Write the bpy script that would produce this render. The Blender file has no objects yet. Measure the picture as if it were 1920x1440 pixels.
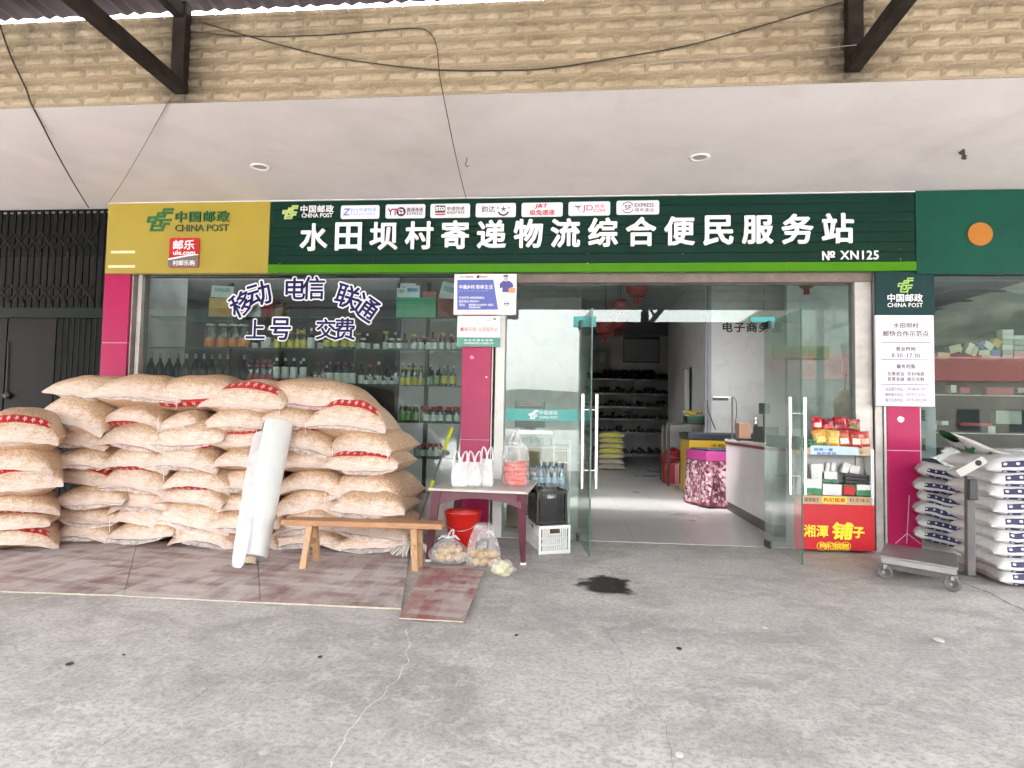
import bpy, bmesh, math, random
from mathutils import Vector, Matrix, noise
random.seed(7)
R = math.radians
S = bpy.context.scene
COL = S.collection
# ------------------------------------------------------------------ camera
F, D, H, YAW, PIT, ROLL = 1220.88, 6.6253, 1.2027, 0.0990, 0.05394, 0.018946
fw = Vector((-math.sin(YAW) * math.cos(PIT), math.cos(YAW) * math.cos(PIT), math.sin(PIT)))
rt = Vector((math.cos(YAW), math.sin(YAW), 0)); up = rt.cross(fw)
rt, up = rt * math.cos(ROLL) + up * math.sin(ROLL), up * math.cos(ROLL) - rt * math.sin(ROLL)
CP = Vector((0, -D, H))
cd = bpy.data.cameras.new('camera'); cam = bpy.data.objects.new('camera', cd); COL.objects.link(cam)
m = Matrix((rt, up, -fw)).transposed().to_4x4(); m.translation = CP; cam.matrix_world = m
cd.sensor_fit = 'HORIZONTAL'; cd.sensor_width = 36; cd.lens = F / 1920 * 36; cd.clip_end = 2000; cd.clip_start = .05
S.camera = cam
# ------------------------------------------------------------------ light
SUN_EL, SUN_AZ = 52, 205
w = bpy.data.worlds.new('World'); S.world = w; w.use_nodes = True
nt = w.node_tree; bg = nt.nodes['Background']; sk = nt.nodes.new('ShaderNodeTexSky')
sk.sky_type = 'NISHITA'; sk.sun_disc = False; sk.sun_elevation = R(SUN_EL); sk.sun_rotation = R(SUN_AZ)
sk.dust_density = 4; sk.air_density = 1.2
hs = nt.nodes.new('ShaderNodeHueSaturation'); hs.inputs['Saturation'].default_value = .12
nt.links.new(sk.outputs[0], hs.inputs['Color']); nt.links.new(hs.outputs[0], bg.inputs[0]); bg.inputs[1].default_value = .15
sl = bpy.data.lights.new('sun', 'SUN'); sl.energy = 1.2; sl.angle = R(14); sl.color = (1, .97, .93)
so = bpy.data.objects.new('sun', sl); COL.objects.link(so)
sd = Vector((math.sin(R(SUN_AZ)) * math.cos(R(SUN_EL)), math.cos(R(SUN_AZ)) * math.cos(R(SUN_EL)), math.sin(R(SUN_EL))))
so.rotation_euler = sd.to_track_quat('Z', 'Y').to_euler()
S.view_settings.view_transform = 'Standard'; S.view_settings.look = 'None'; S.view_settings.gamma = 1
S.view_settings.exposure = 4.15
S.cycles.max_bounces = 10; S.cycles.diffuse_bounces = 5; S.cycles.transparent_max_bounces = 24; S.cycles.glossy_bounces = 4
S.cycles.caustics_reflective = False; S.cycles.caustics_refractive = False; S.cycles.sample_clamp_indirect = 6

# ------------------------------------------------------------------ measuring the place from the photo
def ray(x, y): return rt * ((x - 960) / F) - up * ((y - 720) / F) + fw
def at(x, y, Y):
    v = ray(x, y); return CP + v * ((Y - CP.y) / v.y)
def gnd(x, y, Z=0.0):
    v = ray(x, y); return CP + v * ((Z - CP.z) / v.z)

# ------------------------------------------------------------------ materials
def lin(h):
    c = [int(h[i:i + 2], 16) / 255 for i in (0, 2, 4)]
    return tuple(x / 12.92 if x <= .04045 else ((x + .055) / 1.055) ** 2.4 for x in c)
MATS = {}
class NT:
    def __init__(s, name):
        s.m = bpy.data.materials.new(name); s.m.use_nodes = True; s.t = s.m.node_tree
        s.b = s.t.nodes['Principled BSDF']; s.out = s.t.nodes['Material Output']
    def n(s, typ, **kw):
        o = s.t.nodes.new('ShaderNode' + typ)
        for k, v in kw.items():
            if k in o.inputs: s.set(o.inputs[k], v)
            else: setattr(o, k, v)
        return o
    def set(s, inp, v):
        if hasattr(v, 'is_output'): s.t.links.new(v, inp)
        elif isinstance(v, tuple) and len(v) == 3 and inp.type == 'RGBA': inp.default_value = (*v, 1)
        else: inp.default_value = v
    def math(s, op, a, b=0.0, c=0.0, clamp=False):
        o = s.t.nodes.new('ShaderNodeMath'); o.operation = op; o.use_clamp = clamp
        for i, v in enumerate((a, b, c)): s.set(o.inputs[i], v)
        return o.outputs[0]
    def coord(s, which='Object'):
        return s.n('TexCoord').outputs[which]
    def map(s, vec, scale=(1, 1, 1), rot=(0, 0, 0), loc=(0, 0, 0)):
        o = s.n('Mapping'); s.t.links.new(vec, o.inputs[0])
        o.inputs['Scale'].default_value = scale; o.inputs['Rotation'].default_value = rot; o.inputs['Location'].default_value = loc
        return o.outputs[0]
    def noise(s, vec, scale=5, detail=4, rough=.55, dist=0.0):
        o = s.n('TexNoise'); s.t.links.new(vec, o.inputs['Vector'])
        o.inputs['Scale'].default_value = scale; o.inputs['Detail'].default_value = detail
        o.inputs['Roughness'].default_value = rough; o.inputs['Distortion'].default_value = dist
        return o.outputs[0]
    def ramp(s, fac, *stops):
        o = s.n('ValToRGB'); s.t.links.new(fac, o.inputs[0]); e = o.color_ramp.elements
        while len(e) < len(stops): e.new(.5)
        for k, (p, c) in zip(e, stops):
            k.position = p; k.color = (*(c if isinstance(c, tuple) else (c,) * 3), 1)
        return o.outputs[0]
    def mix(s, fac, a, b, blend='MIX'):
        o = s.t.nodes.new('ShaderNodeMix'); o.data_type = 'RGBA'; o.blend_type = blend
        s.set(o.inputs[0], fac); s.set(o.inputs[6], a); s.set(o.inputs[7], b); return o.outputs[2]
    def bump(s, h, strength=.3, dist=.01):
        o = s.n('Bump'); o.inputs['Strength'].default_value = strength; o.inputs['Distance'].default_value = dist
        s.t.links.new(h, o.inputs['Height']); s.t.links.new(o.outputs[0], s.b.inputs['Normal'])
    def base(s, c): s.set(s.b.inputs['Base Color'], c)
    def p(s, **kw):
        for k, v in kw.items(): s.set(s.b.inputs[k.replace('_', ' ')], v)

def mat(name, col, rough=.5, var=.12, vs=6, bump=0, bs=40, metal=0, spec=.5, dirt=None, dirtamt=.4, ds=3, coat=0):
    if name in MATS: return MATS[name]
    k = NT(name); col = lin(col) if isinstance(col, str) else col
    co = k.coord()
    n1 = k.noise(co, vs, 5)
    c = k.mix(k.ramp(n1, (.3, 0.), (.7, 1.)), tuple(x * (1 - var) for x in col), tuple(min(1, x * (1 + var)) for x in col))
    if dirt:
        d = k.ramp(k.noise(co, ds, 8, .65, .4), (.48, 0.), (.72, 1.))
        c = k.mix(k.math('MULTIPLY', d, dirtamt), c, lin(dirt))
    k.base(c)
    r2 = k.noise(co, vs * 2.3, 3)
    k.p(Roughness=k.math('ADD', k.math('MULTIPLY', r2, .10), rough - .05, clamp=True), Metallic=metal, Specular_IOR_Level=spec)
    if coat: k.p(Coat_Weight=coat, Coat_Roughness=.1)
    if bump: k.bump(k.noise(co, bs, 4), bump, .01)
    MATS[name] = k.m; return k.m

def glass(name, tint=(.9, .95, .93), refl=1.0, rough=0.0, smear=.02, ior=1.55):
    if name in MATS: return MATS[name]
    k = NT(name); k.t.nodes.remove(k.b)
    tr = k.n('BsdfTransparent', Color=tint); gl = k.n('BsdfGlossy', Roughness=rough); gl.inputs['Color'].default_value = (1, 1, 1, 1)
    df = k.n('BsdfDiffuse', Color=(.6, .62, .62))
    fr = k.n('Fresnel', IOR=ior)
    m1 = k.n('MixShader'); k.set(m1.inputs[0], k.math('MULTIPLY', fr.outputs[0], refl, clamp=True)); k.t.links.new(tr.outputs[0], m1.inputs[1]); k.t.links.new(gl.outputs[0], m1.inputs[2])
    sm = k.math('MULTIPLY', k.ramp(k.noise(k.map(k.coord(), (1, 1, .5)), 3, 7, .6, .6), (.4, 0.), (.8, 1.)), smear)
    m2 = k.n('MixShader'); k.set(m2.inputs[0], sm); k.t.links.new(m1.outputs[0], m2.inputs[1]); k.t.links.new(df.outputs[0], m2.inputs[2])
    k.t.links.new(m2.outputs[0], k.out.inputs[0]); MATS[name] = k.m; return k.m

def film(name, col=(.85, .85, .87), alpha=.35, rough=.25, ws=18, trans=.5):
    """thin crumpled plastic film: see-through with milky creases"""
    if name in MATS: return MATS[name]
    k = NT(name); co = k.coord()
    n1 = k.noise(co, ws, 6, .6, 1.2)
    k.base(col); k.p(Roughness=rough, Specular_IOR_Level=.6)
    lw = k.n('LayerWeight', Blend=.25)
    a = k.math('ADD', k.math('MULTIPLY', k.ramp(n1, (.4, 0.), (.75, 1.)), trans), alpha)
    a = k.math('ADD', a, k.math('MULTIPLY', lw.outputs['Facing'], .35), clamp=True)
    k.p(Alpha=a); k.bump(n1, .7, .02)
    MATS[name] = k.m; return k.m

# ------------------------------------------------------------------ mesh builder
class MB:
    def __init__(s): s.v = []; s.f = []; s.mi = []; s.sm = []; s.cur = 0; s.uv = {}
    def add(s, vs, fs, smooth=False):
        b = len(s.v); s.v += [tuple(v) for v in vs]
        for f in fs: s.f.append(tuple(i + b for i in f)); s.mi.append(s.cur); s.sm.append(smooth)
        return b
    def box(s, a, b, M=None):
        (x0, y0, z0), (x1, y1, z1) = a, b
        vs = [Vector(p) for p in ((x0, y0, z0), (x1, y0, z0), (x1, y1, z0), (x0, y1, z0), (x0, y0, z1), (x1, y0, z1), (x1, y1, z1), (x0, y1, z1))]
        if M: vs = [M @ v for v in vs]
        s.add(vs, [(0, 3, 2, 1), (4, 5, 6, 7), (0, 1, 5, 4), (1, 2, 6, 5), (2, 3, 7, 6), (3, 0, 4, 7)]); return s
    def cbox(s, c, d, M=None):
        return s.box([c[i] - d[i] / 2 for i in range(3)], [c[i] + d[i] / 2 for i in range(3)], M)
    def bar(s, p, q, wx, wz, upv=(0, 0, 1)):
        """rectangular bar between two points"""
        p, q = Vector(p), Vector(q); d = (q - p).normalized(); u = Vector(upv)
        if abs(d.dot(u)) > .97: u = Vector((0, 1, 0))
        x = d.cross(u).normalized() * wx / 2; z = x.cross(d).normalized() * wz / 2
        vs = [o + a * x + b * z for o in (p, q) for a, b in ((-1, -1), (1, -1), (1, 1), (-1, 1))]
        s.add(vs, [(0, 1, 2, 3), (7, 6, 5, 4), (0, 4, 5, 1), (1, 5, 6, 2), (2, 6, 7, 3), (3, 7, 4, 0)]); return s
    def hexa(s, bot, top):
        """solid between a bottom polygon and a top polygon with as many corners"""
        n = len(bot)
        s.add(list(bot) + list(top), [tuple(reversed(range(n))), tuple(range(n, 2 * n))] + [(i, (i + 1) % n, n + (i + 1) % n, n + i) for i in range(n)]); return s
    def tube(s, pts, r, n=8, cap=True):
        pts = [Vector(p) for p in pts]; rings = []; prev = None
        for i, p in enumerate(pts):
            d = (pts[min(i + 1, len(pts) - 1)] - pts[max(i - 1, 0)]).normalized()
            if prev is None: u = d.cross(Vector((0, 0, 1)) if abs(d.z) < .9 else Vector((1, 0, 0))).normalized()
            else: u = (prev - d * prev.dot(d)).normalized()
            prev = u; v = d.cross(u); rr = r[i] if isinstance(r, (list, tuple)) else r
            rings.append([p + (u * math.cos(2 * math.pi * k / n) + v * math.sin(2 * math.pi * k / n)) * rr for k in range(n)])
        fs = [(i * n + k, i * n + (k + 1) % n, (i + 1) * n + (k + 1) % n, (i + 1) * n + k) for i in range(len(pts) - 1) for k in range(n)]
        b = s.add([v for g in rings for v in g], fs, True)
        if cap: s.add(rings[0], [tuple(reversed(range(n)))]); s.add(rings[-1], [tuple(range(n))])
        return s
    def lathe(s, prof, c=(0, 0, 0), n=16, sx=1, sy=1, smooth=True):
        c = Vector(c); vs = []
        for r, z in prof: vs += [c + Vector((r * sx * math.cos(2 * math.pi * k / n), r * sy * math.sin(2 * math.pi * k / n), z)) for k in range(n)]
        fs = [(i * n + k, i * n + (k + 1) % n, (i + 1) * n + (k + 1) % n, (i + 1) * n + k) for i in range(len(prof) - 1) for k in range(n)]
        s.add(vs, fs, smooth); return s
    def disc(s, c, r, y0, y1, n=28):
        """upright disc facing -Y"""
        p = [(c[0] + r * math.cos(2 * math.pi * k / n), c[2] + r * math.sin(2 * math.pi * k / n)) for k in range(n)]
        return s.prism(p, y0, y1)
    def prism(s, poly, y0, y1):
        n = len(poly)
        s.add([(x, y0, z) for x, z in poly] + [(x, y1, z) for x, z in poly], [tuple(range(n)), tuple(reversed(range(n, 2 * n)))] + [(i, n + i, n + (i + 1) % n, (i + 1) % n) for i in range(n)]); return s
    def blob(s, c, r, seed=0, amp=.15, n=10, fr=1.5, M=None):
        c = Vector(c); vs = []; fs = []; m = n
        for i in range(m + 1):
            th = math.pi * i / m
            for k in range(n):
                d = Vector((math.sin(th) * math.cos(2 * math.pi * k / n), math.sin(th) * math.sin(2 * math.pi * k / n), math.cos(th)))
                q = 1 + amp * noise.noise(d * fr + Vector((seed * 7.3, seed * 1.7, 3)))
                p = Vector((d.x * r[0], d.y * r[1], d.z * r[2])) * q
                vs.append(c + (M @ p if M else p))
        fs = [(i * n + k, (i + 1) * n + k, (i + 1) * n + (k + 1) % n, i * n + (k + 1) % n) for i in range(m) for k in range(n)]
        s.add(vs, fs, True); return s
    def build(s, name, mats, parent=None, bevel=0, loc=None, solid=0, sub=0, **tags):
        me = bpy.data.meshes.new(name); me.from_pydata(s.v, [], s.f)
        mats = mats if isinstance(mats, (list, tuple)) else [mats]
        for q in mats: me.materials.append(q)
        me.polygons.foreach_set('material_index', s.mi); me.polygons.foreach_set('use_smooth', s.sm)
        o = bpy.data.objects.new(name, me); COL.objects.link(o)
        if loc is not None:
            me.transform(Matrix.Translation(-Vector(loc)))
            if not parent: o.location = loc
        if parent:
            o.parent = parent
            o.matrix_parent_inverse = Matrix.Translation(-WORLD[parent]) if parent in WORLD else Matrix()
        WORLD[o] = WORLD.get(parent, Vector()) * 0 + (Vector(loc) if (loc is not None and not parent) else Vector())
        me.update()
        if bevel:
            b = o.modifiers.new('bevel', 'BEVEL'); b.width = bevel; b.segments = 2; b.limit_method = 'ANGLE'; b.angle_limit = R(40)
            b.use_clamp_overlap = True
        if solid: q = o.modifiers.new('solid', 'SOLIDIFY'); q.thickness = solid; q.offset = 0
        if sub: q = o.modifiers.new('sub', 'SUBSURF'); q.levels = sub; q.render_levels = sub
        for kx, vx in tags.items():
            if vx: o[kx] = vx
        return o
WORLD = {}
def thing(name, label, cat, loc=(0, 0, 0), group=None):
    o = bpy.data.objects.new(name, None); COL.objects.link(o); o.location = loc; WORLD[o] = Vector(loc)
    o['label'] = label; o['category'] = cat
    if group: o['group'] = group
    return o
def dup(root, off, label=None):
    """a copy of a thing with copies of its parts, moved by off"""
    r = root.copy(); COL.objects.link(r); r.location = Vector(root.location) + Vector(off)
    if label: r['label'] = label
    for ch in [o for o in COL.objects if o.parent == root]:
        c = ch.copy(); COL.objects.link(c); c.parent = r; c.matrix_parent_inverse = ch.matrix_parent_inverse.copy()
        for g in [o for o in COL.objects if o.parent == ch]:
            d = g.copy(); COL.objects.link(d); d.parent = c; d.matrix_parent_inverse = g.matrix_parent_inverse.copy()
    return r

# ------------------------------------------------------------------ lettering
TG = {}
def glyphs(s, bold=0.0, space=1.0):
    """outline of a piece of writing; bold lays copies round each stroke so that it grows evenly"""
    key = (s, bold, space)
    if key in TG: return TG[key]
    if bold:
        v0, f0 = glyphs(s, 0.0, space); vs = []; fs = []; n = 14 if bold > .05 else 8
        for k in range(n):
            a = 2 * math.pi * (k + .5) / n; o = len(vs)
            vs += [(x + bold * .62 * math.cos(a), y + bold * .62 * math.sin(a), z + (.0012 * k if z > 0 else 0)) for x, y, z in v0]; fs += [tuple(i + o for i in f) for f in f0]
        TG[key] = (vs, fs); return TG[key]
    cu = bpy.data.curves.new('lettering', 'FONT'); cu.body = s; cu.space_character = space; cu.resolution_u = 2
    cu.fill_mode = 'BOTH'; cu.extrude = .02
    o = bpy.data.objects.new('lettering', cu); COL.objects.link(o)
    dg = bpy.context.evaluated_depsgraph_get(); dg.update()
    me = bpy.data.meshes.new_from_object(o.evaluated_get(dg))
    vs = [tuple(v.co) for v in me.vertices]; fs = [tuple(p.vertices) for p in me.polygons]
    bpy.data.objects.remove(o); bpy.data.curves.remove(cu); bpy.data.meshes.remove(me)
    TG[key] = (vs, fs); return TG[key]
def put(mb, s, box, Y, bold=0.0, space=1.0, thick=.003, keep=None, shear=0.0):
    """fit the writing s into a photo box (x0,y0,x1,y1) on the upright plane Y; keep='l'/'c' keeps its own proportions by height"""
    vs, fs = glyphs(s, bold, space)
    if not vs: return
    x0, y0, x1, y1 = box; ym = (y0 + y1) / 2; xm = (x0 + x1) / 2
    X0 = at(x0, ym, Y).x; X1 = at(x1, ym, Y).x; ZA = at(xm, y1, Y).z; ZB = at(xm, y0, Y).z
    putw(mb, s, X0, X1, ZA, ZB, Y, bold, space, thick, keep, shear)
def putw(mb, s, X0, X1, ZA, ZB, Y, bold=0.0, space=1.0, thick=.003, keep=None, shear=0.0):
    vs, fs = glyphs(s, bold, space)
    a0 = min(v[0] for v in vs); a1 = max(v[0] for v in vs); b0 = min(v[1] for v in vs); b1 = max(v[1] for v in vs); t1 = max(v[2] for v in vs); t0 = min(v[2] for v in vs)
    sz = (ZB - ZA) / (b1 - b0); sx = (X1 - X0) / (a1 - a0)
    if keep: sx = min(sx, sz)
    xo = X0 if keep != 'c' else (X0 + X1) / 2 - (a1 - a0) * sx / 2
    mb.add([(xo + (v[0] - a0) * sx + shear * (v[1] - b0) * sz, Y - thick * (v[2] - t0) / max(1e-6, t1 - t0), ZA + (v[1] - b0) * sz) for v in vs], fs)
def charrot(mb, s, cx, cy, size, ang, Y, bold, thick):
    """one upright character centred on a photo point, turned by ang"""
    vs, fs = glyphs(s, bold); c = at(cx, cy, Y); h = at(cx, cy - size / 2, Y).z - at(cx, cy + size / 2, Y).z
    ref, _ = glyphs(s, 0.0)
    a0 = min(v[0] for v in ref); a1 = max(v[0] for v in ref); b0 = min(v[1] for v in ref); b1 = max(v[1] for v in ref)
    k = h / max(a1 - a0, b1 - b0); ca, sa = math.cos(R(ang)), math.sin(R(ang))
    out = []
    for v in vs:
        x = (v[0] - (a0 + a1) / 2) * k; z = (v[1] - (b0 + b1) / 2) * k
        out.append((c.x + x * ca - z * sa, Y - (thick + (v[2] - .02) * .04 if v[2] > 0 else 0), c.z + x * sa + z * ca))
    mb.add(out, fs)
def pxbox(mb, box, y0, y1):
    """an upright slab covering a photo box, front at y0"""
    x0, a, x1, b = box; ym = (a + b) / 2; xm = (x0 + x1) / 2
    mb.box((at(x0, ym, y0).x, y0, at(xm, b, y0).z), (at(x1, ym, y0).x, y1, at(xm, a, y0).z)); return mb
def rrect(x0, z0, x1, z1, r, n=5):
    p = []
    for cx, cz, a in ((x1 - r, z1 - r, 0), (x0 + r, z1 - r, 90), (x0 + r, z0 + r, 180), (x1 - r, z0 + r, 270)):
        p += [(cx + r * math.cos(R(a + 90 * i / n)), cz + r * math.sin(R(a + 90 * i / n))) for i in range(n + 1)]
    return p
def pxround(mb, box, y0, y1, r=.015):
    x0, a, x1, b = box; ym = (a + b) / 2; xm = (x0 + x1) / 2
    mb.prism(rrect(at(x0, ym, y0).x, at(xm, b, y0).z, at(x1, ym, y0).x, at(xm, a, y0).z, r), y0, y1)
EMBLEM = [[(1, .97), (.66, .97), (.60, .80), (.42, .80), (.36, .62), (.04, .62), (0, .44), (.22, .44), (.15, .06), (.60, .06), (.68, .33), (.86, .33)],
          [(.97, .82), (.72, .82), (.66, .66), (.46, .66)], [(.92, .50), (.30, .50), (.28, .38)], [(.56, .48), (.50, .24), (.30, .24)]]
def emblem(mb, box, Y, thick=.003, wd=.085):
    x0, a, x1, b = box; ym = (a + b) / 2; xm = (x0 + x1) / 2
    X0, X1, Z0, Z1 = at(x0, ym, Y).x, at(x1, ym, Y).x, at(xm, b, Y).z, at(xm, a, Y).z
    k = 0
    for pl in EMBLEM:
        q = [Vector((X0 + (X1 - X0) * u, 0, Z0 + (Z1 - Z0) * v)) for u, v in pl]
        for p, r in zip(q, q[1:]):
            d = (r - p).normalized() * wd * .5 * (Z1 - Z0); t = Vector((-d.z, 0, d.x)); k += 1
            poly = [p - d - t, r + d - t, r + d + t, p - d + t]
            mb.prism([(v.x, v.z) for v in poly], Y - thick - .0001 * k, Y)

# ================================================================== SETTING
def concrete():
    k = NT('concrete ground'); co = k.coord()
    big = k.noise(co, .55, 6, .6, .5); mid = k.noise(k.map(co, (1, 1.25, 1), (0, 0, .5)), 1.7, 10, .72, .9); fine = k.noise(co, 38, 6, .75); grit = k.noise(co, 140, 3, .7)
    c = k.mix(k.ramp(big, (.38, 0.), (.62, 1.)), (.42, .398, .384), (.56, .532, .514))
    c = k.mix(k.ramp(mid, (.40, .75), (.56, 0.)), c, (.29, .272, .259))
    c = k.mix(k.math('MULTIPLY', k.ramp(k.noise(co, 7, 8, .7, .8), (.5, 0.), (.62, 1.)), .5), c, (.62, .595, .575))
    c = k.mix(k.math('MULTIPLY', k.ramp(fine, (.42, 1.), (.52, 0.)), .5), c, (.20, .187, .178))
    c = k.mix(k.math('MULTIPLY', k.ramp(grit, (.58, 0.), (.68, 1.)), .6), c, (.74, .71, .68))
    sc_ = k.noise(k.map(co, (14, 1.2, 1), (0, 0, .9)), 3, 5, .7); c = k.mix(k.math('MULTIPLY', k.ramp(sc_, (.62, 0.), (.70, 1.)), .35), c, (.70, .67, .64))
    # oil spill with its splashes
    st = gnd(1140, 1098)
    v = k.map(co, (1, 1, 1), loc=(-st.x, -st.y, 0))
    wv = k.n('VectorMath', operation='ADD'); k.t.links.new(v, wv.inputs[0])
    nz = k.n('TexNoise'); k.t.links.new(co, nz.inputs['Vector']); nz.inputs['Scale'].default_value = 6; nz.inputs['Detail'].default_value = 6
    sc = k.n('VectorMath', operation='MULTIPLY_ADD'); k.t.links.new(nz.outputs['Color'], sc.inputs[0]); sc.inputs[1].default_value = (.50, .50, 0); sc.inputs[2].default_value = (-.25, -.25, 0)
    k.t.links.new(sc.outputs[0], wv.inputs[1])
    ln = k.n('VectorMath', operation='LENGTH'); k.t.links.new(k.map(wv.outputs[0], (1.0, .85, 1)), ln.inputs[0])
    spot = k.ramp(ln.outputs['Value'], (.17, 1.), (.25, 0.))
    far = k.ramp(ln.outputs['Value'], (.2, 1.), (.62, 0.))
    spl = k.math('MULTIPLY', far, k.ramp(k.noise(co, 15, 3, .6), (.66, 0.), (.70, 1.)))
    spot = k.math('MAXIMUM', k.math('MULTIPLY', spot, k.ramp(k.noise(co, 30, 5, .7), (.3, .85), (.55, 1.))), spl)
    c = k.mix(spot, c, (.018, .015, .013)); k.base(c)
    rr = k.math('ADD', k.math('MULTIPLY', mid, .35), .42)
    k.p(Roughness=k.math('SUBTRACT', rr, k.math('MULTIPLY', spot, .1)), Specular_IOR_Level=.35)
    k.bump(k.math('ADD', k.math('MULTIPLY', fine, .6), k.math('MULTIPLY', k.noise(co, 11, 6, .7), 1.2)), .35, .012)
    return k.m
b = MB(); b.box((-160, -200, -.3), (160, 200, 0)); ground = b.build('ground', concrete(), kind='structure')

def ribbon(px, wd, name, m, z=.003):
    b = MB(); pts = [gnd(*p) for p in px]; q = []
    for a, c in zip(pts, pts[1:]):
        n = max(2, int((c - a).length / .02))
        q += [a.lerp(c, i / n) for i in range(n)]
    q.append(pts[-1]); L = []; Rr = []
    for i, p in enumerate(q):
        d = (q[min(i + 1, len(q) - 1)] - q[max(0, i - 1)]).normalized(); t = Vector((-d.y, d.x, 0))
        j = t * noise.noise(p * 9) * .018 + t * noise.noise(p * 40) * .006; ww = wd * (.35 + abs(noise.noise(p * 30)) * 1.6)
        L.append(p + j + t * ww); Rr.append(p + j - t * ww)
    n = len(q); b.add([(v.x, v.y, z) for v in L + Rr], [(i, i + 1, n + i + 1, n + i) for i in range(n - 1)])
    return b.build(name, m, kind='structure')
crk = mat('crack filler', (.70, .68, .65), .9, .2, 40)
ribbon([(762, 1180), (768, 1215), (762, 1245), (737, 1282), (715, 1305), (676, 1345), (645, 1385), (618, 1440)], 0.0024, 'ground_crack', crk)
ribbon([(505, 1230), (470, 1262), (400, 1284), (352, 1322), (260, 1352), (190, 1400), (150, 1440)], .0012, 'ground_crack', mat('crack dark', (.1, .095, .09), .9))
ribbon([(1130, 1180), (1180, 1240), (1190, 1300), (1250, 1360), (1262, 1440)], .0010, 'ground_crack', mat('crack dark', (.1, .095, .09), .9))
ribbon([(1640, 1240), (1740, 1290), (1900, 1345)], .0012, 'ground_crack', mat('crack dark', (.1, .095, .09), .9))
ribbon([(1795, 1090), (1850, 1110), (1920, 1146)], .007, 'ground_joint', mat('crack dark', (.1, .095, .09), .9), .004)

# hills across the valley behind the photographer, seen only in the glass
def hill(name, f, m):
    b = MB(); nx, ny = 70, 14; vs = []
    for j in range(ny + 1):
        for i in range(nx + 1):
            x = -240 + 480 * i / nx; t = j / ny; y = -70 - 130 * t
            z = f(x) * math.sin(t * math.pi * .5) + 3.5 * noise.noise(Vector((x * .05, y * .05, 0))) * t + (2.2 * noise.noise(Vector((x * .22, y * .2, 4)))) * t
            vs.append((x, y, z - .5))
    b.add(vs, [(j * (nx + 1) + i, j * (nx + 1) + i + 1, (j + 1) * (nx + 1) + i + 1, (j + 1) * (nx + 1) + i) for j in range(ny) for i in range(nx)], True)
    return b.build(name, m, kind='structure')
hill('hills', lambda x: 9 + 38 * max(0, min(1, (x - 15) / 60)) + 16 * max(0, min(1, (-x - 60) / 80)), mat('hill woods', (.032, .044, .022), .95, .75, .25, dirt='8a8578', dirtamt=.55, ds=.12))
def house(label, x, y, wd, dp, h, wall, roof, flat):
    t = thing('house', label, 'house', (x, y, 0))
    b = MB(); b.box((x - wd / 2, y - dp / 2, -.1), (x + wd / 2, y + dp / 2, h)); b.build('wall', mat('house wall ' + wall, wall, .9, .2, .6, dirt='4a4640'), t)
    b = MB()
    if flat: b.box((x - wd / 2 - .4, y - dp / 2 - .4, h), (x + wd / 2 + .4, y + dp / 2 + .4, h + .35))
    else:
        b.add([(x - wd / 2 - .5, y - dp / 2 - .6, h), (x + wd / 2 + .5, y - dp / 2 - .6, h), (x + wd / 2 + .5, y + dp / 2 + .6, h), (x - wd / 2 - .5, y + dp / 2 + .6, h), (x - wd / 2 - .5, y, h + 2.2), (x + wd / 2 + .5, y, h + 2.2)],
              [(0, 1, 5, 4), (3, 4, 5, 2), (0, 4, 3), (1, 2, 5), (0, 3, 2, 1)])
    b.build('roof', mat('house roof ' + roof, roof, .8, .25, 2), t)
    for fl in range(int(h // 3)):
        for k in range(int(wd // 3.2)):
            b = MB(); xx = x - wd / 2 + 1.6 + k * 3.2; b.box((xx - .7, y + dp / 2, 1 + fl * 3), (xx + .7, y + dp / 2 + .04, 2.4 + fl * 3))
            b.build('window', mat('dark window', (.02, .025, .03), .15), t)
    return t
house('grey concrete house facing the shop across the yard', -16, -38, 20, 9, 9.2, '4e4c48', '3a3836', True)
house('grey block with dark windows added unseen left of the first house to block sky reflected in the glass', -44, -50, 34, 9, 13, '44423f', '343230', True)  # added unseen block, keeps bright sky out of the left window's reflection
house('long low house with a red tiled roof across the yard', 26, -42, 24, 8, 4.2, '9b948a', '7c2f2a', False)
house('pale two storey house standing beyond the red roof', 52, -48, 14, 9, 6.4, 'b5b0a6', '6d6a66', True)

# ================================================================== SHOP BUILDING
shop = thing('shop_building', 'single storey village shop with pink tiled pillars, glass front and cream split tile parapet', 'shop', (0, 0, 0))
ZS = 3.50; YE = -2.17
plaster = mat('soffit plaster', (.635, .595, .58), .85, .05, 1.2, .15, 60, dirt='948a82', dirtamt=.22, ds=1.1)
b = MB(); b.box((-14, YE, ZS), (10, .3, ZS + .12)); b.build('soffit', plaster, shop)
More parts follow.
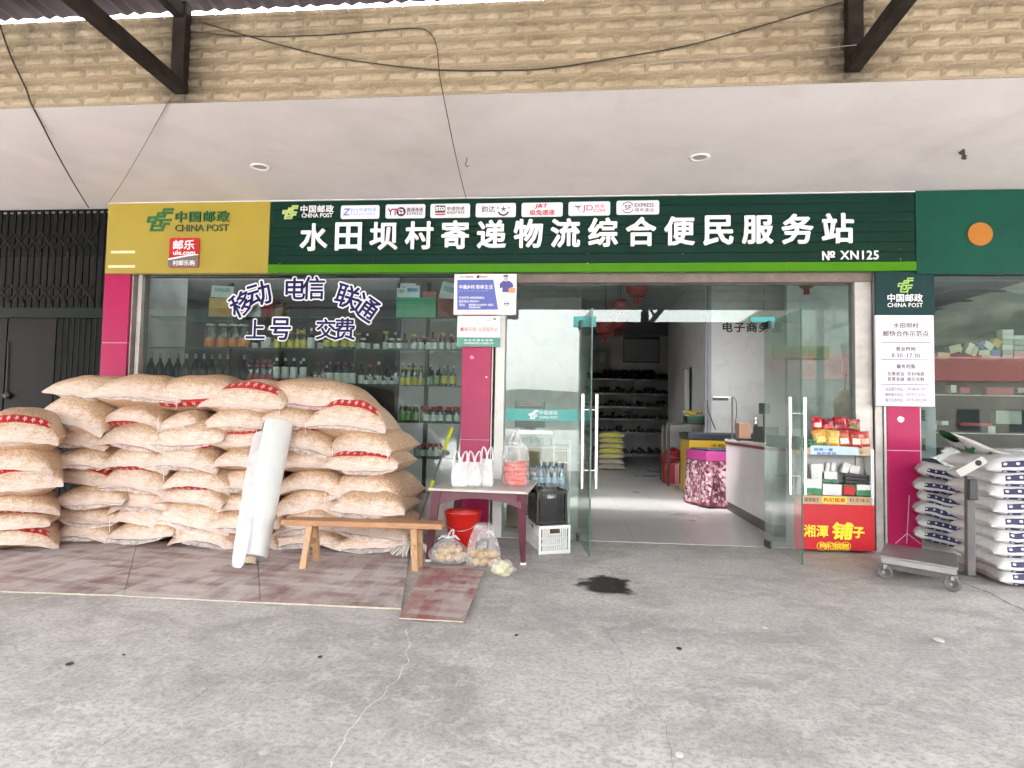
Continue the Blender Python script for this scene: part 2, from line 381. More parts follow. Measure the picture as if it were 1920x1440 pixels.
# split face tiles
def parapet():
    b = MB(); th, tw = .1045, .203; rnd = random.Random(3)
    x0, x1 = -9.0, 8.0; rows = 6
    prof = [(0.0, .002), (.04, .005), (.10, .023), (.26, .033), (.42, .034), (.58, .025), (.78, .011), (.96, .003), (1.0, .002)]
    for r in range(rows + 1):
        zb = ZS + .002 + r * th; hh = th if r < rows else .045
        n = int((x1 - x0) / tw)
        for c in range(n):
            xa = x0 + c * tw + (tw / 2 if r % 2 else 0); nu = 13; vs = []; sd = rnd.random() * 90
            for (tz, dp) in prof:
                for i in range(nu + 1):
                    u = i / nu; e = min(u, 1 - u) * tw
                    lim = max(.0, e - .002) * .95
                    d = min(dp, lim * .8 + .010) if dp > .01 else dp
                    d += (.006 * noise.noise(Vector((xa * 9 + u * 4, tz * 4, sd))) + .004 * noise.noise(Vector((xa * 9 + u * 11, tz * 11, sd)))) * (1 if 0 < i < nu and .04 < tz < .97 else 0)
                    vs.append((xa + u * (tw - .0012), YE - .003 - d, zb + tz * (hh - .003)))
            m = nu + 1
            b.add(vs, [(j * m + i, j * m + i + 1, (j + 1) * m + i + 1, (j + 1) * m + i) for j in range(len(prof) - 1) for i in range(nu)])
    return b
def tilemat():
    k = NT('cream split tile'); co = k.coord()
    c = k.mix(k.ramp(k.noise(co, 3.5, 5), (.3, 0.), (.7, 1.)), (.30, .236, .150), (.39, .318, .214))
    c = k.mix(k.math('MULTIPLY', k.ramp(k.noise(co, 60, 5, .7), (.45, 0.), (.7, 1.)), .4), c, (.16, .115, .062))
    spx = k.n('SeparateXYZ'); k.t.links.new(co, spx.inputs[0]); rw = k.math('FLOOR', k.math('DIVIDE', k.math('SUBTRACT', spx.outputs[2], 3.502), .1045))
    cl = k.math('FLOOR', k.math('ADD', k.math('DIVIDE', k.math('ADD', spx.outputs[0], 9.0), .203), k.math('MULTIPLY', k.math('MODULO', rw, 2.0), -.5)))
    wn = k.n('TexWhiteNoise', noise_dimensions='2D'); cb = k.n('CombineXYZ'); k.set(cb.inputs[0], cl); k.set(cb.inputs[1], rw); k.t.links.new(cb.outputs[0], wn.inputs['Vector'])
    c = k.mix(k.math('MULTIPLY', wn.outputs['Value'], .30), c, (.20, .150, .098))
    st = k.noise(k.map(co, (5, 1, .6)), 1.2, 7, .65); sp = k.n('SeparateXYZ'); k.t.links.new(co, sp.inputs[0])
    hz = k.ramp(k.math('SUBTRACT', sp.outputs[2], 3.5), (.25, 0.), (.66, .8))
    lf = k.ramp(k.math('MULTIPLY', sp.outputs[0], -.2), (.1, .35), (.7, 1.))
    c = k.mix(k.math('MULTIPLY', k.math('MULTIPLY', k.ramp(st, (.42, 0.), (.62, 1.)), hz), lf), c, lin('453c32'))
    for bx_ in (-2.93, 1.81):
        dd = k.math('ABSOLUTE', k.math('SUBTRACT', sp.outputs[0], bx_)); gr = k.ramp(k.math('ADD', dd, k.math('MULTIPLY', k.math('SUBTRACT', st, .5), .5)), (.05, .75), (.34, 0.)); c = k.mix(gr, c, lin('3c342b'))
    k.base(c); k.p(Roughness=.75); k.bump(k.noise(co, 45, 5, .7), .5, .006); return k.m
pm = tilemat()
pp = parapet().build('parapet', [pm], shop)
b = MB(); b.box((-14, YE, ZS + .001), (10, YE + .16, ZS + .66)); b.box((-14, YE - .004, ZS + .001), (-9, YE, ZS + .67)); b.build('parapet_wall', mat('parapet render', '8a7a60', .9, .2), shop)
# pillars
pink = mat('pink tile', (.36, .010, .080), .3, .06, 5, 0, spec=.3)
white = mat('white paint', (.72, .71, .70), .5, .05, 3, dirt='8a8680', dirtamt=.3)
alu = mat('aluminium frame', (.42, .40, .38), .45, .12, 8, metal=.5, dirt='6b6258', dirtamt=.4)
dark = mat('dark recess', (.03, .028, .027), .9, .2)
def pillar(xa, xb, joints, side):
    b = MB(); zs = [0] + joints + [2.74]
    for z0, z1 in zip(zs, zs[1:]): b.box((xa, 0, z0 + .003), (xb, .26, z1 - .003))
    o = b.build('pillar', pink, shop, bevel=.004)
    b = MB(); b.box((xa + .004, .004, 0), (xb - .004, .255, 2.74)); b.build('pillar_core', mat('grout', (.6, .45, .5), .9), shop)
PL = (at(187, 700, 0).x, at(238, 640, 0).x)
pillar(PL[0], PL[1], [.97, 1.955], 1)
PM = (at(865.5, 720, 0).x, at(920, 720, 0).x)
pillar(PM[0], PM[1], [.985, 1.955], 1)
PR = (at(1664, 880, 0).x, at(1727, 880, 0).x)
pillar(PR[0], PR[1], [.972, 1.955], 1)
# facade wall over the openings
b = MB(); b.box((-5.19, .02, 2.72), (9, .25, ZS)); b.build('wall', dark, shop)
b = MB(); b.box((-6, 16, 0), (8, 16.2, 4.4)); b.box((-5.3, .3, 0), (-5.1, 16, 4.4)); b.box((6.4, .3, 0), (6.6, 16, 4.4))
b.box((-5.1, 9, 0), (.1, 9.1, 4.4))
b.build('interior_wall', mat('interior paint', (.58, .58, .585), .75, .06, 1.5, dirt='77746e', dirtamt=.35, ds=2), shop)
b = MB(); b.box((-5.3, .25, 4.15), (6.6, 16.2, 4.3)); b.build('ceiling', mat('ceiling paint', (.5, .5, .5), .85), shop)
def tilefloor():
    k = NT('shop floor tile'); co = k.coord()
    br = k.n('TexBrick'); k.t.links.new(k.map(co, (1, 1, 1)), br.inputs['Vector']); br.offset = 0
    for a, v in (('Scale', 1.0), ('Mortar Size', .003), ('Brick Width', .6), ('Row Height', .6), ('Mortar Smooth', .1)): br.inputs[a].default_value = v
    br.inputs['Color1'].default_value = (.54, .535, .53, 1); br.inputs['Color2'].default_value = (.50, .495, .49, 1); br.inputs['Mortar'].default_value = (.30, .29, .28, 1)
    c = k.mix(k.math('MULTIPLY', k.ramp(k.noise(co, 30, 6, .7), (.45, 0.), (.6, 1.)), .16), br.outputs[0], (.34, .335, .33)); k.base(c)
    k.p(Roughness=k.math('ADD', k.math('MULTIPLY', k.noise(co, .8, 3), .15), .22)); return k.m
b = MB(); b.box((-5.1, .02, -.2), (6.4, 16, .004)); b.build('interior_floor', tilefloor(), shop)
# right hand partition inside, with its doorway
b = MB(); b.box((2.36, 5.5, 0), (6.4, 5.6, 4.15)); b.box((2.42, 5.6, 0), (2.52, 7.4, 4.15)); b.box((2.42, 8.3, 0), (2.52, 11.0, 4.15)); b.box((2.42, 7.4, 2.4), (2.52, 8.3, 4.15)); b.box((2.52, 10.9, 0), (4.2, 11.0, 4.15))
b.box((3.0, 3.4, 0), (3.1, 5.5, 4.15)) if False else None
b.build('interior_partition', white, shop)
b = MB(); b.box((2.37, 5.46, 0), (2.43, 5.5, 4.1)); b.tube([(2.34, 5.45, .9), (2.34, 5.45, 4.1)], .022); b.build('corner_trim', mat('trim grey', (.35, .36, .38), .4), shop)
b = MB(); put(b, '电子商务室', (1355, 604, 1466, 623), 5.5, .028, 1.15, .012); b.build('wall_lettering', mat('black lettering', (.012, .008, .01), .4), shop)

steel = mat('brushed steel', (.62, .60, .58), .25, .06, 20, metal=1); black = mat('black plastic', (.018, .018, .019), .45, .15, 10)
# ---- window frames and panes
YW = .11
gd = glass('display glass', (.84, .90, .88), .75, smear=.003)
gw = glass('door glass', (.82, .90, .87), .6, smear=.006)
XW0 = PL[1] + .10; XW1 = PM[0] - .005
xj = [at(465, 600, YW).x, at(667, 600, YW).x]
win = MB(); e = [XW0] + xj + [XW1]
for a, c in zip(e, e[1:]): win.box((a + .002, YW, .42), (c - .002, YW + .01, 2.71))
dw = win.build('display_window', gd, shop)
b = MB(); b.box((PL[1] + .003, .03, 0), (PL[1] + .02, .2, 2.72)); b.box((PL[1] + .055, .06, 0), (PL[1] + .10, .2, 2.72)); b.box((PL[1] + .02, .1, 0), (PL[1] + .055, .2, 2.72))
b.box((XW0, .05, .36), (XW1, .2, .42)); b.box((PM[1] + .003, .02, 0), (PM[1] + .018, .2, 2.72)); b.build('window_frame', alu, dw, bevel=.003)
b = MB(); b.box((XW0, .06, 0), (XW1, .2, .36)); b.build('plinth', mat('pale plinth', (.5, .47, .45), .6, .15, 4, dirt='6b6258'), shop)
navy = mat('navy sticker', (.004, .003, .070), .5, .05, spec=.2); wst = mat('white sticker', (.8, .8, .82), .45, .03)
o1 = MB(); o2 = MB()
for ch, x, y, s, a in (('移', 453, 570, 44, 27), ('动', 486, 551, 44, 16), ('电', 554, 541, 40, 0), ('信', 588, 540, 42, 0), ('联', 651, 556, 44, -17), ('通', 686, 577, 46, -34),
                       ('上', 479, 617, 36, 0), ('号', 526, 617, 40, 0), ('交', 611, 617, 38, 0), ('费', 646, 617, 40, 0)):
    charrot(o1, ch, x, y, s, a, YW - .006, .027, .002); charrot(o2, ch, x, y, s, a, YW - .001, .115, .0015)
o1.build('lettering', navy, dw); o2.build('lettering_outline', wst, dw)
# entrance: header, posts, transom, fixed panes
XH0, XH1 = .026, 1.871
XF0 = at(947, 760, YW).x; XF1 = at(1600, 760, YW).x
brown = mat('brown header', (.16, .125, .11), .5, .2, 12, metal=.3)
b = MB(); b.box((PM[1] + .02, .04, 2.62), (at(1640, 600, 0).x, .22, 2.73)); b.build('door_header', brown, shop, bevel=.004)
b = MB(); b.box((XF0 - .10, .03, 0), (XF0 - .005, .2, 2.62)); b.build('door_post', white, shop, bevel=.004)
b = MB(); xr0, xr1 = at(1606, 760, .03).x, at(1640, 760, .03).x
b.box((XF1 + .002, .06, 0), (XF1 + .04, .2, 2.62)); b.box((xr0, .05, 0), (xr1 - .01, .2, 2.62)); b.box((xr1, .02, 0), (PR[0] - .03, .2, 2.72)); b.box((PR[0] - .026, .0, 0), (PR[0] - .004, .15, 2.72))
b.build('door_post', alu, shop, bevel=.003)
b = MB(); b.box((XF0, YW, .04), (XH0 - .004, YW + .012, 2.612)); fp = b.build('fixed_pane', gw, shop)
teal = mat('teal film', (.03, .33, .31), .4, .06, 8)
b = MB(); pxbox(b, (948, 767, 1083, 789), YW - .004, YW - .001); b.build('film_band', teal, fp)
b = MB(); put(b, '中国邮政', (1011, 770, 1046, 778), YW - .004, .02, 1.1, .002); put(b, 'CHINA POST', (1011, 780, 1046, 785), YW - .004, .01, 1, .002); emblem(b, (992, 769, 1009, 786), YW - .004, .002, .1); b.build('lettering', wst, fp)
b = MB(); b.box((XH1 + .004, YW, .04), (XF1, YW + .012, 2.612)); fp2 = b.build('fixed_pane', gw, shop)
b = MB(); b.box((XH0, YW, 2.225), (XH1, YW + .012, 2.612)); b.build('transom_pane', gw, shop)
b = MB(); pxbox(b, (1075, 593, 1118, 613), YW - .02, YW - .002); b.build('patch_fitting', teal, shop, bevel=.003); b = MB(); pxbox(b, (1407, 594, 1452, 604), YW - .02, YW - .002); pxbox(b, (1437, 604, 1452, 616), YW - .02, YW - .002); b.build('patch_fitting', teal, shop, bevel=.003)
gl_ = glass('door leaf glass', (.86, .93, .90), .42, smear=.004)
def door(xh, ang, sgn):
    d = Vector((math.cos(ang) * sgn, -math.sin(ang), 0)); n = Vector((-d.y, d.x, 0)); p = Vector((xh, .06, 0)); W = .915
    def bx(a0, a1, t, z0, z1, mb, off=0):
        c = [p + d * a + n * (off + s * t / 2) for a, s in ((a0, -1), (a1, -1), (a1, 1), (a0, 1))]
        if sgn < 0: c.reverse()
        mb.hexa([(v.x, v.y, z0) for v in c], [(v.x, v.y, z1) for v in c]); return mb
    o = bx(0, W, .012, .025, 2.2, MB()).build('glass_door', gl_, shop)
    bx(W - .0, W + .004, .012, .025, 2.2, MB()).build('edge', mat('glass edge', (.03, .10, .08), .15), o)
    
    for h0, h1 in ((2.14, 2.215), (.005, .075)): m2 = MB(); bx(-.01, .13, .03, h0, h1, m2); m2.build('hinge', mat('dark hinge', (.05, .05, .05), .3, metal=.8), o, bevel=.003)
    for s in (-1, 1):
        m3 = MB(); q = p + d * (W - .09) + n * s * .062
        m3.tube([(q.x, q.y, .60), (q.x, q.y, 1.44)], .0155, 12)
        for z in (.76, 1.30): m3.tube([q + Vector((0, 0, z)), q - n * s * .056 + Vector((0, 0, z))], .010, 8)
        m3.build('handle', steel, o)
    return o, bx
dl, _ = door(XH0, 1.456, 1)
dr, bx = door(XH1, 1.615, -1)
bx(.03, .89, .002, .985, 1.10, MB(), -.008).build('frosted_band', mat('frosted film', (.20, .26, .245), .7), dr)
# downlights in the soffit
for n_, (px, py, lb) in enumerate(((488, 312, 'round recessed ceiling light above the yellow signboard'), (1312, 294, 'round recessed ceiling light above the middle of the green signboard'))):
    c = gnd(px, py, ZS); t = thing('ceiling_light', lb, 'light', c, 'recessed ceiling lights')
    b = MB(); b.lathe([(.062, -.001), (.085, -.002), (.088, -.010), (.066, -.014), (.060, -.004)], c, 28); b.build('rim', white, t)
    b = MB(); b.lathe([(0, -.003), (.062, -.003)], c, 28); b.build('lens', mat('lamp lens', (.33, .30, .27), .3), t)
for px, py, k, lb in ((875, 295, 1, 'small bent wire hook hanging from the soffit near the hanging cable'), (1807, 280, 2, 'dark dead twist of wire hanging from the soffit at right')):
    c = gnd(px, py, ZS); b = MB()
    for j in range(k * 2 - 1): b.tube([c + Vector((0, 0, .0)), c + Vector((.004 - .02 * j, .0, -.03)), c + Vector((-.012 + .01 * j, -.01 * j, -.065)), c + Vector((.004, 0, -.085)), c + Vector((.02 - .02 * j, 0, -.075))], .0035 * k, 6)
    b.build('wire_hook', black, loc=c, label=lb, category='hook')

# ================================================================== CANOPY
rust = mat('rusty dark steel', (.018, .014, .0115), .7, .5, 9, .3, 30, spec=.12, dirt='3a2a1e', dirtamt=.5, ds=8)
can = thing('canopy', 'dark corrugated sheet canopy on steel trusses over the forecourt', 'canopy', (0, -6, 4.2))
b = MB(); nx = 420; ys = [-2.02, -5, -8, -11.4]; vs = []
for y in ys:
    for i in range(nx + 1):
        x = -13.5 + 23 * i / nx; vs.append((x, y, 4.306 + (y + 1.93) * -.006 + .014 * math.sin(x * 2 * math.pi / .13)))
b.add(vs, [(j * (nx + 1) + i, (j + 1) * (nx + 1) + i, (j + 1) * (nx + 1) + i + 1, j * (nx + 1) + i + 1) for j in range(len(ys) - 1) for i in range(nx)], True)
b.build('roof_sheet', mat('roof sheet', (.016, .011, .013), .8, .3, 3, spec=.05, dirt='1c1410'), can, solid=.002)
XT = (-8.4, at(345, 180, YE).x, at(1594, 140, YE).x, 6.4)
for x in XT:
    b = MB(); b.box((x - .05, YE - .10, 3.555), (x + .05, YE - .028, 4.22)); b.build('post', rust, can, bevel=.004)
    b = MB(); b.bar((x, YE - .06, 3.59), (x, -11, 3.66), .08, .085); b.build('bottom_chord', rust, can)
    b = MB(); b.bar((x, YE - .03, 4.14), (x, -11, 4.24), .07, .09); b.build('top_chord', rust, can)
    b = MB()
    for k in range(5): b.bar((x, -3.6 - k * 1.6, 3.62), (x, -2.9 - (k + (k % 2) * .9) * 1.6 - .8, 4.16), .05, .05)
    b.build('web', rust, can)
    b = MB(); b.box((x - .08, -11.1, 0), (x + .08, -10.94, 4.2)); b.build('column', rust, can)
for y in (-2.6, -3.7, -4.8, -6, -7.2, -8.4, -9.6, -10.8):
    b = MB(); b.bar((-13.4, y, 4.235), (9.4, y, 4.235), .05, .05); b.build('purlin', rust, can)

# ---- cables
cabm = mat('cable black', (.02, .016, .014), .7)
def cable(name, label, pts, r, m=cabm):
    q = []
    for i, p in enumerate(pts):
        if p == 'sag':
            a, c = at(*pts[i - 1]), at(*pts[i + 1])
            for k in range(1, 8): v = a.lerp(c, k / 8); v.z -= .03 * math.sin(math.pi * k / 8); q.append(v)
        else: q.append(at(*p))
    out = []
    for i in range(len(q) - 1):
        p0, p1, p2, p3 = q[max(0, i - 1)], q[i], q[i + 1], q[min(len(q) - 1, i + 2)]
        for k in range(6):
            t = k / 6; out.append(.5 * ((2 * p1) + (p2 - p0) * t + (2 * p0 - 5 * p1 + 4 * p2 - p3) * t * t + (3 * p1 - p0 - 3 * p2 + p3) * t ** 3))
    out.append(q[-1]); b = MB(); b.tube(out, r, 6); return b.build(name, m, label=label, category='cable', loc=q[0])
Y1 = YE - .05
cable('cable', 'black cable sagging along the tiled parapet from post to post', [(372, 40, Y1), (480, 72, Y1), (560, 93, Y1), (640, 110, Y1), (760, 126, Y1), (850, 132, Y1), (940, 132, Y1), (1030, 128, Y1), (1180, 105, Y1), (1290, 85, Y1), (1400, 56, Y1), (1490, 30, Y1), (1578, 4, Y1)], .0045)
cable('cable', 'thin cable looping over the parapet and dropping straight down to the green signboard', [(352, 58, Y1), (460, 68, Y1), (600, 66, Y1), (700, 58, Y1), (780, 53, Y1), (806, 62, Y1), (819, 88, Y1), (824, 140, Y1), (832, 183, YE - .03), 'sag', (874, 373, -.075)], .0036)
cable('cable', 'thick black cable hanging from the parapet to the gate at far left', [(-6, 30, Y1), (20, 105, Y1), (48, 165, Y1), (58, 193, YE - .05), 'sag', (166, 389, -.02)], .0062)
cable('cable', 'fine cord running from a post foot down to the corner of the yellow signboard', [(328, 165, YE - .07), (316, 190, YE - .03), 'sag', (204, 380, -.07)], .003, mat('cord grey', (.12, .10, .08), .8))
cable('cable', 'pale wire stretched low across the parapet tiles at right', [(1180, 122, Y1 - .03), (1300, 112, Y1 - .03), (1450, 100, Y1 - .03), (1606, 84, Y1 - .06)], .0022, mat('wire pale', (.3, .28, .26), .5))

# ================================================================== SIGNBOARDS
YF = -.06; ZT = at(1000, 369.5, YF).z - .004; ZB = at(1000, 510, YF).z
xa, xb, xc = at(200, 446, YF).x, at(505, 442, YF).x, at(1717, 432, YF).x
t = thing('yellow_signboard', 'mustard yellow signboard with green post emblem above the left window', 'signboard', (xa, YF, ZB))
b = MB(); b.box((xa, YF, ZB), (xb - .003, .018, ZT)); b.build('board', mat('mustard panel', (.31, .235, .024), .42, .05, 2, dirt='8a7420', dirtamt=.35, ds=2.5), t, bevel=.003)
gdk = mat('dark green letters', (.012, .10, .028), .4)
b = MB(); put(b, '中国邮政', (330, 396, 431, 417), YF, .03, 1.2, .018); emblem(b, (278, 392, 323, 434), YF, .008, .105); b.build('lettering', gdk, t)
b = MB(); put(b, 'CHINA POST', (329, 421, 429, 434), YF, .012, 1, .010); b.build('lettering', mat('green black letters', (.02, .06, .03), .4), t)
b = MB(); pxround(b, (317, 446, 373, 502), YF - .012, YF, .022); pl = b.build('plaque', mat('plaque red', (.42, .008, .010), .35), t)
b = MB(); x0, x1 = at(317, 490, YF).x, at(373, 490, YF).x; z0, zc0, zc1 = at(345, 501.5, YF).z, at(345, 486, YF).z, at(345, 478, YF).z
pts = [(x0 + .001, zc0 + .001), (x0 + .02, z0)] ; r = rrect(x0, z0, x1, z0 + .10, .022)
lo = [p for p in r if p[1] < z0 + .05]
b.prism([(x1, zc1 + .004)] + [(x0 + (x1 - x0) * (1 - i / 8), zc1 + .004 - (zc1 - zc0) * ((i / 8) ** 1.5)) for i in range(1, 9)] + lo, YF - .0145, YF - .0122); b.build('lower_field', mat('plaque grey', (.14, .11, .115), .4), pl)
b = MB(); n_ = 8
tp = [(x1 - (x1 - x0) * i / n_, zc1 + .004 - (zc1 - zc0) * ((i / n_) ** 1.5)) for i in range(n_ + 1)]
b.prism(tp + [(x, z - (.006 + .012 * (1 - abs(i - 6) / 8))) for i, (x, z) in reversed(list(enumerate(tp)))], YF - .016, YF - .0148); b.build('swoosh', wst, pl)
b = MB(); put(b, '邮乐', (325, 450, 365, 468), YF - .014, .03, 1, .003); put(b, 'ule.com', (325, 469, 366, 478), YF - .014, .025, 1, .003); put(b, '村邮乐购', (324, 488, 365, 498), YF - .0150, .012, 1.05, .003); b.build('lettering', wst, pl)
b = MB()
for bxs in ((208, 470, 253, 475), (203, 497, 253, 502)): pxbox(b, bxs, YF - .004, YF)
b.build('strip', mat('cream strip', (.70, .60, .36), .5), t)

t = thing('green_signboard', 'long dark green slatted signboard with big white lettering over the shop front', 'signboard', (xb, YF, ZB))
b = MB(); zl = at(1000, 493.5, YF).z; n_ = 7; hh = (ZT - zl) / n_
for k in range(n_): b.box((xb, YF + .004, zl + k * hh + .004), (xc - .003, .018, zl + (k + 1) * hh - .004))
b.box((xb, YF + .016, zl), (xc - .003, .016, ZT)); b.build('slatted_panel', mat('dark green panel', (.0034, .025, .0172), .4, .12, 2.5, spec=.13, dirt='142c24', dirtamt=.25, ds=3), t, bevel=.004)
b = MB(); b.box((xb, YF - .006, ZB), (xc, .018, zl - .002)); b.build('trim_strip', mat('lime strip', (.055, .20, .004), .4, .06, 3, spec=.15), t, bevel=.003)
b = MB(); b.box((xa, YF - .004, ZT + .001), (xc, YF + .02, ZT + .010)); b.build('top_trim', white, t)
wl = mat('white sign letters', (.78, .77, .80), .4, .03)
b = MB(); ss = '水田坝村寄递物流综合便民服务站'
c0, c1 = at(589, 445, YF), at(1570, 428.5, YF); hw = (at(960, 412, YF).z - at(960, 466, YF).z)
for i, ch in enumerate(ss):
    c = c0.lerp(c1, i / 14); vs, _ = glyphs(ch, .045); ref = glyphs('国', .045)[0]
    wd = max(v[0] for v in vs) - min(v[0] for v in vs); ht = max(v[1] for v in vs) - min(v[1] for v in vs); k = hw / max(wd, ht)
    zc = c.z; putw(b, ch, c.x - wd * k / 2, c.x + wd * k / 2, zc - ht * k / 2, zc + ht * k / 2, YF + .004, .045, 1, .022)
b.build('lettering', wl, t)
b = MB(); put(b, '№', (1541, 471, 1565, 488), YF + .004, .03, 1, .01); put(b, 'XN125', (1575, 470, 1647, 487), YF + .004, .03, 1.08, .01); put(b, '中国邮政', (564, 385, 626, 399), YF + .004, .03, 1.1, .01); put(b, 'CHINA POST', (566, 400, 624, 408), YF + .004, .022, 1, .008); b.build('lettering', wl, t)
b = MB(); emblem(b, (531, 386, 558, 411), YF + .004, .008, .12); b.build('emblem', mat('emblem lime', (.40, .52, .16), .4), t)
def plq(box, name='plaque'):
    b = MB(); pxround(b, box, YF - .010, YF + .006, .02); return b.build(name, mat('plaque white', (.70, .67, .72), .35, .03), t)
red_ = mat('logo red', (.50, .01, .03), .4); ink = mat('logo ink', (.03, .022, .03), .4); blu = mat('logo blue', (.07, .12, .40), .4); lbl = mat('logo pale blue', (.20, .36, .62), .4)
YP = YF - .010
b = MB()
for px, py in ((525, 494.5), (525, 511), (715, 511.5), (905, 494), (1102, 476), (1102, 493.5), (1102, 511), (1280, 476), (1280, 510.5), (1688, 467), (1688, 486), (700, 494), (1480, 492), (1480, 509)): b = MB(); b.disc(at(px, py, YF - .006), .006, YF - .010, YF + .003, 8); b.build('screw', steel, t)
p = plq((639, 385, 711, 410))
b = MB(); put(b, 'Z', (643, 391, 655, 404), YP, .03, 1, .002, None, .15); b.build('lettering', blu, p)
b = MB(); put(b, 'TO', (655, 391, 670, 404), YP, .01, 1, .002, None, .15); put(b, '中通快递', (673, 389, 705, 397), YP, .012, 1, .002, None, .1); put(b, 'ZTO EXPRESS', (672, 399, 704, 404), YP, .005, 1, .002, None, .1); b.build('lettering', lbl, p)
p = plq((723, 383, 797, 409))
b = MB(); put(b, 'T', (736, 391, 746, 404), YP, .05, 1, .002); b.build('lettering', red_, p)
b = MB(); put(b, 'Y', (727, 391, 737, 404), YP, .05, 1, .002); c = at(752, 397, YP); b.disc(c, .050, YP - .002, YP); put(b, '圆通速递', (763, 389, 793, 397), YP, .02, 1, .002); put(b, 'EXPRESS', (763, 398, 792, 403), YP, .02, 1.1, .002); b.build('lettering', mat('logo purple', (.055, .012, .06), .4), p)
b = MB()
for dx, dz, rr in ((-.014, .014, .016), (.012, .016, .010), (-.012, -.014, .011), (.015, -.010, .013)): b.disc(c + Vector((dx, 0, dz)), rr, YP - .004, YP - .002, 14)
b.build('ring_mark', wst, p)
b = MB()
for dx, dz, rr in ((-.014, .014, .009), (.002, .0, .012)): b.disc(c + Vector((dx, 0, dz)), rr, YP - .006, YP - .004, 14)
b.build('ring_mark', mat('logo purple', (.055, .012, .06), .4), p)
p = plq((807, 382, 881, 408))
b = MB(); pxround(b, (816, 385, 835, 399), YP - .002, YP, .008); put(b, '申通快递', (838, 387, 871, 395), YP, .015, 1, .002); put(b, 'express', (838, 396, 871, 403), YP, .012, 1.05, .002); b.build('lettering', mat('logo grey', (.07, .06, .065), .4), p)
b = MB(); put(b, 'sto', (817, 387, 834, 395), YP - .002, .03, 1, .002); b.build('lettering', wst, p)
b = MB(); pxbox(b, (816, 400.5, 835, 403.5), YP - .002, YP); b.build('stripe', red_, p)
p = plq((892, 381, 967, 407))
b = MB(); put(b, '韵达', (903, 386, 928, 398), YP, .012, 1, .002); c = at(944, 392, YP)
for k in range(5):
    a = R(90 + 72 * k); q = [c + Vector((math.cos(a + s) * r_, 0, math.sin(a + s) * r_)) for s, r_ in ((-2, .006), (-.12, .03), (.12, .03), (2, .006))]; b.prism([(v.x, v.z) for v in q], YP - .002 - .0001 * k, YP)
for s in (-1, 1): b.disc(c + Vector((.058 * s, 0, .012)), .008, YP - .002, YP, 10)
arc = [(c.x + .062 * math.cos(R(200 + 140 * i / 12)), c.z - .010 + .062 * math.sin(R(200 + 140 * i / 12))) for i in range(13)]
b.prism(arc + [(c.x + .047 * math.cos(R(340 - 140 * i / 12)), c.z - .008 + .047 * math.sin(R(340 - 140 * i / 12))) for i in range(13)], YP - .002, YP); b.build('lettering', ink, p)
p = plq((978, 380, 1055, 406))
b = MB(); put(b, 'J&T', (1002, 382, 1026, 391.5), YP, .05, 1, .002, None, .2); put(b, '极兔速递', (993, 393, 1040, 403.5), YP, .03, 1, .002); b.build('lettering', red_, p)
p = plq((1066, 378, 1144, 404))
b = MB(); put(b, 'JD', (1092, 384.5, 1112, 398), YP, .005, 1, .002); put(b, '.COM', (1111, 391.5, 1134, 398), YP, .01, 1, .002); put(b, '京东', (1115, 383, 1134, 390), YP, .005, 1, .002); b.build('lettering', red_, p)
b = MB(); c = at(1084, 389, YP); b.prism([(c.x - .035, c.z + .02), (c.x + .03, c.z + .018), (c.x + .032, c.z + .008), (c.x + .005, c.z - .005), (c.x - .01, c.z - .012), (c.x - .012, c.z), (c.x - .038, c.z + .008)], YP - .002, YP); b.prism([(c.x + .004, c.z - .006), (c.x + .012, c.z - .004), (c.x + .004, c.z - .038), (c.x - .004, c.z - .038)], YP - .002, YP); b.build('emblem', mat('logo grey light', (.2, .19, .2), .4), p)
p = plq((1156, 376, 1236, 402))
b = MB(); put(b, 'EXPRESS', (1190, 381, 1226, 388), YP, .025, 1, .002); put(b, '顺丰速运', (1190, 390, 1226, 397), YP, .003, 1.1, .002); put(b, 'SF', (1171, 384, 1184, 393.5), YP, .02, 1, .002); c = at(1177, 389, YP)
for a0 in (20, 200):
    oa = [(c.x + .060 * math.cos(R(a0 + 140 * i / 14)), c.z + .060 * math.sin(R(a0 + 140 * i / 14))) for i in range(15)]
    b.prism(oa + [(c.x + .052 * math.cos(R(a0 + 140 - 140 * i / 14)), c.z + .052 * math.sin(R(a0 + 140 - 140 * i / 14))) for i in range(15)], YP - .002, YP)
b.build('lettering', ink, p)

t = thing('teal_signboard', 'plain teal green signboard with one orange disc at the right end', 'signboard', (xc, YF, ZB))
b = MB(); b.box((xc + .002, YF - .001, ZB - .03), (7.5, .018, ZT + .008)); b.build('board', mat('teal panel', (.004, .058, .038), .45, .08, 2, spec=.15, dirt='10302a', dirtamt=.3), t, bevel=.003)
b = MB(); c = at(1836.5, 439.5, YF); b.disc(c, .112, YF - .016, YF - .001); b.build('disc', mat('orange disc', (.36, .125, .005), .4), t)

# upright notice at the right pillar
YN = -.035
t = thing('notice_board', 'tall white notice board with dark teal head giving opening hours on the right pillar', 'notice', at(1696, 762, YN))
wp = mat('notice white', (.66, .63, .72), .35, .03)
b = MB(); pxbox(b, (1642, 509, 1752.5, 590), YN, .0); b.build('head_panel', mat('notice teal', (.009, .036, .038), .4, .08, spec=.15), t, bevel=.002)
b = MB(); pxbox(b, (1642, 590.5, 1752.5, 762), YN - .004, .0); b.build('panel', wp, t, bevel=.008)
b = MB(); emblem(b, (1684, 521, 1712, 549), YN, .003, .085); b.build('emblem', mat('emblem green', (.30, .50, .10), .4), t)
b = MB(); put(b, '中国邮政', (1664, 551, 1730, 566), YN, .025, 1, .003); put(b, 'CHINA POST', (1664, 568, 1730, 576), YN, .01, 1.05, .003); b.build('lettering', wst, t)
b = MB(); g = mat('notice ink', (.045, .04, .05), .5); YQ = YN - .004
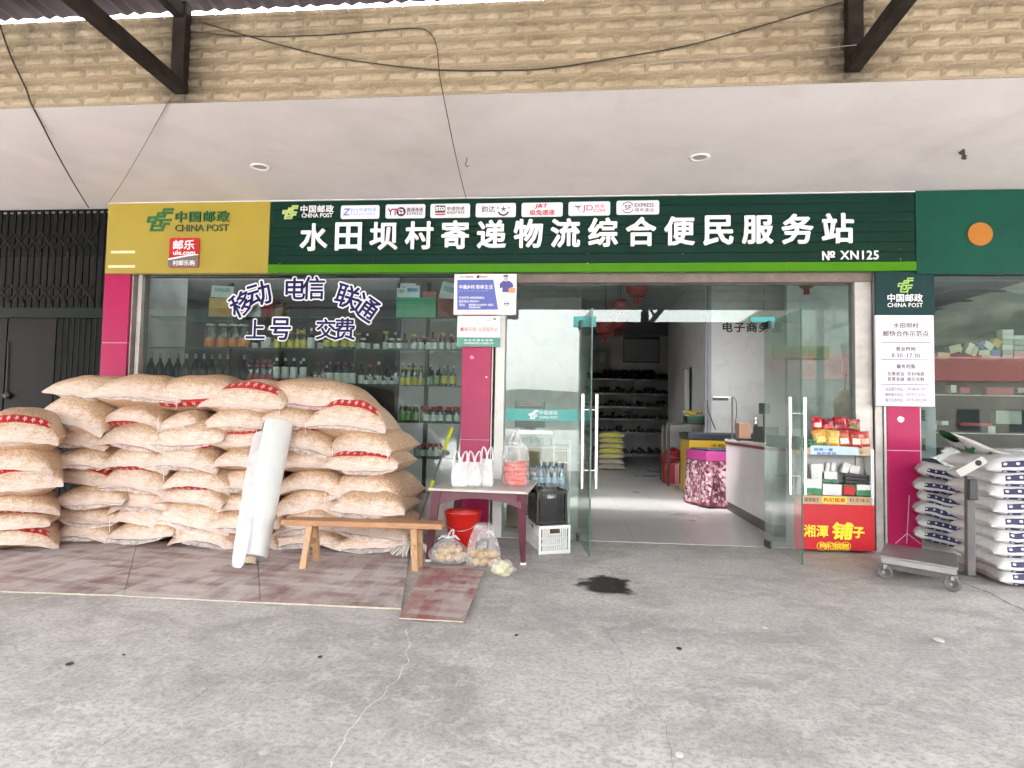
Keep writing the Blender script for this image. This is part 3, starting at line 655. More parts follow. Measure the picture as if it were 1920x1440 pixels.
for s_, bx_, bo in (('水田坝村', (1675, 605, 1722, 615), .01), ('邮快合作示范点', (1656, 620, 1741, 631), .01), ('营业时间', (1680, 650, 1716, 658), .02), ('8:30–17:30', (1672, 662.5, 1725, 670.5), 0), ('服务范围', (1681, 683, 1715, 691), .02),
                    ('包裹收投  农村电商', (1664, 697, 1733, 705), 0), ('普惠金融  邮乐优鲜', (1664, 707, 1733, 715), 0)): put(b, s_, bx_, YQ, bo, 1.05, .002)
for y in (642, 674.5, 721): pxbox(b, (1652, y - .5, 1744, y + .5), YQ - .002, YQ)
b.build('lettering', g, t)
b = MB()
for y, s_ in ((729.5, '站点服务电话:'), (740, '邮政服务电话:'), (750, '服务监督电话:')): put(b, s_, (1660, y - 3.5, 1694, y + 3.5), YQ, 0, 1, .002)
for y, s_ in ((729.5, '139 8670 1911'), (740, '0719-5723311'), (750, '0719-5832300')): put(b, s_, (1700, y - 3, 1738, y + 3), YQ, 0, 1, .002)
b.build('lettering', mat('notice ink faint', (.24, .23, .27), .5), t)
# posters on the middle pillar
YA = -.045
t = thing('courier_poster', 'blue and white courier service board with a delivery worker above the middle pillar', 'poster', at(909, 590, YA))
b = MB(); pxbox(b, (851, 513.5, 968, 590), YA, -.002); b.build('board', mat('poster white', (.74, .73, .74), .35, .02), t, bevel=.003)
b = MB(); q = [at(*p_, YA) for p_ in ((857.5, 525), (925, 524.5), (934, 580.5), (857.5, 581))]; b.prism([(v.x, v.z) for v in reversed(q)], YA - .002, YA); b.build('blue_field', mat('poster blue', (.085, .115, .40), .4, .04), t)
b = MB(); put(b, '中通乡村', (861, 534, 890, 542), YA - .002, .03, 1, .002); put(b, '简单生活', (892, 534, 924, 542), YA - .002, .01, 1, .002)
for y, s_, x in ((558, '村站名称', 879), (565, '服务电话', 879), (571.5, '地址', 872)): put(b, s_, (860.5, y - 2.6, x, y + 2.6), YA - .002, 0, 1, .002)
put(b, '水田坝村便民服务站', (880, 556, 908, 560.5), YA - .002, .02, 1, .002); put(b, '13986701911', (880, 563, 898, 567), YA - .002, .02, 1, .002); put(b, '郧西县香口乡水田坝村一组路口', (879, 569.5, 925, 573.5), YA - .002, .02, 1, .002); put(b, '便民服务站旁', (879, 574.5, 901, 578), YA - .002, .02, 1, .002)
for i in range(12): pxbox(b, (861 + i * 4.8, 545, 862 + i * 4.8, 546), YA - .003, YA - .002)
b.build('lettering', wst, t)
b = MB(); put(b, 'ZTO 中通快递', (862, 517, 887, 521.5), YA, .01, 1, .002); put(b, '邮政快递', (900, 517, 914, 521), YA, .01, 1, .002); pxround(b, (894, 516, 899, 521.5), YA - .002, YA, .008); b.build('lettering', ink, t)
b = MB(); q = at(950, 574, YA); b.disc(at(950, 569.5, YA), .024, YA - .0015, YA); b.build('emblem', ink, t)
b = MB(); b.disc(at(950, 569.5, YA), .019, YA - .003, YA - .0015); b.build('emblem', wst, t)
b = MB(); pxbox(b, (945, 568.5, 955, 570.5), YA - .004, YA - .003); b.build('emblem', ink, t)
b = MB()
for poly in ([(937, 532), (944, 526), (949, 528), (954, 526), (961, 531), (963, 538), (957, 540), (956, 548), (942, 548), (942, 539), (937, 541)],):
    q = [at(*p_, YA) for p_ in poly]; b.prism([(v.x, v.z) for v in reversed(q)], YA - .002, YA)
q = [at(*p_, YA) for p_ in ((944, 516.5), (949, 514.8), (953, 516.5), (953.5, 519), (943.5, 519))]; b.prism([(v.x, v.z) for v in reversed(q)], YA - .0025, YA); b.build('uniform', mat('poster uniform', (.06, .06, .26), .4), t)
b = MB(); q = [at(*p_, YA) for p_ in ((944.5, 519), (953, 519), (952.5, 524), (950.5, 527), (947.5, 527), (945, 524))]; b.prism([(v.x, v.z) for v in reversed(q)], YA - .0022, YA); b.build('face', mat('poster skin', (.55, .36, .27), .5), t)
b = MB(); pxbox(b, (953.5, 540, 966, 549), YA - .003, YA); b.build('parcel', mat('poster orange', (.60, .27, .13), .5), t)
t = thing('bank_notice', 'white notice with red lettering and teal foot below the courier poster', 'poster', at(897, 650, YA))
b = MB(); pxbox(b, (857, 592.5, 938, 650), YA + .004, -.002); b.build('board', mat('poster white', (.74, .73, .74), .35, .02), t, bevel=.003)
b = MB(); pxbox(b, (857, 632.5, 938, 650), YA + .001, YA + .004); b.build('foot_field', mat('poster teal', (.07, .27, .22), .4), t)
b = MB(); put(b, '邮乐购', (871, 613, 893, 622), YA + .004, 0, 1, .002); put(b, '品质服务站', (898, 613, 933, 622), YA + .004, 0, 1, .002); pxbox(b, (863.5, 614, 869, 621), YA + .002, YA + .004); b.build('lettering', mat('poster pink ink', (.55, .16, .20), .4), t)
b = MB(); put(b, '商品质量有保障', (870, 636, 924, 640), YA + .001, 0, 1.3, .002); put(b, '中国邮政集团有限公司水田坝分公司', (870, 641.5, 925, 645.5), YA + .001, 0, 1, .002); b.build('lettering', wst, t)
b = MB(); put(b, '中国邮政', (912, 599, 920, 602), YA + .004, 0, 1, .002); pxbox(b, (925, 596, 930, 600), YA + .002, YA + .004); b.build('emblem', mat('logo grey light', (.2, .19, .2), .4), t)

# ================================================================== FOLDING GATE AT LEFT
YG = .18
t = thing('folding_gate', 'dark green steel folding gate with lattice top closing the bay at far left', 'gate', at(100, 900, YG))
gm = mat('gate green black', (.003, .0035, .003), .55, .4, 8, spec=.12, dirt='120e0a', dirtamt=.4)
gx = [at(x, 480, YG).x for x in range(-210, 205, 13)]
zt, zm = at(100, 392, YG).z, at(100, 578, YG).z
for i, x in enumerate(gx):
    b = MB(); b.bar((x, YG, zm), (x, YG, zt), .022 if i % 2 else .032, .02); b.build('bar', gm, t)
for yc in (452, 548):
    b = MB(); zc = at(100, yc, YG).z; st_ = (gx[1] - gx[0]) * 2
    for i in range(0, len(gx) - 2, 2):
        b.bar((gx[i], YG - .016, zc - .11), (gx[i] + st_, YG - .016, zc + .11), .008, .028); b.bar((gx[i], YG - .024, zc + .11), (gx[i] + st_, YG - .024, zc - .11), .008, .028)
    b.build('lattice', gm, t)
b = MB(); b.box((gx[0], YG - .05, at(100, 597, YG).z), (PL[0] - .01, YG + .02, zm)); b.box((gx[0], YG - .03, zt - .02), (PL[0] - .01, YG + .03, ZS - .003)); b.build('rail', mat('gate rail', (.004, .0085, .0065), .5, .3, 8, spec=.12), t, bevel=.004)
b = MB(); b.box((gx[0], YG - .02, 0), (at(14, 650, YG).x, YG, zm - .1)); b.box((at(17, 650, YG).x, YG - .02, 0), (at(106, 650, YG).x, YG, zm - .1)); b.build('sheet_panel', mat('gate sheet', (.0055, .0042, .0038), .5, .2, 3, spec=.12, dirt='120e0a', dirtamt=.5), t, bevel=.003)
for k in range(8):
    b = MB(); x = at(115 + k * 10.5, 650, YG).x; b.bar((x, YG, 0), (x, YG, zm - .1), .014, .014); b.build('bar', mat('gate rail', (.018, .030, .024), .5, .3, 8), t)
b = MB(); b.tube([at(15, 640, YG - .03), at(14, 690, YG - .03), at(12, 735, YG - .03)], .006); b.blob(at(13, 742, YG - .03), (.05, .03, .04), 4, .4); b.build('chain', mat('chain rust', (.03, .025, .02), .7), t)
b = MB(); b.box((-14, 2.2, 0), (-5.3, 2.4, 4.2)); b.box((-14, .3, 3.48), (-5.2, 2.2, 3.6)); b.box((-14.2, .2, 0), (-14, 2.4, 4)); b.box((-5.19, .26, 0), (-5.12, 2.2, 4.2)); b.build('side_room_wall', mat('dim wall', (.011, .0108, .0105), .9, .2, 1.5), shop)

# ================================================================== CORN SACKS
def cornmat(name, band):
    k = NT(name); co = k.coord(); uv = k.n('UVMap').outputs[0]
    sp = k.n('SeparateXYZ'); k.t.links.new(uv, sp.inputs[0]); u, v = sp.outputs[0], sp.outputs[1]
    vo = k.n('TexVoronoi'); k.t.links.new(co, vo.inputs['Vector']); vo.inputs['Scale'].default_value = 112
    hsv = k.n('SeparateColor'); k.t.links.new(vo.outputs['Color'], hsv.inputs[0])
    grain = k.ramp(hsv.outputs[0], (0., (.33, .165, .060)), (.35, (.52, .295, .130)), (.7, (.63, .41, .21)), (1., (.73, .58, .40)))
    grain = k.mix(k.ramp(vo.outputs['Distance'], (.35, 0.), (.75, .45)), grain, (.26, .11, .035))
    big = k.noise(co, 4.5, 5, .6); fold = k.noise(k.map(co, (1, 1, 2.2)), 13, 7, .65, .8)
    milk = k.math('ADD', k.math('MULTIPLY', k.ramp(big, (.4, 0.), (.75, 1.)), .20), k.math('MULTIPLY', k.ramp(fold, (.56, 0.), (.76, 1.)), .26))
    av = k.math('ABSOLUTE', v)
    edge = k.math('ADD', k.ramp(k.math('ADD', av, k.math('MULTIPLY', k.math('SUBTRACT', fold, .5), .22)), (.024, .72), (.085, 0.)), milk, clamp=True)
    plast = (.71, .60, .54)
    c = k.mix(k.math('ADD', edge, .17, clamp=True), grain, plast)
    # printed band with stars
    if band:
        cen, wid = band
        t = k.math('DIVIDE', k.math('SUBTRACT', v, cen), wid)
        un = k.math('MULTIPLY', u, 11.0); fr = k.math('SUBTRACT', k.math('FRACT', un), .5)
        tt = k.math('MULTIPLY', t, .75); r = k.math('SQRT', k.math('ADD', k.math('MULTIPLY', fr, fr), k.math('MULTIPLY', tt, tt)))
        ang = k.math('ARCTAN2', tt, fr); star = k.math('LESS_THAN', r, k.math('ADD', .20, k.math('MULTIPLY', k.math('COSINE', k.math('MULTIPLY', k.math('ADD', ang, .31), 5.0)), .08)))
        inb = k.math('MULTIPLY', k.math('LESS_THAN', k.math('ABSOLUTE', t), .5), k.math('MULTIPLY', k.math('GREATER_THAN', u, .10), k.math('LESS_THAN', u, .88)))
        inb = k.math('MULTIPLY', inb, k.ramp(fold, (.62, 1.), (.74, .35)))
        c = k.mix(inb, c, k.mix(star, (.46, .012, .016), (.66, .48, .44)))
    else:
        pr = k.math('MULTIPLY', k.math('LESS_THAN', k.math('ABSOLUTE', k.math('SUBTRACT', v, -.035)), .013), k.math('LESS_THAN', k.math('ABSOLUTE', k.math('SUBTRACT', u, .56)), .12))
        pr = k.math('MULTIPLY', pr, k.ramp(k.noise(co, 70, 3), (.45, 0.), (.55, 1.)))
        c = k.mix(pr, c, (.26, .03, .06))
    k.base(c)
    k.p(Roughness=k.math('ADD', k.math('MULTIPLY', fold, .3), .26), Specular_IOR_Level=.45)
    k.bump(k.math('ADD', k.math('MULTIPLY', vo.outputs['Distance'], -.30), k.math('MULTIPLY', fold, 1.5)), .55, .014)
    MATS[name] = k.m; return k.m
CM = {'n': cornmat('corn sack plain', None), 't': cornmat('corn sack band above', (.130, .088)), 'b': cornmat('corn sack band below', (-.080, .082))}
flapm = film('sack plastic edge', (.80, .72, .69), .30, .22, 26, .5)
stringm = mat('white string', (.75, .72, .68), .8)
def sackmesh(w, L, h, seed, nu=22, nv=20, blunt=.5, pinch=2.4, droop=1.0, flange=.034, ep=.60):
    """lying sack: seam at the front edge, corners pulled out, filled belly behind; returns verts, faces, uvs"""
    vs = []; fs = []; uvs = []; rows = []
    rnd = random.Random(seed); o = Vector((rnd.random() * 50, rnd.random() * 50, 0))
    sagc = rnd.uniform(-.10, .35) * droop; skew = rnd.uniform(-.10, .10)
    fl_ = flange; vv = [0, .02, .034, .05, .065, .085, .14, .21, .29, .38, .48, .58, .68, .77, .85, .91, .955, .98, 1.0]
    def pt(u, v, s):
        un = 2 * u - 1
        vf = min(1, max(0, (v - fl_) / (1 - 2 * fl_))); ev = max(0, 1 - abs(2 * vf - 1) ** 3.2) ** blunt; eu = max(0, 1 - abs(un) ** pinch) ** ep
        T = h / 2 * ev * eu
        side = 1 - .055 * math.sin(math.pi * v) ** .5 * 1.0 + .03 * noise.noise(Vector((v * 3, 0, seed)))
        x = un * w / 2 * side; y = v * L - .02 * (1 - un * un) * (1 - v) * 0
        y += .045 * (1 - abs(un) ** 2.0) * (-(1 - v) + v) * .6   # ends bulge between the corners
        zc = -h * sagc * (un * un) * (1 - .5 * v) + h * skew * un - h * .16 * max(0, 1 - v / .12) ** 2
        q = Vector((un * 1.8, v * 2.5, s * .7)) + o
        T2 = T * (1 + .16 * noise.noise(q)) + (.007 * noise.noise(q * 4) + .0035 * noise.noise(q * 9.5)) * min(1, T / (h * .15)) * (1 if T > 0 else 0)
        zc += .010 * noise.noise(Vector((un * 3, v * 3, seed * 1.3))) + (.011 * noise.noise(Vector((un * 9, seed, 2))) * max(0, 1 - v / .07))
        return (x, y, zc + s * max(T2, .0012) * (1.12 if s > 0 else .88))
    n = nu + 1
    for s in (1, -1):
        for v in vv:
            for i in range(n):
                u = i / nu; vs.append(pt(u, v, s)); uvs.append((u, s * (v + .0001) * L / .75))
    m = len(vv)
    for s in (0, 1):
        b0 = s * m * n
        for j in range(m - 1):
            for i in range(nu):
                q = (b0 + j * n + i, b0 + j * n + i + 1, b0 + (j + 1) * n + i + 1, b0 + (j + 1) * n + i); fs.append(q if s == 0 else q[::-1])
    # stitch the rim
    for j in range(m - 1):
        for i, fl in ((0, 0), (nu, 1)):
            a, b_, c, d = j * n + i, (j + 1) * n + i, m * n + (j + 1) * n + i, m * n + j * n + i; fs.append((a, b_, c, d) if not fl else (d, c, b_, a))
    for i in range(nu):
        fs.append((i + 1, i, m * n + i, m * n + i + 1)); k = (m - 1) * n; fs.append((k + i, k + i + 1, m * n + k + i + 1, m * n + k + i))
    return vs, fs, uvs
def sackobj(name, mats, w, L, h, M, seed, label, cat, group, **kw):
    vs, fs, uvs = sackmesh(w, L, h, seed, **kw)
    me = bpy.data.meshes.new(name); me.from_pydata(vs, [], fs); me.materials.append(mats)
    l = me.uv_layers.new(name='UVMap'); l.data.foreach_set('uv', [c for lp in me.loops for c in uvs[lp.vertex_index]])
    me.polygons.foreach_set('use_smooth', [True] * len(fs)); me.update()
    o = bpy.data.objects.new(name, me); COL.objects.link(o); o.matrix_world = M
    o['label'] = label; o['category'] = cat; o['group'] = group
    o.modifiers.new('sub', 'SUBSURF').render_levels = 1; o.modifiers['sub'].levels = 0
    return o
ROWN = ['bottom', 'second', 'third', 'fourth', 'fifth', 'sixth', 'seventh', 'top']
# photo boxes of the sack ends: column -> (row, x0, x1, y0, y1, band)
SACKS = {
 'left end': [(0, 99, 203, 985, 1022, 'n'), (1, 94, 216, 956, 991, 'n'), (2, 95, 223, 917, 958, 'n'), (3, 95, 210, 877, 920, 't'), (4, 84, 200, 843, 881, 'n'), (5, 88, 196, 803, 846, 'n'), (6, 54, 190, 750, 814, 'n'), (7, 90, 226, 706, 764, 'n')],
 'second': [(0, 200, 318, 988, 1026, 'n'), (1, 210, 334, 950, 1000, 'n'), (2, 203, 318, 913, 964, 'n'), (3, 193, 310, 876, 931, 'n'), (4, 189, 308, 838, 890, 'b'), (5, 178, 313, 799, 849, 'b'), (6, 180, 301, 761, 803, 'b'), (7, 168, 330, 703, 766, 'n')],
 'third': [(0, 312, 432, 990, 1030, 'n'), (1, 303, 424, 948, 1004, 'n'), (2, 293, 412, 907, 957, 'n'), (3, 306, 424, 880, 926, 'b'), (4, 275, 400, 839, 888, 'n'), (5, 277, 412, 798, 852, 'b'), (6, 288, 392, 774, 818, 'b'), (7, 260, 430, 707, 772, 'b')],
 'fourth': [(0, 425, 516, 1000, 1034, 'n'), (1, 395, 518, 964, 1003, 'b'), (2, 392, 512, 928, 968, 'n'), (3, 391, 513, 884, 930, 'n'), (4, 393, 508, 844, 886, 'n'), (5, 382, 503, 809, 850, 't'), (6, 378, 494, 765, 817, 'n'), (7, 374, 528, 716, 787, 't')],
 'fifth': [(0, 508, 634, 1000, 1043, 'b'), (1, 514, 636, 960, 1003, 'n'), (2, 508, 632, 920, 977, 'n'), (3, 508, 636, 884, 931, 'n'), (4, 500, 637, 848, 888, 'n'), (5, 497, 622, 809, 852, 'n'), (6, 488, 602, 768, 812, 'b'), (7, 482, 660, 713, 783, 'b')],
 'right end': [(0, 634, 757, 1008, 1044, 'b'), (1, 630, 757, 975, 1016, 'n'), (2, 626, 752, 930, 980, 'n'), (3, 613, 746, 888, 946, 'n'), (4, 608, 738, 851, 897, 't'), (5, 603, 728, 812, 861, 'b'), (6, 580, 716, 752, 819, 't')],
}
sd = 0
for cn, rows in SACKS.items():
    for (r, x0, x1, y0, y1, band) in rows:
        sd += 1; rnd = random.Random(sd * 13)
        Yf = -1.02 + (.16 if r == 7 else .08 if r == 6 else rnd.uniform(-.07, .07))
        if r >= 6: Yf += rnd.uniform(-.05, .05)
        a, b_, c = at(x0, (y0 + y1) / 2, Yf), at(x1, (y0 + y1) / 2, Yf), at((x0 + x1) / 2, y1, Yf); t = at((x0 + x1) / 2, y0, Yf)
        w = (b_.x - a.x) * 1.12; h = (t.z - c.z) * (1.36 if r < 7 else 1.2); cen = (a + b_) / 2; cen.z = (t.z + c.z) / 2 + h * .02
        if r == 0: cen.z = max(cen.z, h * .44)
        yaw = rnd.uniform(-.10, .10); roll = rnd.uniform(-.06, .06) + (.07 if r == 7 and cn not in ('fifth',) else 0); pit = rnd.uniform(-.05, .02) + (.10 if r >= 6 else 0)
        if cn in ('second', 'third') and r in (1, 3, 4, 5): roll += .10
        if cn == 'right end': yaw -= .05
        M = Matrix.Translation(cen) @ Matrix.Rotation(yaw, 4, 'Z') @ Matrix.Rotation(roll, 4, 'Y') @ Matrix.Rotation(-pit, 4, 'X')
        bt = {'n': 'plain ended', 't': 'red star banded', 'b': 'red star edged'}[band]
        o = sackobj('corn_sack', CM[band], w, .78 if r > 0 else .8, h, M, sd, f'{bt} clear sack of corn, {ROWN[r]} row, {cn} column of the big stack', 'sack', 'corn sacks stacked by the window')
        if rnd.random() < .62:
            vs = o.data.vertices; row = [vs[i].co.copy() for i in range(23)]; b = MB(); a0 = rnd.randint(0, 6); a1 = rnd.randint(15, 22); q = []
            for j in range(4):
                for i in range(a0, a1 + 1):
                    e = max(0, math.sin(math.pi * (i - a0) / (a1 - a0))) ** .5; nz_ = noise.noise(Vector((i * .55, j * .4, sd))); nz2 = noise.noise(Vector((i * .8, j * .7, sd + 9)))
                    q.append(row[i] + Vector((.006 * nz2, -.004 - (.012 * j) * e + .010 * nz_ * j / 2, (-.004 - .008 * j * j / 2) * e + .014 * nz2 * j / 3)))
            m_ = a1 - a0 + 1; b.add(q, [(j * m_ + i, j * m_ + i + 1, (j + 1) * m_ + i + 1, (j + 1) * m_ + i) for j in range(3) for i in range(m_ - 1)], True)
            b.build('plastic_flap', flapm, o, sub=1).matrix_parent_inverse = Matrix()
        if rnd.random() < .4:
            s_ = rnd.choice((-1, 1)); p = M @ Vector((s_ * w * .45, .005, -h * .05)); b = MB()
            b.tube([M.inverted() @ q for q in (p, p + Vector((s_ * .01, -.02, -.02)), p + Vector((s_ * .015, -.03, -.07)), p + Vector((s_ * .006, -.03, -.12 - rnd.random() * .06)))], .0028, 5); so_ = b.build('tie_string', stringm, o); so_.matrix_parent_inverse = Matrix()
# the nearer stack cut by the left edge of the photo
for r, (cx_, y0, y1, hw_, yaw, band) in enumerate([(32, 994, 1041, 84, .62, 't'), (22, 956, 1000, 78, .50, 'n'), (32, 924, 965, 82, .66, 'b'), (38, 868, 938, 90, .66, 't'), (30, 838, 893, 86, .50, 'b'), (36, 776, 850, 96, .55, 't')]):
    sd += 1; Yf = -1.36; a, b_ = at(cx_ - hw_, (y0 + y1) / 2, Yf), at(cx_ + hw_, (y0 + y1) / 2, Yf); z1, z0 = at(cx_, y0, Yf).z, at(cx_, y1, Yf).z
    w = .66; h = (z1 - z0) * 1.2; c = (a + b_) / 2; c.z = max((z0 + z1) / 2, h * .44) 
    M = Matrix.Translation(c) @ Matrix.Rotation(yaw, 4, 'Z') @ Matrix.Rotation(.03, 4, 'Y') @ Matrix.Translation((0, -.2, 0))
    sackobj('corn_sack', CM[band], w, .86, h, M, sd, f'clear sack of corn, {["lowest", "second", "third", "fourth", "fifth", "topmost"][r]} in the nearer stack cut by the left edge', 'sack', 'corn sacks in the nearer stack')

# ================================================================== WHITE SACKS AT RIGHT
def whitesack(name, ua, ub):
    k = NT(name); co = k.coord(); uv = k.n('UVMap').outputs[0]
    sp = k.n('SeparateXYZ'); k.t.links.new(uv, sp.inputs[0]); u, v = sp.outputs[0], sp.outputs[1]
    fold = k.noise(k.map(co, (1, 1, 2)), 12, 6, .6, .7)
    c = k.mix(k.ramp(fold, (.3, 0.), (.7, 1.)), (.40, .395, .40), (.54, .535, .53))
    so3 = k.n('SeparateXYZ'); k.t.links.new(co, so3.inputs[0]); vz = k.math('ADD', v, k.math('MULTIPLY', k.math('SUBTRACT', fold, .5), .004)); fr_ = k.math('LESS_THAN', so3.outputs[1], .16)
    def lab(v0, v1):
        a = k.math('MULTIPLY', fr_, k.math('MULTIPLY', k.math('GREATER_THAN', vz, v0), k.math('LESS_THAN', vz, v1))); return k.math('MULTIPLY', a, k.math('MULTIPLY', k.math('GREATER_THAN', u, ua), k.math('LESS_THAN', u, ub)))
    l = k.math('MAXIMUM', lab(.005, .024), lab(-.024, -.006))
    f2 = k.math('SUBTRACT', k.math('FRACT', k.math('MULTIPLY', u, 9.3)), .5); g2 = k.math('MULTIPLY', k.math('SUBTRACT', k.math('ABSOLUTE', vz), .0145), 36.0)
    dot = k.math('LESS_THAN', k.math('ADD', k.math('MULTIPLY', f2, f2), k.math('MULTIPLY', g2, g2)), .025)
    c = k.mix(l, c, k.mix(dot, (.010, .006, .055), (.5, .48, .55))); k.base(c); k.p(Roughness=.5); k.bump(fold, .6, .012); return k.m
WM = whitesack('white woven sack', .14, .80); WM2 = whitesack('white woven sack printed right', .13, .60)
def wsack(cx_, y0, y1, x0, x1, Yf, yaw, roll, L, label, grp, wm=None):
    global sd; sd += 1
    a, b_ = at(x0, (y0 + y1) / 2, Yf), at(x1, (y0 + y1) / 2, Yf); z1, z0 = at((x0 + x1) / 2, y0, Yf).z, at((x0 + x1) / 2, y1, Yf).z
    c = (a + b_) / 2; h = (z1 - z0) * 1.22; c.z = max((z0 + z1) / 2, h * .45)
    M = Matrix.Translation(c) @ Matrix.Rotation(yaw, 4, 'Z') @ Matrix.Rotation(roll, 4, 'Y')
    return sackobj('white_sack', wm or WM, (b_.x - a.x) * 1.05, L, h, M, sd, label, 'sack', grp, pinch=4.2, droop=.3, flange=.004, blunt=.30, ep=.45)
for r, y in enumerate((1000, 977, 953, 929, 905, 880)):
    wsack(0, y, y + 26, 1722 + (r % 2) * 5, 1838, -.16 - .02 * (r % 3), -.20, .21, .66, f'white woven sack with navy label strips, {["lowest", "second", "third", "fourth", "fifth", "topmost"][r]} of the pile right of the pillar', 'white sacks right of the pillar')
for r, (y0, y1) in enumerate(((1066, 1106), (1038, 1070), (1010, 1041), (983, 1014), (957, 987), (931, 961), (909, 935), (888, 913), (864, 893))):
    y0, y1 = 1074 - r * 27.2, 1108 - r * 27.2
    wsack(0, y0, y1, 1872 + (6 if r % 2 else 0) + (8 if r == 0 else 0) - 2 * r, 2060, -1.28, -.03, .02, .66, f'plump white woven sack, {["lowest", "second", "third", "fourth", "fifth", "sixth", "seventh", "eighth", "topmost"][r]} of the stack behind the platform scale', 'white sacks behind the platform scale', WM2)
# folded empty sack on top, its mouth rolled open to the left
rings = [((1779, 818), .052, .11, -.03), ((1790, 824), .056, .14, -.02), ((1806, 833), .055, .20, 0), ((1828, 844), .042, .26, 0), ((1855, 851), .028, .27, 0), ((1900, 855), .022, .27, 0), ((1990, 858), .020, .26, 0)]
def sackring(c, rz, ry, sh, k_, f=1.0):
    p = at(*c, -.86); return [p + Vector((sh * math.sin(2 * math.pi * k / 20) * 2 + .012 * noise.noise(Vector((k * .9, k_, 1))), ry * f * math.cos(2 * math.pi * k / 20), rz * f * math.sin(2 * math.pi * k / 20) + .012 * noise.noise(Vector((k * .7, k_ * .8, 9))))) for k in range(20)]
b = MB(); vs = [v for i, g in enumerate(rings) for v in sackring(*g, i)]; n_ = len(rings)
b.add(vs, [(i * 20 + k, i * 20 + (k + 1) % 20, (i + 1) * 20 + (k + 1) % 20, (i + 1) * 20 + k) for i in range(n_ - 1) for k in range(20)], True)
lo_ = at(1850, 850, -.86)
o = b.build('empty_sack', mat('empty sack weave', (.38, .365, .355), .6, .2, 8, .5, 30), loc=lo_, sub=1, label='empty grey white sack lying rolled open on top of the white sack stack', category='sack')
b = MB(); vs = [v for i, g in enumerate(rings[:4]) for v in sackring(*g, i, .93)]
b.add(vs, [(i * 20 + k, (i + 1) * 20 + k, (i + 1) * 20 + (k + 1) % 20, i * 20 + (k + 1) % 20) for i in range(3) for k in range(20)], True); b.build('lining', mat('green lining', (.008, .11, .03), .6), o).matrix_parent_inverse = Matrix.Translation(-lo_)

# ================================================================== BOARDS ON THE GROUND
def boardmat(name, c1, c2, amt):
    k = NT(name); co = k.coord()
    br = k.n('TexBrick'); k.t.links.new(k.map(co, (1, 1, 1), (0, 0, .12)), br.inputs['Vector']); br.offset = .37; br.inputs['Scale'].default_value = 1
    br.inputs['Brick Width'].default_value = .34; br.inputs['Row Height'].default_value = .085; br.inputs['Mortar Size'].default_value = .004; br.inputs['Mortar Smooth'].default_value = .8; br.inputs['Bias'].default_value = 0
    br.inputs['Color1'].default_value = (0, 0, 0, 1); br.inputs['Color2'].default_value = (1, 1, 1, 1); br.inputs['Mortar'].default_value = (.5, .5, .5, 1)
    br2 = k.n('TexBrick'); k.t.links.new(k.map(co, (1, 1, 1), (0, 0, 1.47)), br2.inputs['Vector']); br2.offset = .41; br2.inputs['Scale'].default_value = 1
    br2.inputs['Brick Width'].default_value = .5; br2.inputs['Row Height'].default_value = .12; br2.inputs['Mortar Size'].default_value = .0; br2.inputs['Color1'].default_value = (0, 0, 0, 1); br2.inputs['Color2'].default_value = (1, 1, 1, 1)
    pat = k.math('ADD', k.math('MULTIPLY', br.outputs[0], .42), k.math('MULTIPLY', br2.outputs[0], .26))
    n1 = k.noise(k.map(co, (2.2, .8, 1), (0, 0, .15)), 2.4, 8, .68, .5); n2 = k.noise(co, 26, 6, .7)
    f = k.math('ADD', k.math('MULTIPLY', n1, .85), k.math('MULTIPLY', pat, .55))
    c = k.mix(k.ramp(f, (.44 + amt, 0.), (.74 + amt, 1.)), c1, c2); c = k.mix(k.math('MULTIPLY', k.ramp(n2, (.5, 0.), (.66, 1.)), .4), c, (.33, .29, .275))
    c = k.mix(k.math('MULTIPLY', k.ramp(k.noise(co, 1.3, 5, .6), (.5, 0.), (.66, 1.)), .35), c, (.20, .055, .055))
    k.base(c); k.p(Roughness=.5); k.bump(n2, .25, .004); return k.m
bm = boardmat('worn film board', (.20, .122, .120), (.50, .45, .44), -.03)
bm2 = boardmat('red film board', (.25, .075, .075), (.45, .39, .375), .0)
edge = mat('raw board edge', (.40, .365, .28), .8, .2, 30)
def board(label, q, m, z, th):
    c = [gnd(*p) for p in q]; b = MB(); b.hexa([(p.x, p.y, z) for p in c], [(p.x, p.y, z + th - .001) for p in c]); t = b.build('floor_board', edge, loc=(c[0].x, c[0].y, z), label=label, category='board', group='boards laid on the ground')
    b = MB(); ce = sum(c, Vector()) / 4
    b.hexa([(p.x, p.y, z + th - .0008) for p in c], [(p.x, p.y, z + th) for p in c]); b.build('face_film', m, t).matrix_parent_inverse = Matrix.Translation(-Vector((c[0].x, c[0].y, z)))
board('worn maroon board under the sacks, leftmost with a yellowish front edge', [(-330, 1100), (231, 1119), (262, 1000), (-120, 985)], bm, .002, .009)
board('worn maroon board in front of the sacks, under the leaning plastic roll', [(231.3, 1119.5), (487.6, 1132), (480, 1006), (263, 1000)], bm, .002, .008)
board('dark maroon scuffed board under the wooden bench', [(488.5, 1132), (752, 1144), (770, 1020), (481.5, 1006)], bm, .002, .010)
board('narrow red stained board under the potato bags', [(748, 1165), (868, 1172), (909, 1072), (795, 1066)], bm2, .014, .007)

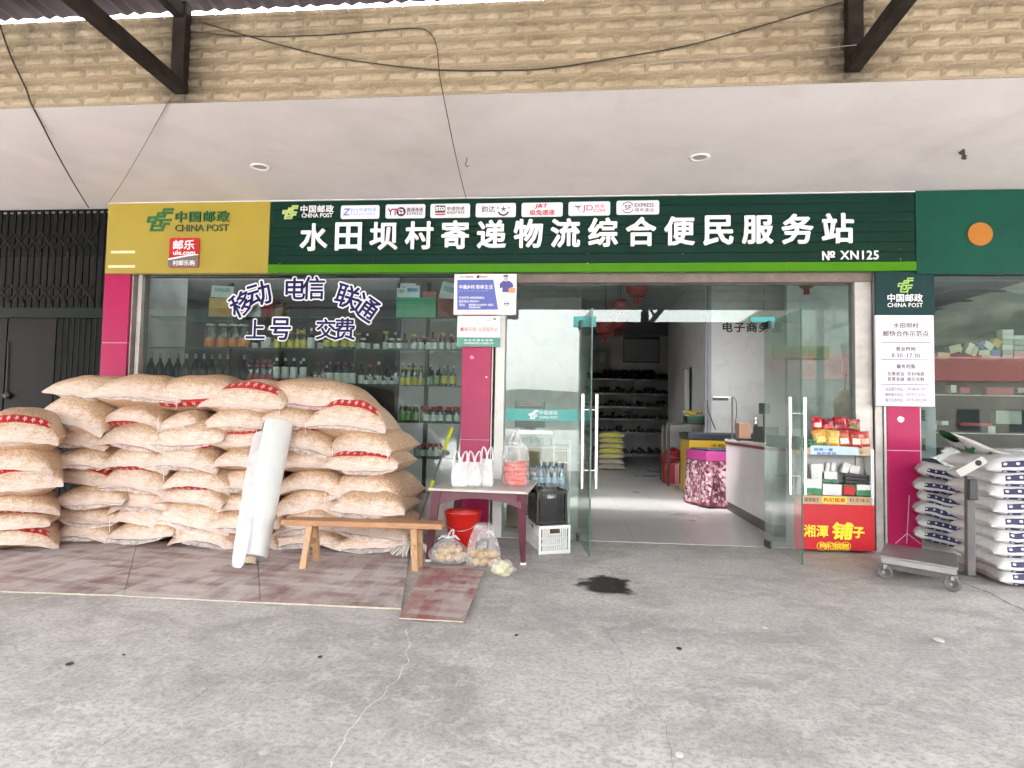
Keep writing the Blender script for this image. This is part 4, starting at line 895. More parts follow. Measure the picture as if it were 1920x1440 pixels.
# ================================================================== LEANING FILM ROLL
p0, p1 = gnd(470, 1060), at(522, 796, -1.10); p0 = Vector((p0.x, p0.y, .06)); ax = (p1 - p0).normalized()
t = thing('plastic_roll', 'white roll of plastic film leaning on the corn sacks', 'roll', (p0.x, p0.y, 0))
def tubeM(p, q): return Matrix.Translation(p) @ (q - p).to_track_quat('Z', 'Y').to_matrix().to_4x4()
L_ = (p1 - p0).length; M = tubeM(p0, p1); b = MB(); n_ = 40; vs = []; fs = []
zs = [i / 14 for i in range(15)]
for z in zs:
    for k in range(n_ + 1):
        a = 2 * math.pi * k / n_; r = .121 + .006 * (k / n_) + .0035 * noise.noise(Vector((math.cos(a) * 2, math.sin(a) * 2, z * 5))) ; vs.append(M @ Vector((r * math.cos(a + .6), r * math.sin(a + .6), z * L_)))
fs = [(i * (n_ + 1) + k, i * (n_ + 1) + k + 1, (i + 1) * (n_ + 1) + k + 1, (i + 1) * (n_ + 1) + k) for i in range(14) for k in range(n_)]
b.add(vs, fs, True)
for z in (0, L_):
    for ra, rb in ((.124, .05),):
        c = [M @ Vector((r * math.cos(2 * math.pi * k / 32), r * math.sin(2 * math.pi * k / 32), z)) for r in (ra, rb) for k in range(32)]; b.add(c, [(k, (k + 1) % 32, 32 + (k + 1) % 32, 32 + k) for k in range(32)])
rollm = NT('rolled film'); rn = rollm.noise(rollm.map(rollm.coord(), (1, 1, .3)), 9, 5); rollm.base(rollm.mix(rn, (.54, .55, .54), (.63, .635, .625))); rollm.p(Roughness=.32, Subsurface_Weight=.25, Specular_IOR_Level=.5); rollm.bump(rn, .25, .01)
rollm.b.inputs['Subsurface Radius'].default_value = (.05, .05, .05); b.build('film_roll', rollm.m, t)
b = MB(); b.tube([p0 - ax * .05, p0 + ax * .1], .045, 16); b.tube([p1 - ax * .02, p1 + ax * .012], .045, 16); b.build('core', mat('card core', (.50, .40, .28), .8), t)
b = MB(); vs = []; qa = [at(473, 811, -1.24), at(462, 880, -1.40), at(450, 950, -1.55), at(439, 1020, -1.72), at(432, 1063, -1.82)]; qb = [at(505, 806, -1.20), at(494, 880, -1.38), at(480, 950, -1.53), at(466, 1020, -1.70), at(456, 1066, -1.80)]
for i in range(5):
    for j in range(4):
        p = qa[i].lerp(qb[i], j / 3); vs.append(p)
b.add(vs, [(i * 4 + j, i * 4 + j + 1, (i + 1) * 4 + j + 1, (i + 1) * 4 + j) for i in range(4) for j in range(3)], True); b.build('loose_flap', film('loose film', (.60, .59, .61), .72, .3, 6, .2), t, sub=1)

# ================================================================== BENCH
wood = NT('bench wood'); wc = wood.coord(); wn = wood.noise(wood.map(wc, (2, 22, 22)), 3, 6, .6, 1.5)
wood.base(wood.mix(wood.ramp(wn, (.3, 0.), (.7, 1.)), (.26, .115, .05), (.44, .24, .12))); wood.p(Roughness=.5); wood.bump(wn, .25, .004); wood = wood.m
wl2 = NT('bench leg wood'); wc = wl2.coord(); wn = wl2.noise(wl2.map(wc, (22, 22, 2)), 3, 6, .6, 1.5)
wl2.base(wl2.mix(wl2.ramp(wn, (.3, 0.), (.7, 1.)), (.30, .16, .075), (.50, .31, .17))); wl2.p(Roughness=.55); wl2 = wl2.m
A, B = at(526, 985, -1.62), at(828, 990, -1.56)
t = thing('wooden_bench', 'low narrow wooden bench standing in front of the corn sacks', 'bench', ((A.x + B.x) / 2, -1.6, 0))
zt_ = .372; d_ = (Vector((B.x, B.y, 0)) - Vector((A.x, A.y, 0))).normalized(); n_ = Vector((-d_.y, d_.x, 0))
b = MB(); q = [Vector((A.x, A.y, 0)), Vector((B.x, B.y, 0)), Vector((B.x, B.y, 0)) + n_ * .19, Vector((A.x, A.y, 0)) + n_ * .19]
b.hexa([(v.x, v.y, zt_ - .045) for v in q], [(v.x, v.y, zt_) for v in q]); b.build('seat', wood, t, bevel=.006)
for px, off in (((568, 1068), 0), ((590, 1040), .16), ((779, 1070), 0), ((793, 1045), .16)):
    fo = gnd(*px); tp = Vector((fo.x + (.012 if px[0] < 700 else -.012), A.y + .045 + off * .72, zt_ - .04)); fo.z = 0
    if off: fo = Vector((gnd(568, 1068).x if px[0] < 700 else gnd(779, 1070).x, fo.y, 0)) + Vector((.0, .05, 0)); fo.y = -1.38; tp.x = fo.x
    b = MB(); b.bar(fo, tp, .050, .042, (0, 1, 0)); b.build('leg', wl2, t, bevel=.004)
for px in (568, 779):
    x = gnd(px, 1068).x; b = MB(); b.bar((x, -1.60, .19), (x, -1.42, .19), .022, .035); b.build('stretcher', wl2, t)

# ================================================================== TABLE WITH BAGS
maroon = mat('maroon metal', (.085, .020, .034), .4, .15, 8, dirt='6b4a4a', dirtamt=.3)
tc = [gnd(803, 915, .62), gnd(990, 922, .62)]; tc += [Vector((tc[1].x + .02, -.30, .62)), Vector((tc[0].x + .06, -.30, .62))]
t = thing('folding_table', 'small pale topped table with splayed maroon legs in front of the middle pillar', 'table', (-.8, -.8, 0))
b = MB(); b.hexa([(v.x, v.y, .597) for v in tc], [(v.x, v.y, .62) for v in tc]); b.build('tabletop', mat('pale laminate', (.50, .455, .425), .35, .10, 5, dirt='8a7a70', dirtamt=.4), t, bevel=.006)
def insetc(i, a=.06):
    c = sum(tc, Vector()) / 4; v = c - tc[i]; return tc[i] + Vector((math.copysign(a, v.x), math.copysign(a, v.y), 0))
ft = [gnd(803, 1052), gnd(981, 1058), Vector((tc[2].x + .05, -.28, 0)), Vector((tc[3].x - .05, -.28, 0))]
for i in range(4):
    tp = insetc(i); tp.z = .60; fo = Vector((ft[i].x, ft[i].y, .012)); dirx = (fo - tp)
    b = MB(); kx = Vector((1, 0, 0)); top_w, bot_w = .085, .04; py = Vector((0, .022, 0))
    b.hexa([fo - kx * bot_w / 2 - py, fo + kx * bot_w / 2 - py, fo + kx * bot_w / 2 + py, fo - kx * bot_w / 2 + py], [tp - kx * top_w / 2 - py, tp + kx * top_w / 2 - py, tp + kx * top_w / 2 + py, tp - kx * top_w / 2 + py]); lg = b.build('leg', maroon, t, bevel=.004)
    b = MB(); b.cbox((fo.x, fo.y, .009), (.045, .045, .018)); b.build('foot_cap', white, lg)
def apron(p, q):
    b = MB(); n_ = 10; d = q - p
    for i in range(n_):
        a, c = i / n_, (i + 1) / n_; ha, hc = (.055 + .07 * abs(2 * a - 1) ** 2.2, .055 + .07 * abs(2 * c - 1) ** 2.2)
        pa, pc = p + d * a, p + d * c; nn = Vector((-d.y, d.x, 0)).normalized() * .009
        b.hexa([pa + Vector((0, 0, -ha)) - nn, pc + Vector((0, 0, -hc)) - nn, pc + Vector((0, 0, -hc)) + nn, pa + Vector((0, 0, -ha)) + nn], [pa - nn, pc - nn, pc + nn, pa + nn])
    b.build('apron', maroon, t)
cs = [insetc(i) for i in range(4)]
for v in cs: v.z = .597
apron(cs[0], cs[1]); apron(cs[1], cs[2]); apron(cs[3], cs[2]); apron(cs[0], cs[3])

bagw = film('white bag film', (.80, .80, .82), .40, .35, 14, .25); bagc = film('clear bag film', (.84, .84, .86), .06, .12, 16, .34)
def bagbody(mb, c, w, d, prof, seed, n=26, amp=.10):
    """crumpled bag: prof = (width factor, height) rings"""
    vs = []
    for (f, z) in prof:
        for k in range(n):
            a = 2 * math.pi * k / n; ca, sa = math.cos(a), math.sin(a); q = Vector((ca * 1.3, sa * 1.3, z * 6 + seed * 5))
            e = (abs(ca) ** 3.2 + abs(sa) ** 3.2) ** (-1 / 3.2); r = f * e * (1 + amp * noise.noise(q * 1.3) + amp * .6 * noise.noise(q * 4))
            vs.append(Vector(c) + Vector((ca * w / 2 * r, sa * d / 2 * r, z + .012 * noise.noise(q * 2.0) * (1 if z > .02 else 0))))
    m = len(prof); b0 = mb.add(vs, [(i * n + k, i * n + (k + 1) % n, (i + 1) * n + (k + 1) % n, (i + 1) * n + k) for i in range(m - 1) for k in range(n)], True)
    return mb
def handle_loop(mb, p, q, hgt, wd, lean=0):
    """flat plastic strap from p up and back down to q"""
    pts = []; n = 12
    for i in range(n + 1):
        t_ = i / n; v = Vector(p).lerp(Vector(q), t_); v.z += hgt * math.sin(math.pi * t_) ** .6; v.x += lean * math.sin(math.pi * t_); pts.append(v)
    mb.tube(pts, [wd * (1 - .45 * math.sin(math.pi * i / n)) for i in range(n + 1)], 6, False)
def carrier(label, px0, px1, ytop, yb, Y, fill, seed, filled=.32):
    c = at((px0 + px1) / 2, yb, Y); c.z = .621; w = at(px1, yb, Y).x - at(px0, yb, Y).x; hh = at(px0, ytop, Y).z - .62; d = w * .85
    t = thing('carrier_bag', label, 'bag', c, 'white carrier bags on the table')
    hb = hh * .70
    b = MB(); bagbody(b, c, w, d, [(.80, 0), (.95, .012), (1.0, hb * .3), (.96, hb * .55), (.86, hb * .8), (.74, hb * .95), (.66, hb)], seed); b.build('bag_body', bagw, t, sub=1)
    b = MB()
    for s, ln in ((-1, -.01), (1, .012)):
        xx = s * w * .20; handle_loop(b, c + Vector((xx - .028, 0, hb * .93)), c + Vector((xx + .028, 0, hb * .93)), hh - hb * .93, .011, ln)
    b.build('handles', bagw, t)
    b = MB(); bagbody(b, c + Vector((0, 0, .003)), w * .93, d * .93, [(.0, 0), (.88, .002), (.98, hh * filled * .5), (.92, hh * filled), (.5, hh * filled * 1.08), (0, hh * filled * 1.1)], seed + 3, amp=.05); b.build('contents', fill, t)
flour = mat('white contents', (.80, .78, .72), .8, .05, 20)
carrier('white carrier bag of flour at the left of the table', 846, 880, 846, 906, -1.10, flour, 1)
carrier('white carrier bag with upright handles in the middle of the table', 874, 904, 846, 908, -1.06, flour, 2)
carrier('white carrier bag nearest the pillar edge on the table', 900, 925, 838, 908, -1.02, flour, 3)
c = at(966, 890, -.88); c.z = .621; t = thing('carrier_bag', 'clear bag of red packets on the right end of the table', 'bag', c)
w_ = at(990, 880, -.88).x - at(941, 880, -.88).x
b = MB(); bagbody(b, c, w_, w_ * .8, [(.86, 0), (1.0, .015), (1.05, .12), (1.02, .20), (1.06, .27), (.95, .33), (.62, .38)], 7, amp=.16); b.build('bag_body', bagc, t, sub=1)
b = MB(); handle_loop(b, c + Vector((-.055, -.02, .34)), c + Vector((.02, -.02, .36)), .13, .010, .02); handle_loop(b, c + Vector((-.01, .02, .36)), c + Vector((.045, .02, .35)), .10, .010, .0); b.build('handles', bagc, t)
redp = mat('red packets', (.62, .05, .02), .25, .2, 14, .5, 30, dirt='f0b090', dirtamt=.3, ds=18)
for k in range(5):
    b = MB(); b.blob((c.x + .006 * (-1) ** k, c.y, c.z + .026 + k * .040), (w_ * .47, w_ * .36, .030), k + 2, .16, 14, 2.2); b.build('red_packet', redp, t)

# bucket
c = gnd(871, 1026); c = Vector((c.x, -.66, 0)); z_ = at(872, 957, -.66).z
t = thing('red_bucket', 'red plastic bucket with a wire handle under the table', 'bucket', c)
rb = (at(908, 960, -.66).x - at(837, 960, -.66).x) / 2
b = MB(); b.lathe([(rb * .60, 0), (rb * .64, .0), (rb * .66, .02), (rb * .93, z_ - .035), (rb * .95, z_ - .03), (rb * 1.0, z_ - .022), (rb * 1.01, z_ - .004), (rb * .99, z_), (rb * .93, z_ - .004), (rb * .90, z_ - .03), (rb * .63, .012), (0, .012)], c, 40); b.lathe([(0, .001), (rb * .6, .0)], c, 40); b.build('pail', mat('red plastic', (.46, .012, .008), .35, .06, 5, dirt='7a1208', dirtamt=.2), t)
b = MB(); pts = [c + Vector((rb * math.cos(R(a)), -rb * .75 - .03 + .0 - rb * .25 * abs(math.cos(R(a))), z_ - .03 - .17 * math.sin(R(a)))) for a in range(0, 181, 15)]
pts = [c + Vector((rb * .98 * math.cos(R(a)), -rb * 1.02 * math.sin(R(a)), z_ - .03 - .13 * math.sin(R(a)))) for a in range(0, 181, 12)]; b.tube(pts, .0035, 6); b.build('handle', steel, t)

# mop
t0, tb = at(849, 797, -.06), Vector(gnd(778, 1032)); tb = Vector((tb.x, -.92, .09)); t = thing('mop', 'mop with a yellow gripped steel handle and white string head by the window', 'mop', (tb.x, tb.y, 0))
ax_ = t0 - tb
b = MB(); b.tube([tb, tb + ax_ * .80], .011, 10); b.build('pole', mat('mop steel', (.20, .20, .21), .35, metal=.8), t)
yl = mat('mop yellow', (.52, .56, .015), .4)
b = MB(); b.tube([tb + ax_ * .76, tb + ax_ * .965], [.016, .021], 12); b.build('grip', yl, t); b = MB(); b.tube([tb + ax_ * .965, t0], [.020, .012], 12); b.build('end_cap', mat('mop grey', (.22, .22, .23), .5), t); b = MB(); b.tube([tb + ax_ * .40, tb + ax_ * .49], .018, 12); b.build('lock_sleeve', yl, t)
b = MB(); rnd = random.Random(5)
for k in range(70):
    a = rnd.uniform(0, 2 * math.pi); r = rnd.uniform(.10, .22); p = tb + Vector((0, 0, .01)); e = Vector((tb.x + r * math.cos(a) * 1.05, tb.y + r * math.sin(a) * .8, .014)); b.tube([p, p.lerp(e, .35) + Vector((0, 0, .02 + rnd.random() * .03)), p.lerp(e, .75) + Vector((0, 0, .012)), e], .009, 6)
b.build('string_head', mat('mop string', (.62, .58, .52), .95, .15, 30), t)

# crates
def crate(label, c0, c1, c2, z0, z1, m, slots):
    """c0 front left, c1 front right, c2 back left corners on the ground"""
    c0, c1, c2 = (Vector((p[0], p[1], 0)) for p in (c0, c1, c2)); c3 = c1 + c2 - c0
    t = thing('plastic_crate', label, 'crate', (c0.x, c0.y, z0)); hh = z1 - z0
    for k, (p, q) in enumerate(((c0, c1), (c2, c0), (c1, c3), (c3, c2))):
        b = MB(); d = q - p; L = d.length; u = d / L; n = Vector((u.y, -u.x, 0)); th = .006
        def seg(a0, a1, h0, h1, tt=th):
            q4 = [p + u * a0 + n * 0, p + u * a1, p + u * a1 - n * tt, p + u * a0 - n * tt]; b.hexa([(v.x, v.y, z0 + h0) for v in q4], [(v.x, v.y, z0 + h1) for v in q4])
        seg(0, L, hh - .028, hh, .010); seg(0, L, 0, .028)
        seg(0, .022, .028, hh - .028, .014); seg(L - .022, L, .028, hh - .028, .014)
        nb = max(6, int(L / .021)); hid = (hh > .2)
        for i in range(1, nb):
            a = .022 + (L - .044) * i / nb; top = hh - .028
            if abs(a - L / 2) < .055: top = hh - .075
            seg(a - .0062, a + .0062, .028, top)
        seg(L / 2 - .062, L / 2 + .062, hh - .085, hh - .070)
        for f in slots: seg(.02, L - .02, hh * f - .006, hh * f + .006)
        b.build('side', m, t)
    b = MB(); b.hexa([(v.x, v.y, z0 + .006) for v in (c0, c1, c3, c2)], [(v.x, v.y, z0 + .012) for v in (c0, c1, c3, c2)]); b.build('bottom', m, t)
    return t, (c0, c1, c2, c3)
ca, cb, cc = gnd(1010, 1040), gnd(1069, 1036.5), gnd(985, 1014); zt1 = at(1040, 985, -.66).z
_, cw = crate('white plastic crate on the ground below the black crate', ca, cb, cc, .0, zt1, mat('crate white', (.62, .62, .61), .4, .04), (.32, .55))
o_ = (cw[3] - cw[0]) * .02
k0 = Vector((at(1006, 985, -.70).x, -.70, 0)); dx = (cw[1] - cw[0]).normalized(); dy = (cw[2] - cw[0]).normalized()
zb2 = zt1 + .002; zt2 = at(1036, 921, -.66).z
crate('black plastic crate stacked on the white crate', k0, k0 + dx * ((at(1063, 950, -.6).x - at(1006, 950, -.7).x) / dx.x), k0 + dy * .42, zb2, zt2, mat('crate black', (.010, .010, .011), .4, .1), (.30, .55))
b = MB(); ce = k0 + dx * .12 + dy * .15; b.blob((ce.x, ce.y, zt2 - .06), (.10, .14, .055), 3, .5, 14, 2.5); b.build('crumpled_bag', film('crate bag', (.75, .75, .77), .4, .3, 20, .4), label='crumpled clear plastic bag lying in the black crate', category='bag', loc=(ce.x, ce.y, zt2 - .1))

# bags of potatoes
pot = mat('potato skin', (.42, .27, .12), .7, .2, 25, .3, 60)
def potbag(label, px, yb, w, h, Y, n, seed, tie):
    c = gnd(px, yb); c = Vector((c.x, Y, .03 if px < 890 else 0.0)); t = thing('potato_bag', label, 'bag', c); rnd = random.Random(seed)
    for k in range(n):
        a = k * 2.4; r = math.sqrt((k % 9 + .5) / 9) * w * .38; z = .035 + (k // 9) * .055 + rnd.random() * .015
        p = thing_pot(c + Vector((r * math.cos(a), r * math.sin(a) * .8, z)), rnd, label.split(',')[0])
    b = MB(); f = .20
    bagbody(b, c, w, w * .85, [(.70, 0), (.95, .008), (1.06, h * .22), (1.0, h * .42), (.66, h * .58), (.26, h * .70), (.10, h * .78)] if tie else [(.70, 0), (.95, .008), (1.02, h * .25), (.92, h * .5), (.66, h * .75), (.50, h * .92), (.42, h)], seed, amp=.16); b.build('bag_body', bagc, t, sub=1)
    if tie:
        b = MB(); handle_loop(b, c + Vector((-.01, 0, h * .74)), c + Vector((.03, 0, h * .74)), h * .26, .010, .02)
        for s in (-1, 1): b.tube([c + Vector((0, 0, h * .74)), c + Vector((s * .05, -.01, h * .80)), c + Vector((s * .09, -.02, h * .70))], [.012, .012, .006], 6)
        b.build('tied_handles', bagw, t)
def thing_pot(p, rnd, where):
    b = MB(); b.blob(p, (.045 + rnd.random() * .014, .036, .031 + rnd.random() * .006), rnd.random() * 40, .22, 10, 1.6, Matrix.Rotation(rnd.random() * 3, 3, 'Z') @ Matrix.Rotation(rnd.uniform(-.4, .4), 3, 'X'))
    return b.build('potato', pot, loc=p, label='potato inside the ' + where, category='potato', group='potatoes in the ' + where)
potbag('knotted bag of potatoes at left, beside the bench leg', 839, 1062, .30, .26, -1.30, 16, 3, True)
potbag('open topped bag of potatoes at right, in front of the bucket', 902, 1066, .30, .34, -1.27, 18, 9, False)
c = gnd(940, 1084); t = thing('produce_bag', 'small clear bag of yellowish dried goods lying before the table', 'bag', (c.x, c.y, 0))
b = MB(); b.blob((c.x, c.y + .06, .058), (.085, .062, .056), 5, .35, 16, 2.2, Matrix.Rotation(-.5, 3, 'Z')); b.build('contents', mat('dried goods', (.42, .38, .22), .7, .35, 22, .6, 40), t); b = MB(); b.blob((c.x, c.y + .06, .063), (.096, .072, .063), 8, .4, 18, 2.4, Matrix.Rotation(-.5, 3, 'Z')); b.build('bag_body', bagc, t)

# shrink wrapped water
ce = at(1026, 905, -.18); ce = Vector((ce.x, -.16, 0)); zb = at(1026, 917, -.2).z
t = thing('water_stand', 'low tan carton stand behind the black crate carrying the water bottles', 'carton', (ce.x, ce.y, 0)); b = MB(); b.box((ce.x - .16, ce.y - .07, 0), (ce.x + .17, ce.y + .10, zb - .004)); b.build('carton', mat('carton tan', (.36, .27, .19), .8, .1, 4), t, bevel=.004)
b = MB(); b.box((ce.x - .161, ce.y - .03, zb - .003), (ce.x + .171, ce.y + .03, zb - .0025)); b.build('tape', mat('tape brown', (.42, .34, .22), .3), t)
wat = glass('water bottle', (.72, .86, .93), 1.2, .05, .12); cap = mat('blue cap', (.02, .16, .38), .35)
for i in range(5):
    for j in range(2):
        p = Vector((ce.x - .125 + i * .066, ce.y - .035 + j * .066, zb)); t = thing('water_bottle', 'blue capped clear water bottle in the pack behind the black crate', 'bottle', p, 'packed water bottles')
        b = MB(); b.lathe([(0, 0), (.028, 0), (.031, .01), (.029, .05), (.031, .09), (.030, .14), (.014, .185), (.013, .20)], p, 14); b.build('bottle_body', wat, t)
        b = MB(); b.lathe([(.0155, .195), (.0155, .222), (0, .222)], p, 12); b.build('cap', cap, t); b = MB(); b.lathe([(.0315, .06), (.0315, .115)], p, 14); b.build('label_band', mat('water label', (.30, .50, .62), .4, .3, 30), t)
b = MB(); bagbody(b, Vector((ce.x + .006, ce.y, zb)), .36, .16, [(.98, 0), (1, .02), (1, .17), (.96, .215)], 2, amp=.03); b.build('shrink_film', bagc, label='crinkled clear film wrapped round the water bottles', category='film', loc=(ce.x, ce.y, zb))

# ================================================================== PLATFORM SCALE
fl, fr, bl, br = (gnd(*p, .19) for p in ((1649, 1040), (1797, 1064), (1660, 1018), (1797, 1036)))
br = fr + (bl - fl)
t = thing('platform_scale', 'grey steel platform scale on castors with a dark post in front of the white sacks', 'scale', ((fl.x + fr.x) / 2, (fl.y + bl.y) / 2, 0))
gsteel = mat('scale steel', (.30, .29, .285), .4, .12, 6, metal=.75, dirt='5a524a', dirtamt=.45); gdk2 = mat('scale grey paint', (.075, .068, .07), .5, .15, 8)
q = [fl, fr, br, bl]
b = MB(); b.hexa([(v.x, v.y, .172) for v in q], [(v.x, v.y, .19) for v in q]); ce = sum(q, Vector()) / 4
q2 = [ce.lerp(v, .97) for v in q]; b.hexa([(v.x, v.y, .125) for v in q2], [(v.x, v.y, .174) for v in q2]); b.build('deck', gsteel, t, bevel=.006)
q3 = [ce.lerp(v, .9) for v in q]; b = MB(); b.hexa([(v.x, v.y, .085) for v in q3], [(v.x, v.y, .126) for v in q3]); b.build('frame', gdk2, t)
du = (fr - fl).normalized()
for px, py, ref in ((1660, 1068, fl), (1783, 1082, fr), (0, 0, bl), (0, 0, br)):
    p = ce.lerp(ref, .86); p.z = .0; b = MB(); ax2 = Vector((-du.y, du.x, 0)); M = Matrix.Translation((p.x, p.y, .058)) @ ax2.to_track_quat('Z', 'Y').to_matrix().to_4x4()
    m2 = MB(); m2.lathe([(.0, -.014), (.034, -.014), (.036, -.018), (.056, -.018), (.058, -.010), (.058, .010), (.056, .018), (.036, .018), (.034, .014), (0, .014)], (0, 0, 0), 24)
    for v in range(len(m2.v)): m2.v[v] = tuple(M @ Vector(m2.v[v]))
    wh = m2.build('wheel', mat('castor rubber', (.10, .098, .095), .5, .2, 12), t)
    b = MB(); b.cbox((p.x, p.y, .10), (.05, .05, .03)); b.tube([(p.x - ax2.x * .03, p.y - ax2.y * .03, .058), (p.x + ax2.x * .03, p.y + ax2.y * .03, .058)], .012, 10); b.build('hub', gsteel, wh)
pb = fr.lerp(br, .25) + du * .075; pb.z = .10; pt_ = Vector((at(1818, 900, pb.y).x, pb.y + .0, at(1818, 893, pb.y).z))
b = MB(); b.bar(pb, pt_, .055, .045, (0, 1, 0)); b.build('post', gdk2, t, bevel=.004)
b = MB(); b.hexa([(v.x, v.y, .10) for v in (fr.lerp(br, .1), fr.lerp(br, .1) + du * .12, fr.lerp(br, .4) + du * .12, fr.lerp(br, .4))], [(v.x, v.y, .125) for v in (fr.lerp(br, .1), fr.lerp(br, .1) + du * .12, fr.lerp(br, .4) + du * .12, fr.lerp(br, .4))]); b.build('post_bracket', gdk2, t)
b = MB(); b.bar(pt_ - Vector((-.002, .03, .02)), pt_ - Vector((0, .03, .17)), .062, .05, (0, 1, 0)); b.build('post_clamp', black, t, bevel=.01)
hd = at(1823, 879, pb.y); b = MB(); yw = Matrix.Translation((hd.x, hd.y, hd.z + .02)) @ Matrix.Rotation(-.55, 4, 'Z') @ Matrix.Rotation(-.62, 4, 'Y'); b.cbox((0, 0, 0), (.19, .16, .05), yw); he = b.build('display_head', mat('scale head', (.16, .145, .135), .45, .1, 6), t, bevel=.008)
b = MB(); M = yw @ Matrix.Translation((.05, -.0835, 0)); m2 = MB(); m2.lathe([(0, -.006), (.019, -.006), (.021, .002)], (0, 0, 0), 14)
for v in range(len(m2.v)): x, y, z = m2.v[v]; m2.v[v] = tuple(M @ Vector((x, z, y)))
m2.build('socket', black, he)
b = MB(); b.hexa([tuple(yw @ Vector(p)) for p in ((-.1, -.083, -.028), (.098, -.083, -.028), (.098, -.081, .028), (-.1, -.081, .028))][:4], [tuple(yw @ Vector(p)) for p in ((-.1, -.079, -.027), (.098, -.079, -.027), (.098, -.077, .027), (-.1, -.077, .027))]); b.build('end_plate', mat('plate white', (.44, .42, .40), .5), he)
# cord on the pillar above the scale
b = MB(); y_ = -.008; f = at(1701, 1000, y_)
for p in ((1705, 928), (1679, 1019), (1727, 1020), (1700, 1019)): b.tube([f, at(*p, y_)], .003, 5)
b.build('plastic_tie', mat('cord white', (.6, .52, .56), .6), label='white plastic cord splayed against the foot of the right pink pillar', category='cord', loc=f)
for px, py, r, nm, lb, m_ in ((1689, 786, .032, 'paper_scrap', 'torn white sticker remnant on the right pink pillar', wst), (885, 670, .022, 'paper_scrap', 'pale pink sticker remnant high on the middle pink pillar', mat('pale pink', (.62, .25, .36), .6)), (912, 707, .009, 'paper_scrap', 'tiny white sticker scrap at the edge of the middle pink pillar', wst)):
    p = at(px, py, -.003); b = MB(); pts = [(p.x + r * (1 + .5 * noise.noise(Vector((k, px, 0)))) * math.cos(k * .57), p.z + r * .9 * (1 + .5 * noise.noise(Vector((k * 1.3, px, 5)))) * math.sin(k * .57)) for k in range(11)]; b.prism(pts, -.004, -.0005); b.build(nm, m_, label=lb, category='sticker', loc=p)

# ================================================================== SNACK RACK
Yr0, Yr1 = -.13, .09
rx0, rx1 = at(1487, 910, Yr0).x, at(1639, 910, Yr0).x
zA, zB, zC, zD = (at(1565, y, Yr0).z for y in (946, 932, 838, 856))
zsh1 = at(1565, 930, Yr0).z; zsh2 = at(1565, 853, Yr0).z; zrt = zsh2 + .02
t = thing('snack_rack', 'white metal snack rack with a big red lettered front panel beside the door', 'rack', ((rx0 + rx1) / 2, Yr0, 0))
rkw = mat('rack white', (.66, .65, .645), .4, .05, 4)
rkr = mat('rack red', (.50, .005, .014), .4, .05, 3)
b = MB(); b.box((rx0, Yr0 + .002, .02), (rx0 + .018, Yr1, zrt + .04)); b.build('side_panel', rkw, t, bevel=.002)
b = MB(); b.box((rx1 - .018, Yr0 + .002, .02), (rx1, Yr1, zrt + .04))
for k in range(26): b.box((rx1 - .013, Yr0 - .0005, zsh1 + .03 + k * .014), (rx1 - .006, Yr0 + .004, zsh1 + .036 + k * .014)) if False else None
b.build('side_panel', rkw, t, bevel=.002)
b = MB(); b.box((rx0 + .018, Yr1 - .012, .02), (rx1 - .018, Yr1 - .002, zrt + .22)); b.build('back_panel', mat('rack back', (.40, .41, .42), .45), t)
b = MB(); b.box((rx0 + .004, Yr0 - .010, .025), (rx1 - .002, Yr0 + .0, zA)); rp = b.build('front_panel', rkr, t, bevel=.004)
yel = mat('rack yellow', (.86, .68, .03), .4)
YR = Yr0 - .010
b = MB(); put(b, '湘潭', (1507, 984, 1553, 1007), YR, .04, 1, .003); put(b, '铺', (1558, 979, 1597, 1012), YR, .06, 1, .003, None, .12); put(b, '子', (1599, 988, 1621, 1009), YR, .06, 1, .003); put(b, '枸杞槟榔', (1536, 1018, 1592, 1030), YR - .0005, .03, 1, .003)
for k in range(4):
    c = at(1541 + k * 15, 1024, YR); n_ = 24; o1 = [(c.x + .046 * math.cos(2 * math.pi * i / n_), c.z + .041 * math.sin(2 * math.pi * i / n_)) for i in range(n_)]
    for i in range(n_):
        p, q = o1[i], o1[(i + 1) % n_]; s_ = .90; pi, qi = (c.x + (p[0] - c.x) * s_, c.z + (p[1] - c.z) * s_), (c.x + (q[0] - c.x) * s_, c.z + (q[1] - c.z) * s_); b.prism([p, q, qi, pi], YR - .001 - .0002 * k, YR)
b.build('lettering', yel, rp)
tan = mat('rack tan strip', (.50, .36, .21), .5, .06, 6)
b = MB(); b.box((rx0 + .004, Yr0 - .006, zA + .001), (rx1 - .03, Yr0 + .004, zsh1 + .0)); b.box((rx0 + .018, Yr0 + .004, zA + .02), (rx1 - .018, Yr1 - .012, zsh1 - .012)); st_ = b.build('shelf', tan, t)
b = MB(); put(b, '湘潭铺子', (1508, 933, 1536, 941), Yr0 - .006, .02, 1.05, .002); put(b, '料多味足', (1593, 934, 1632, 942), Yr0 - .006, .0, 1.2, .002); b.build('lettering', mat('rack ink', (.12, .04, .05), .5), st_)
b = MB(); put(b, '枸杞槟榔', (1544, 933, 1585, 942), Yr0 - .008, .03, 1.05, .002); b.build('lettering', red_, st_)
b = MB(); pxround(b, (1541, 931.5, 1588, 943.5), Yr0 - .0078, Yr0 - .006, .02); b.build('badge', yel, st_)
b = MB(); b.box((rx0 + .003, Yr0 - .004, zsh2), (rx1 - .03, Yr0 + .004, zsh2 + .062)); b.box((rx0 + .018, Yr0 + .004, zsh2), (rx1 - .018, Yr1 - .012, zsh2 + .008)); st2 = b.build('shelf', tan, t)
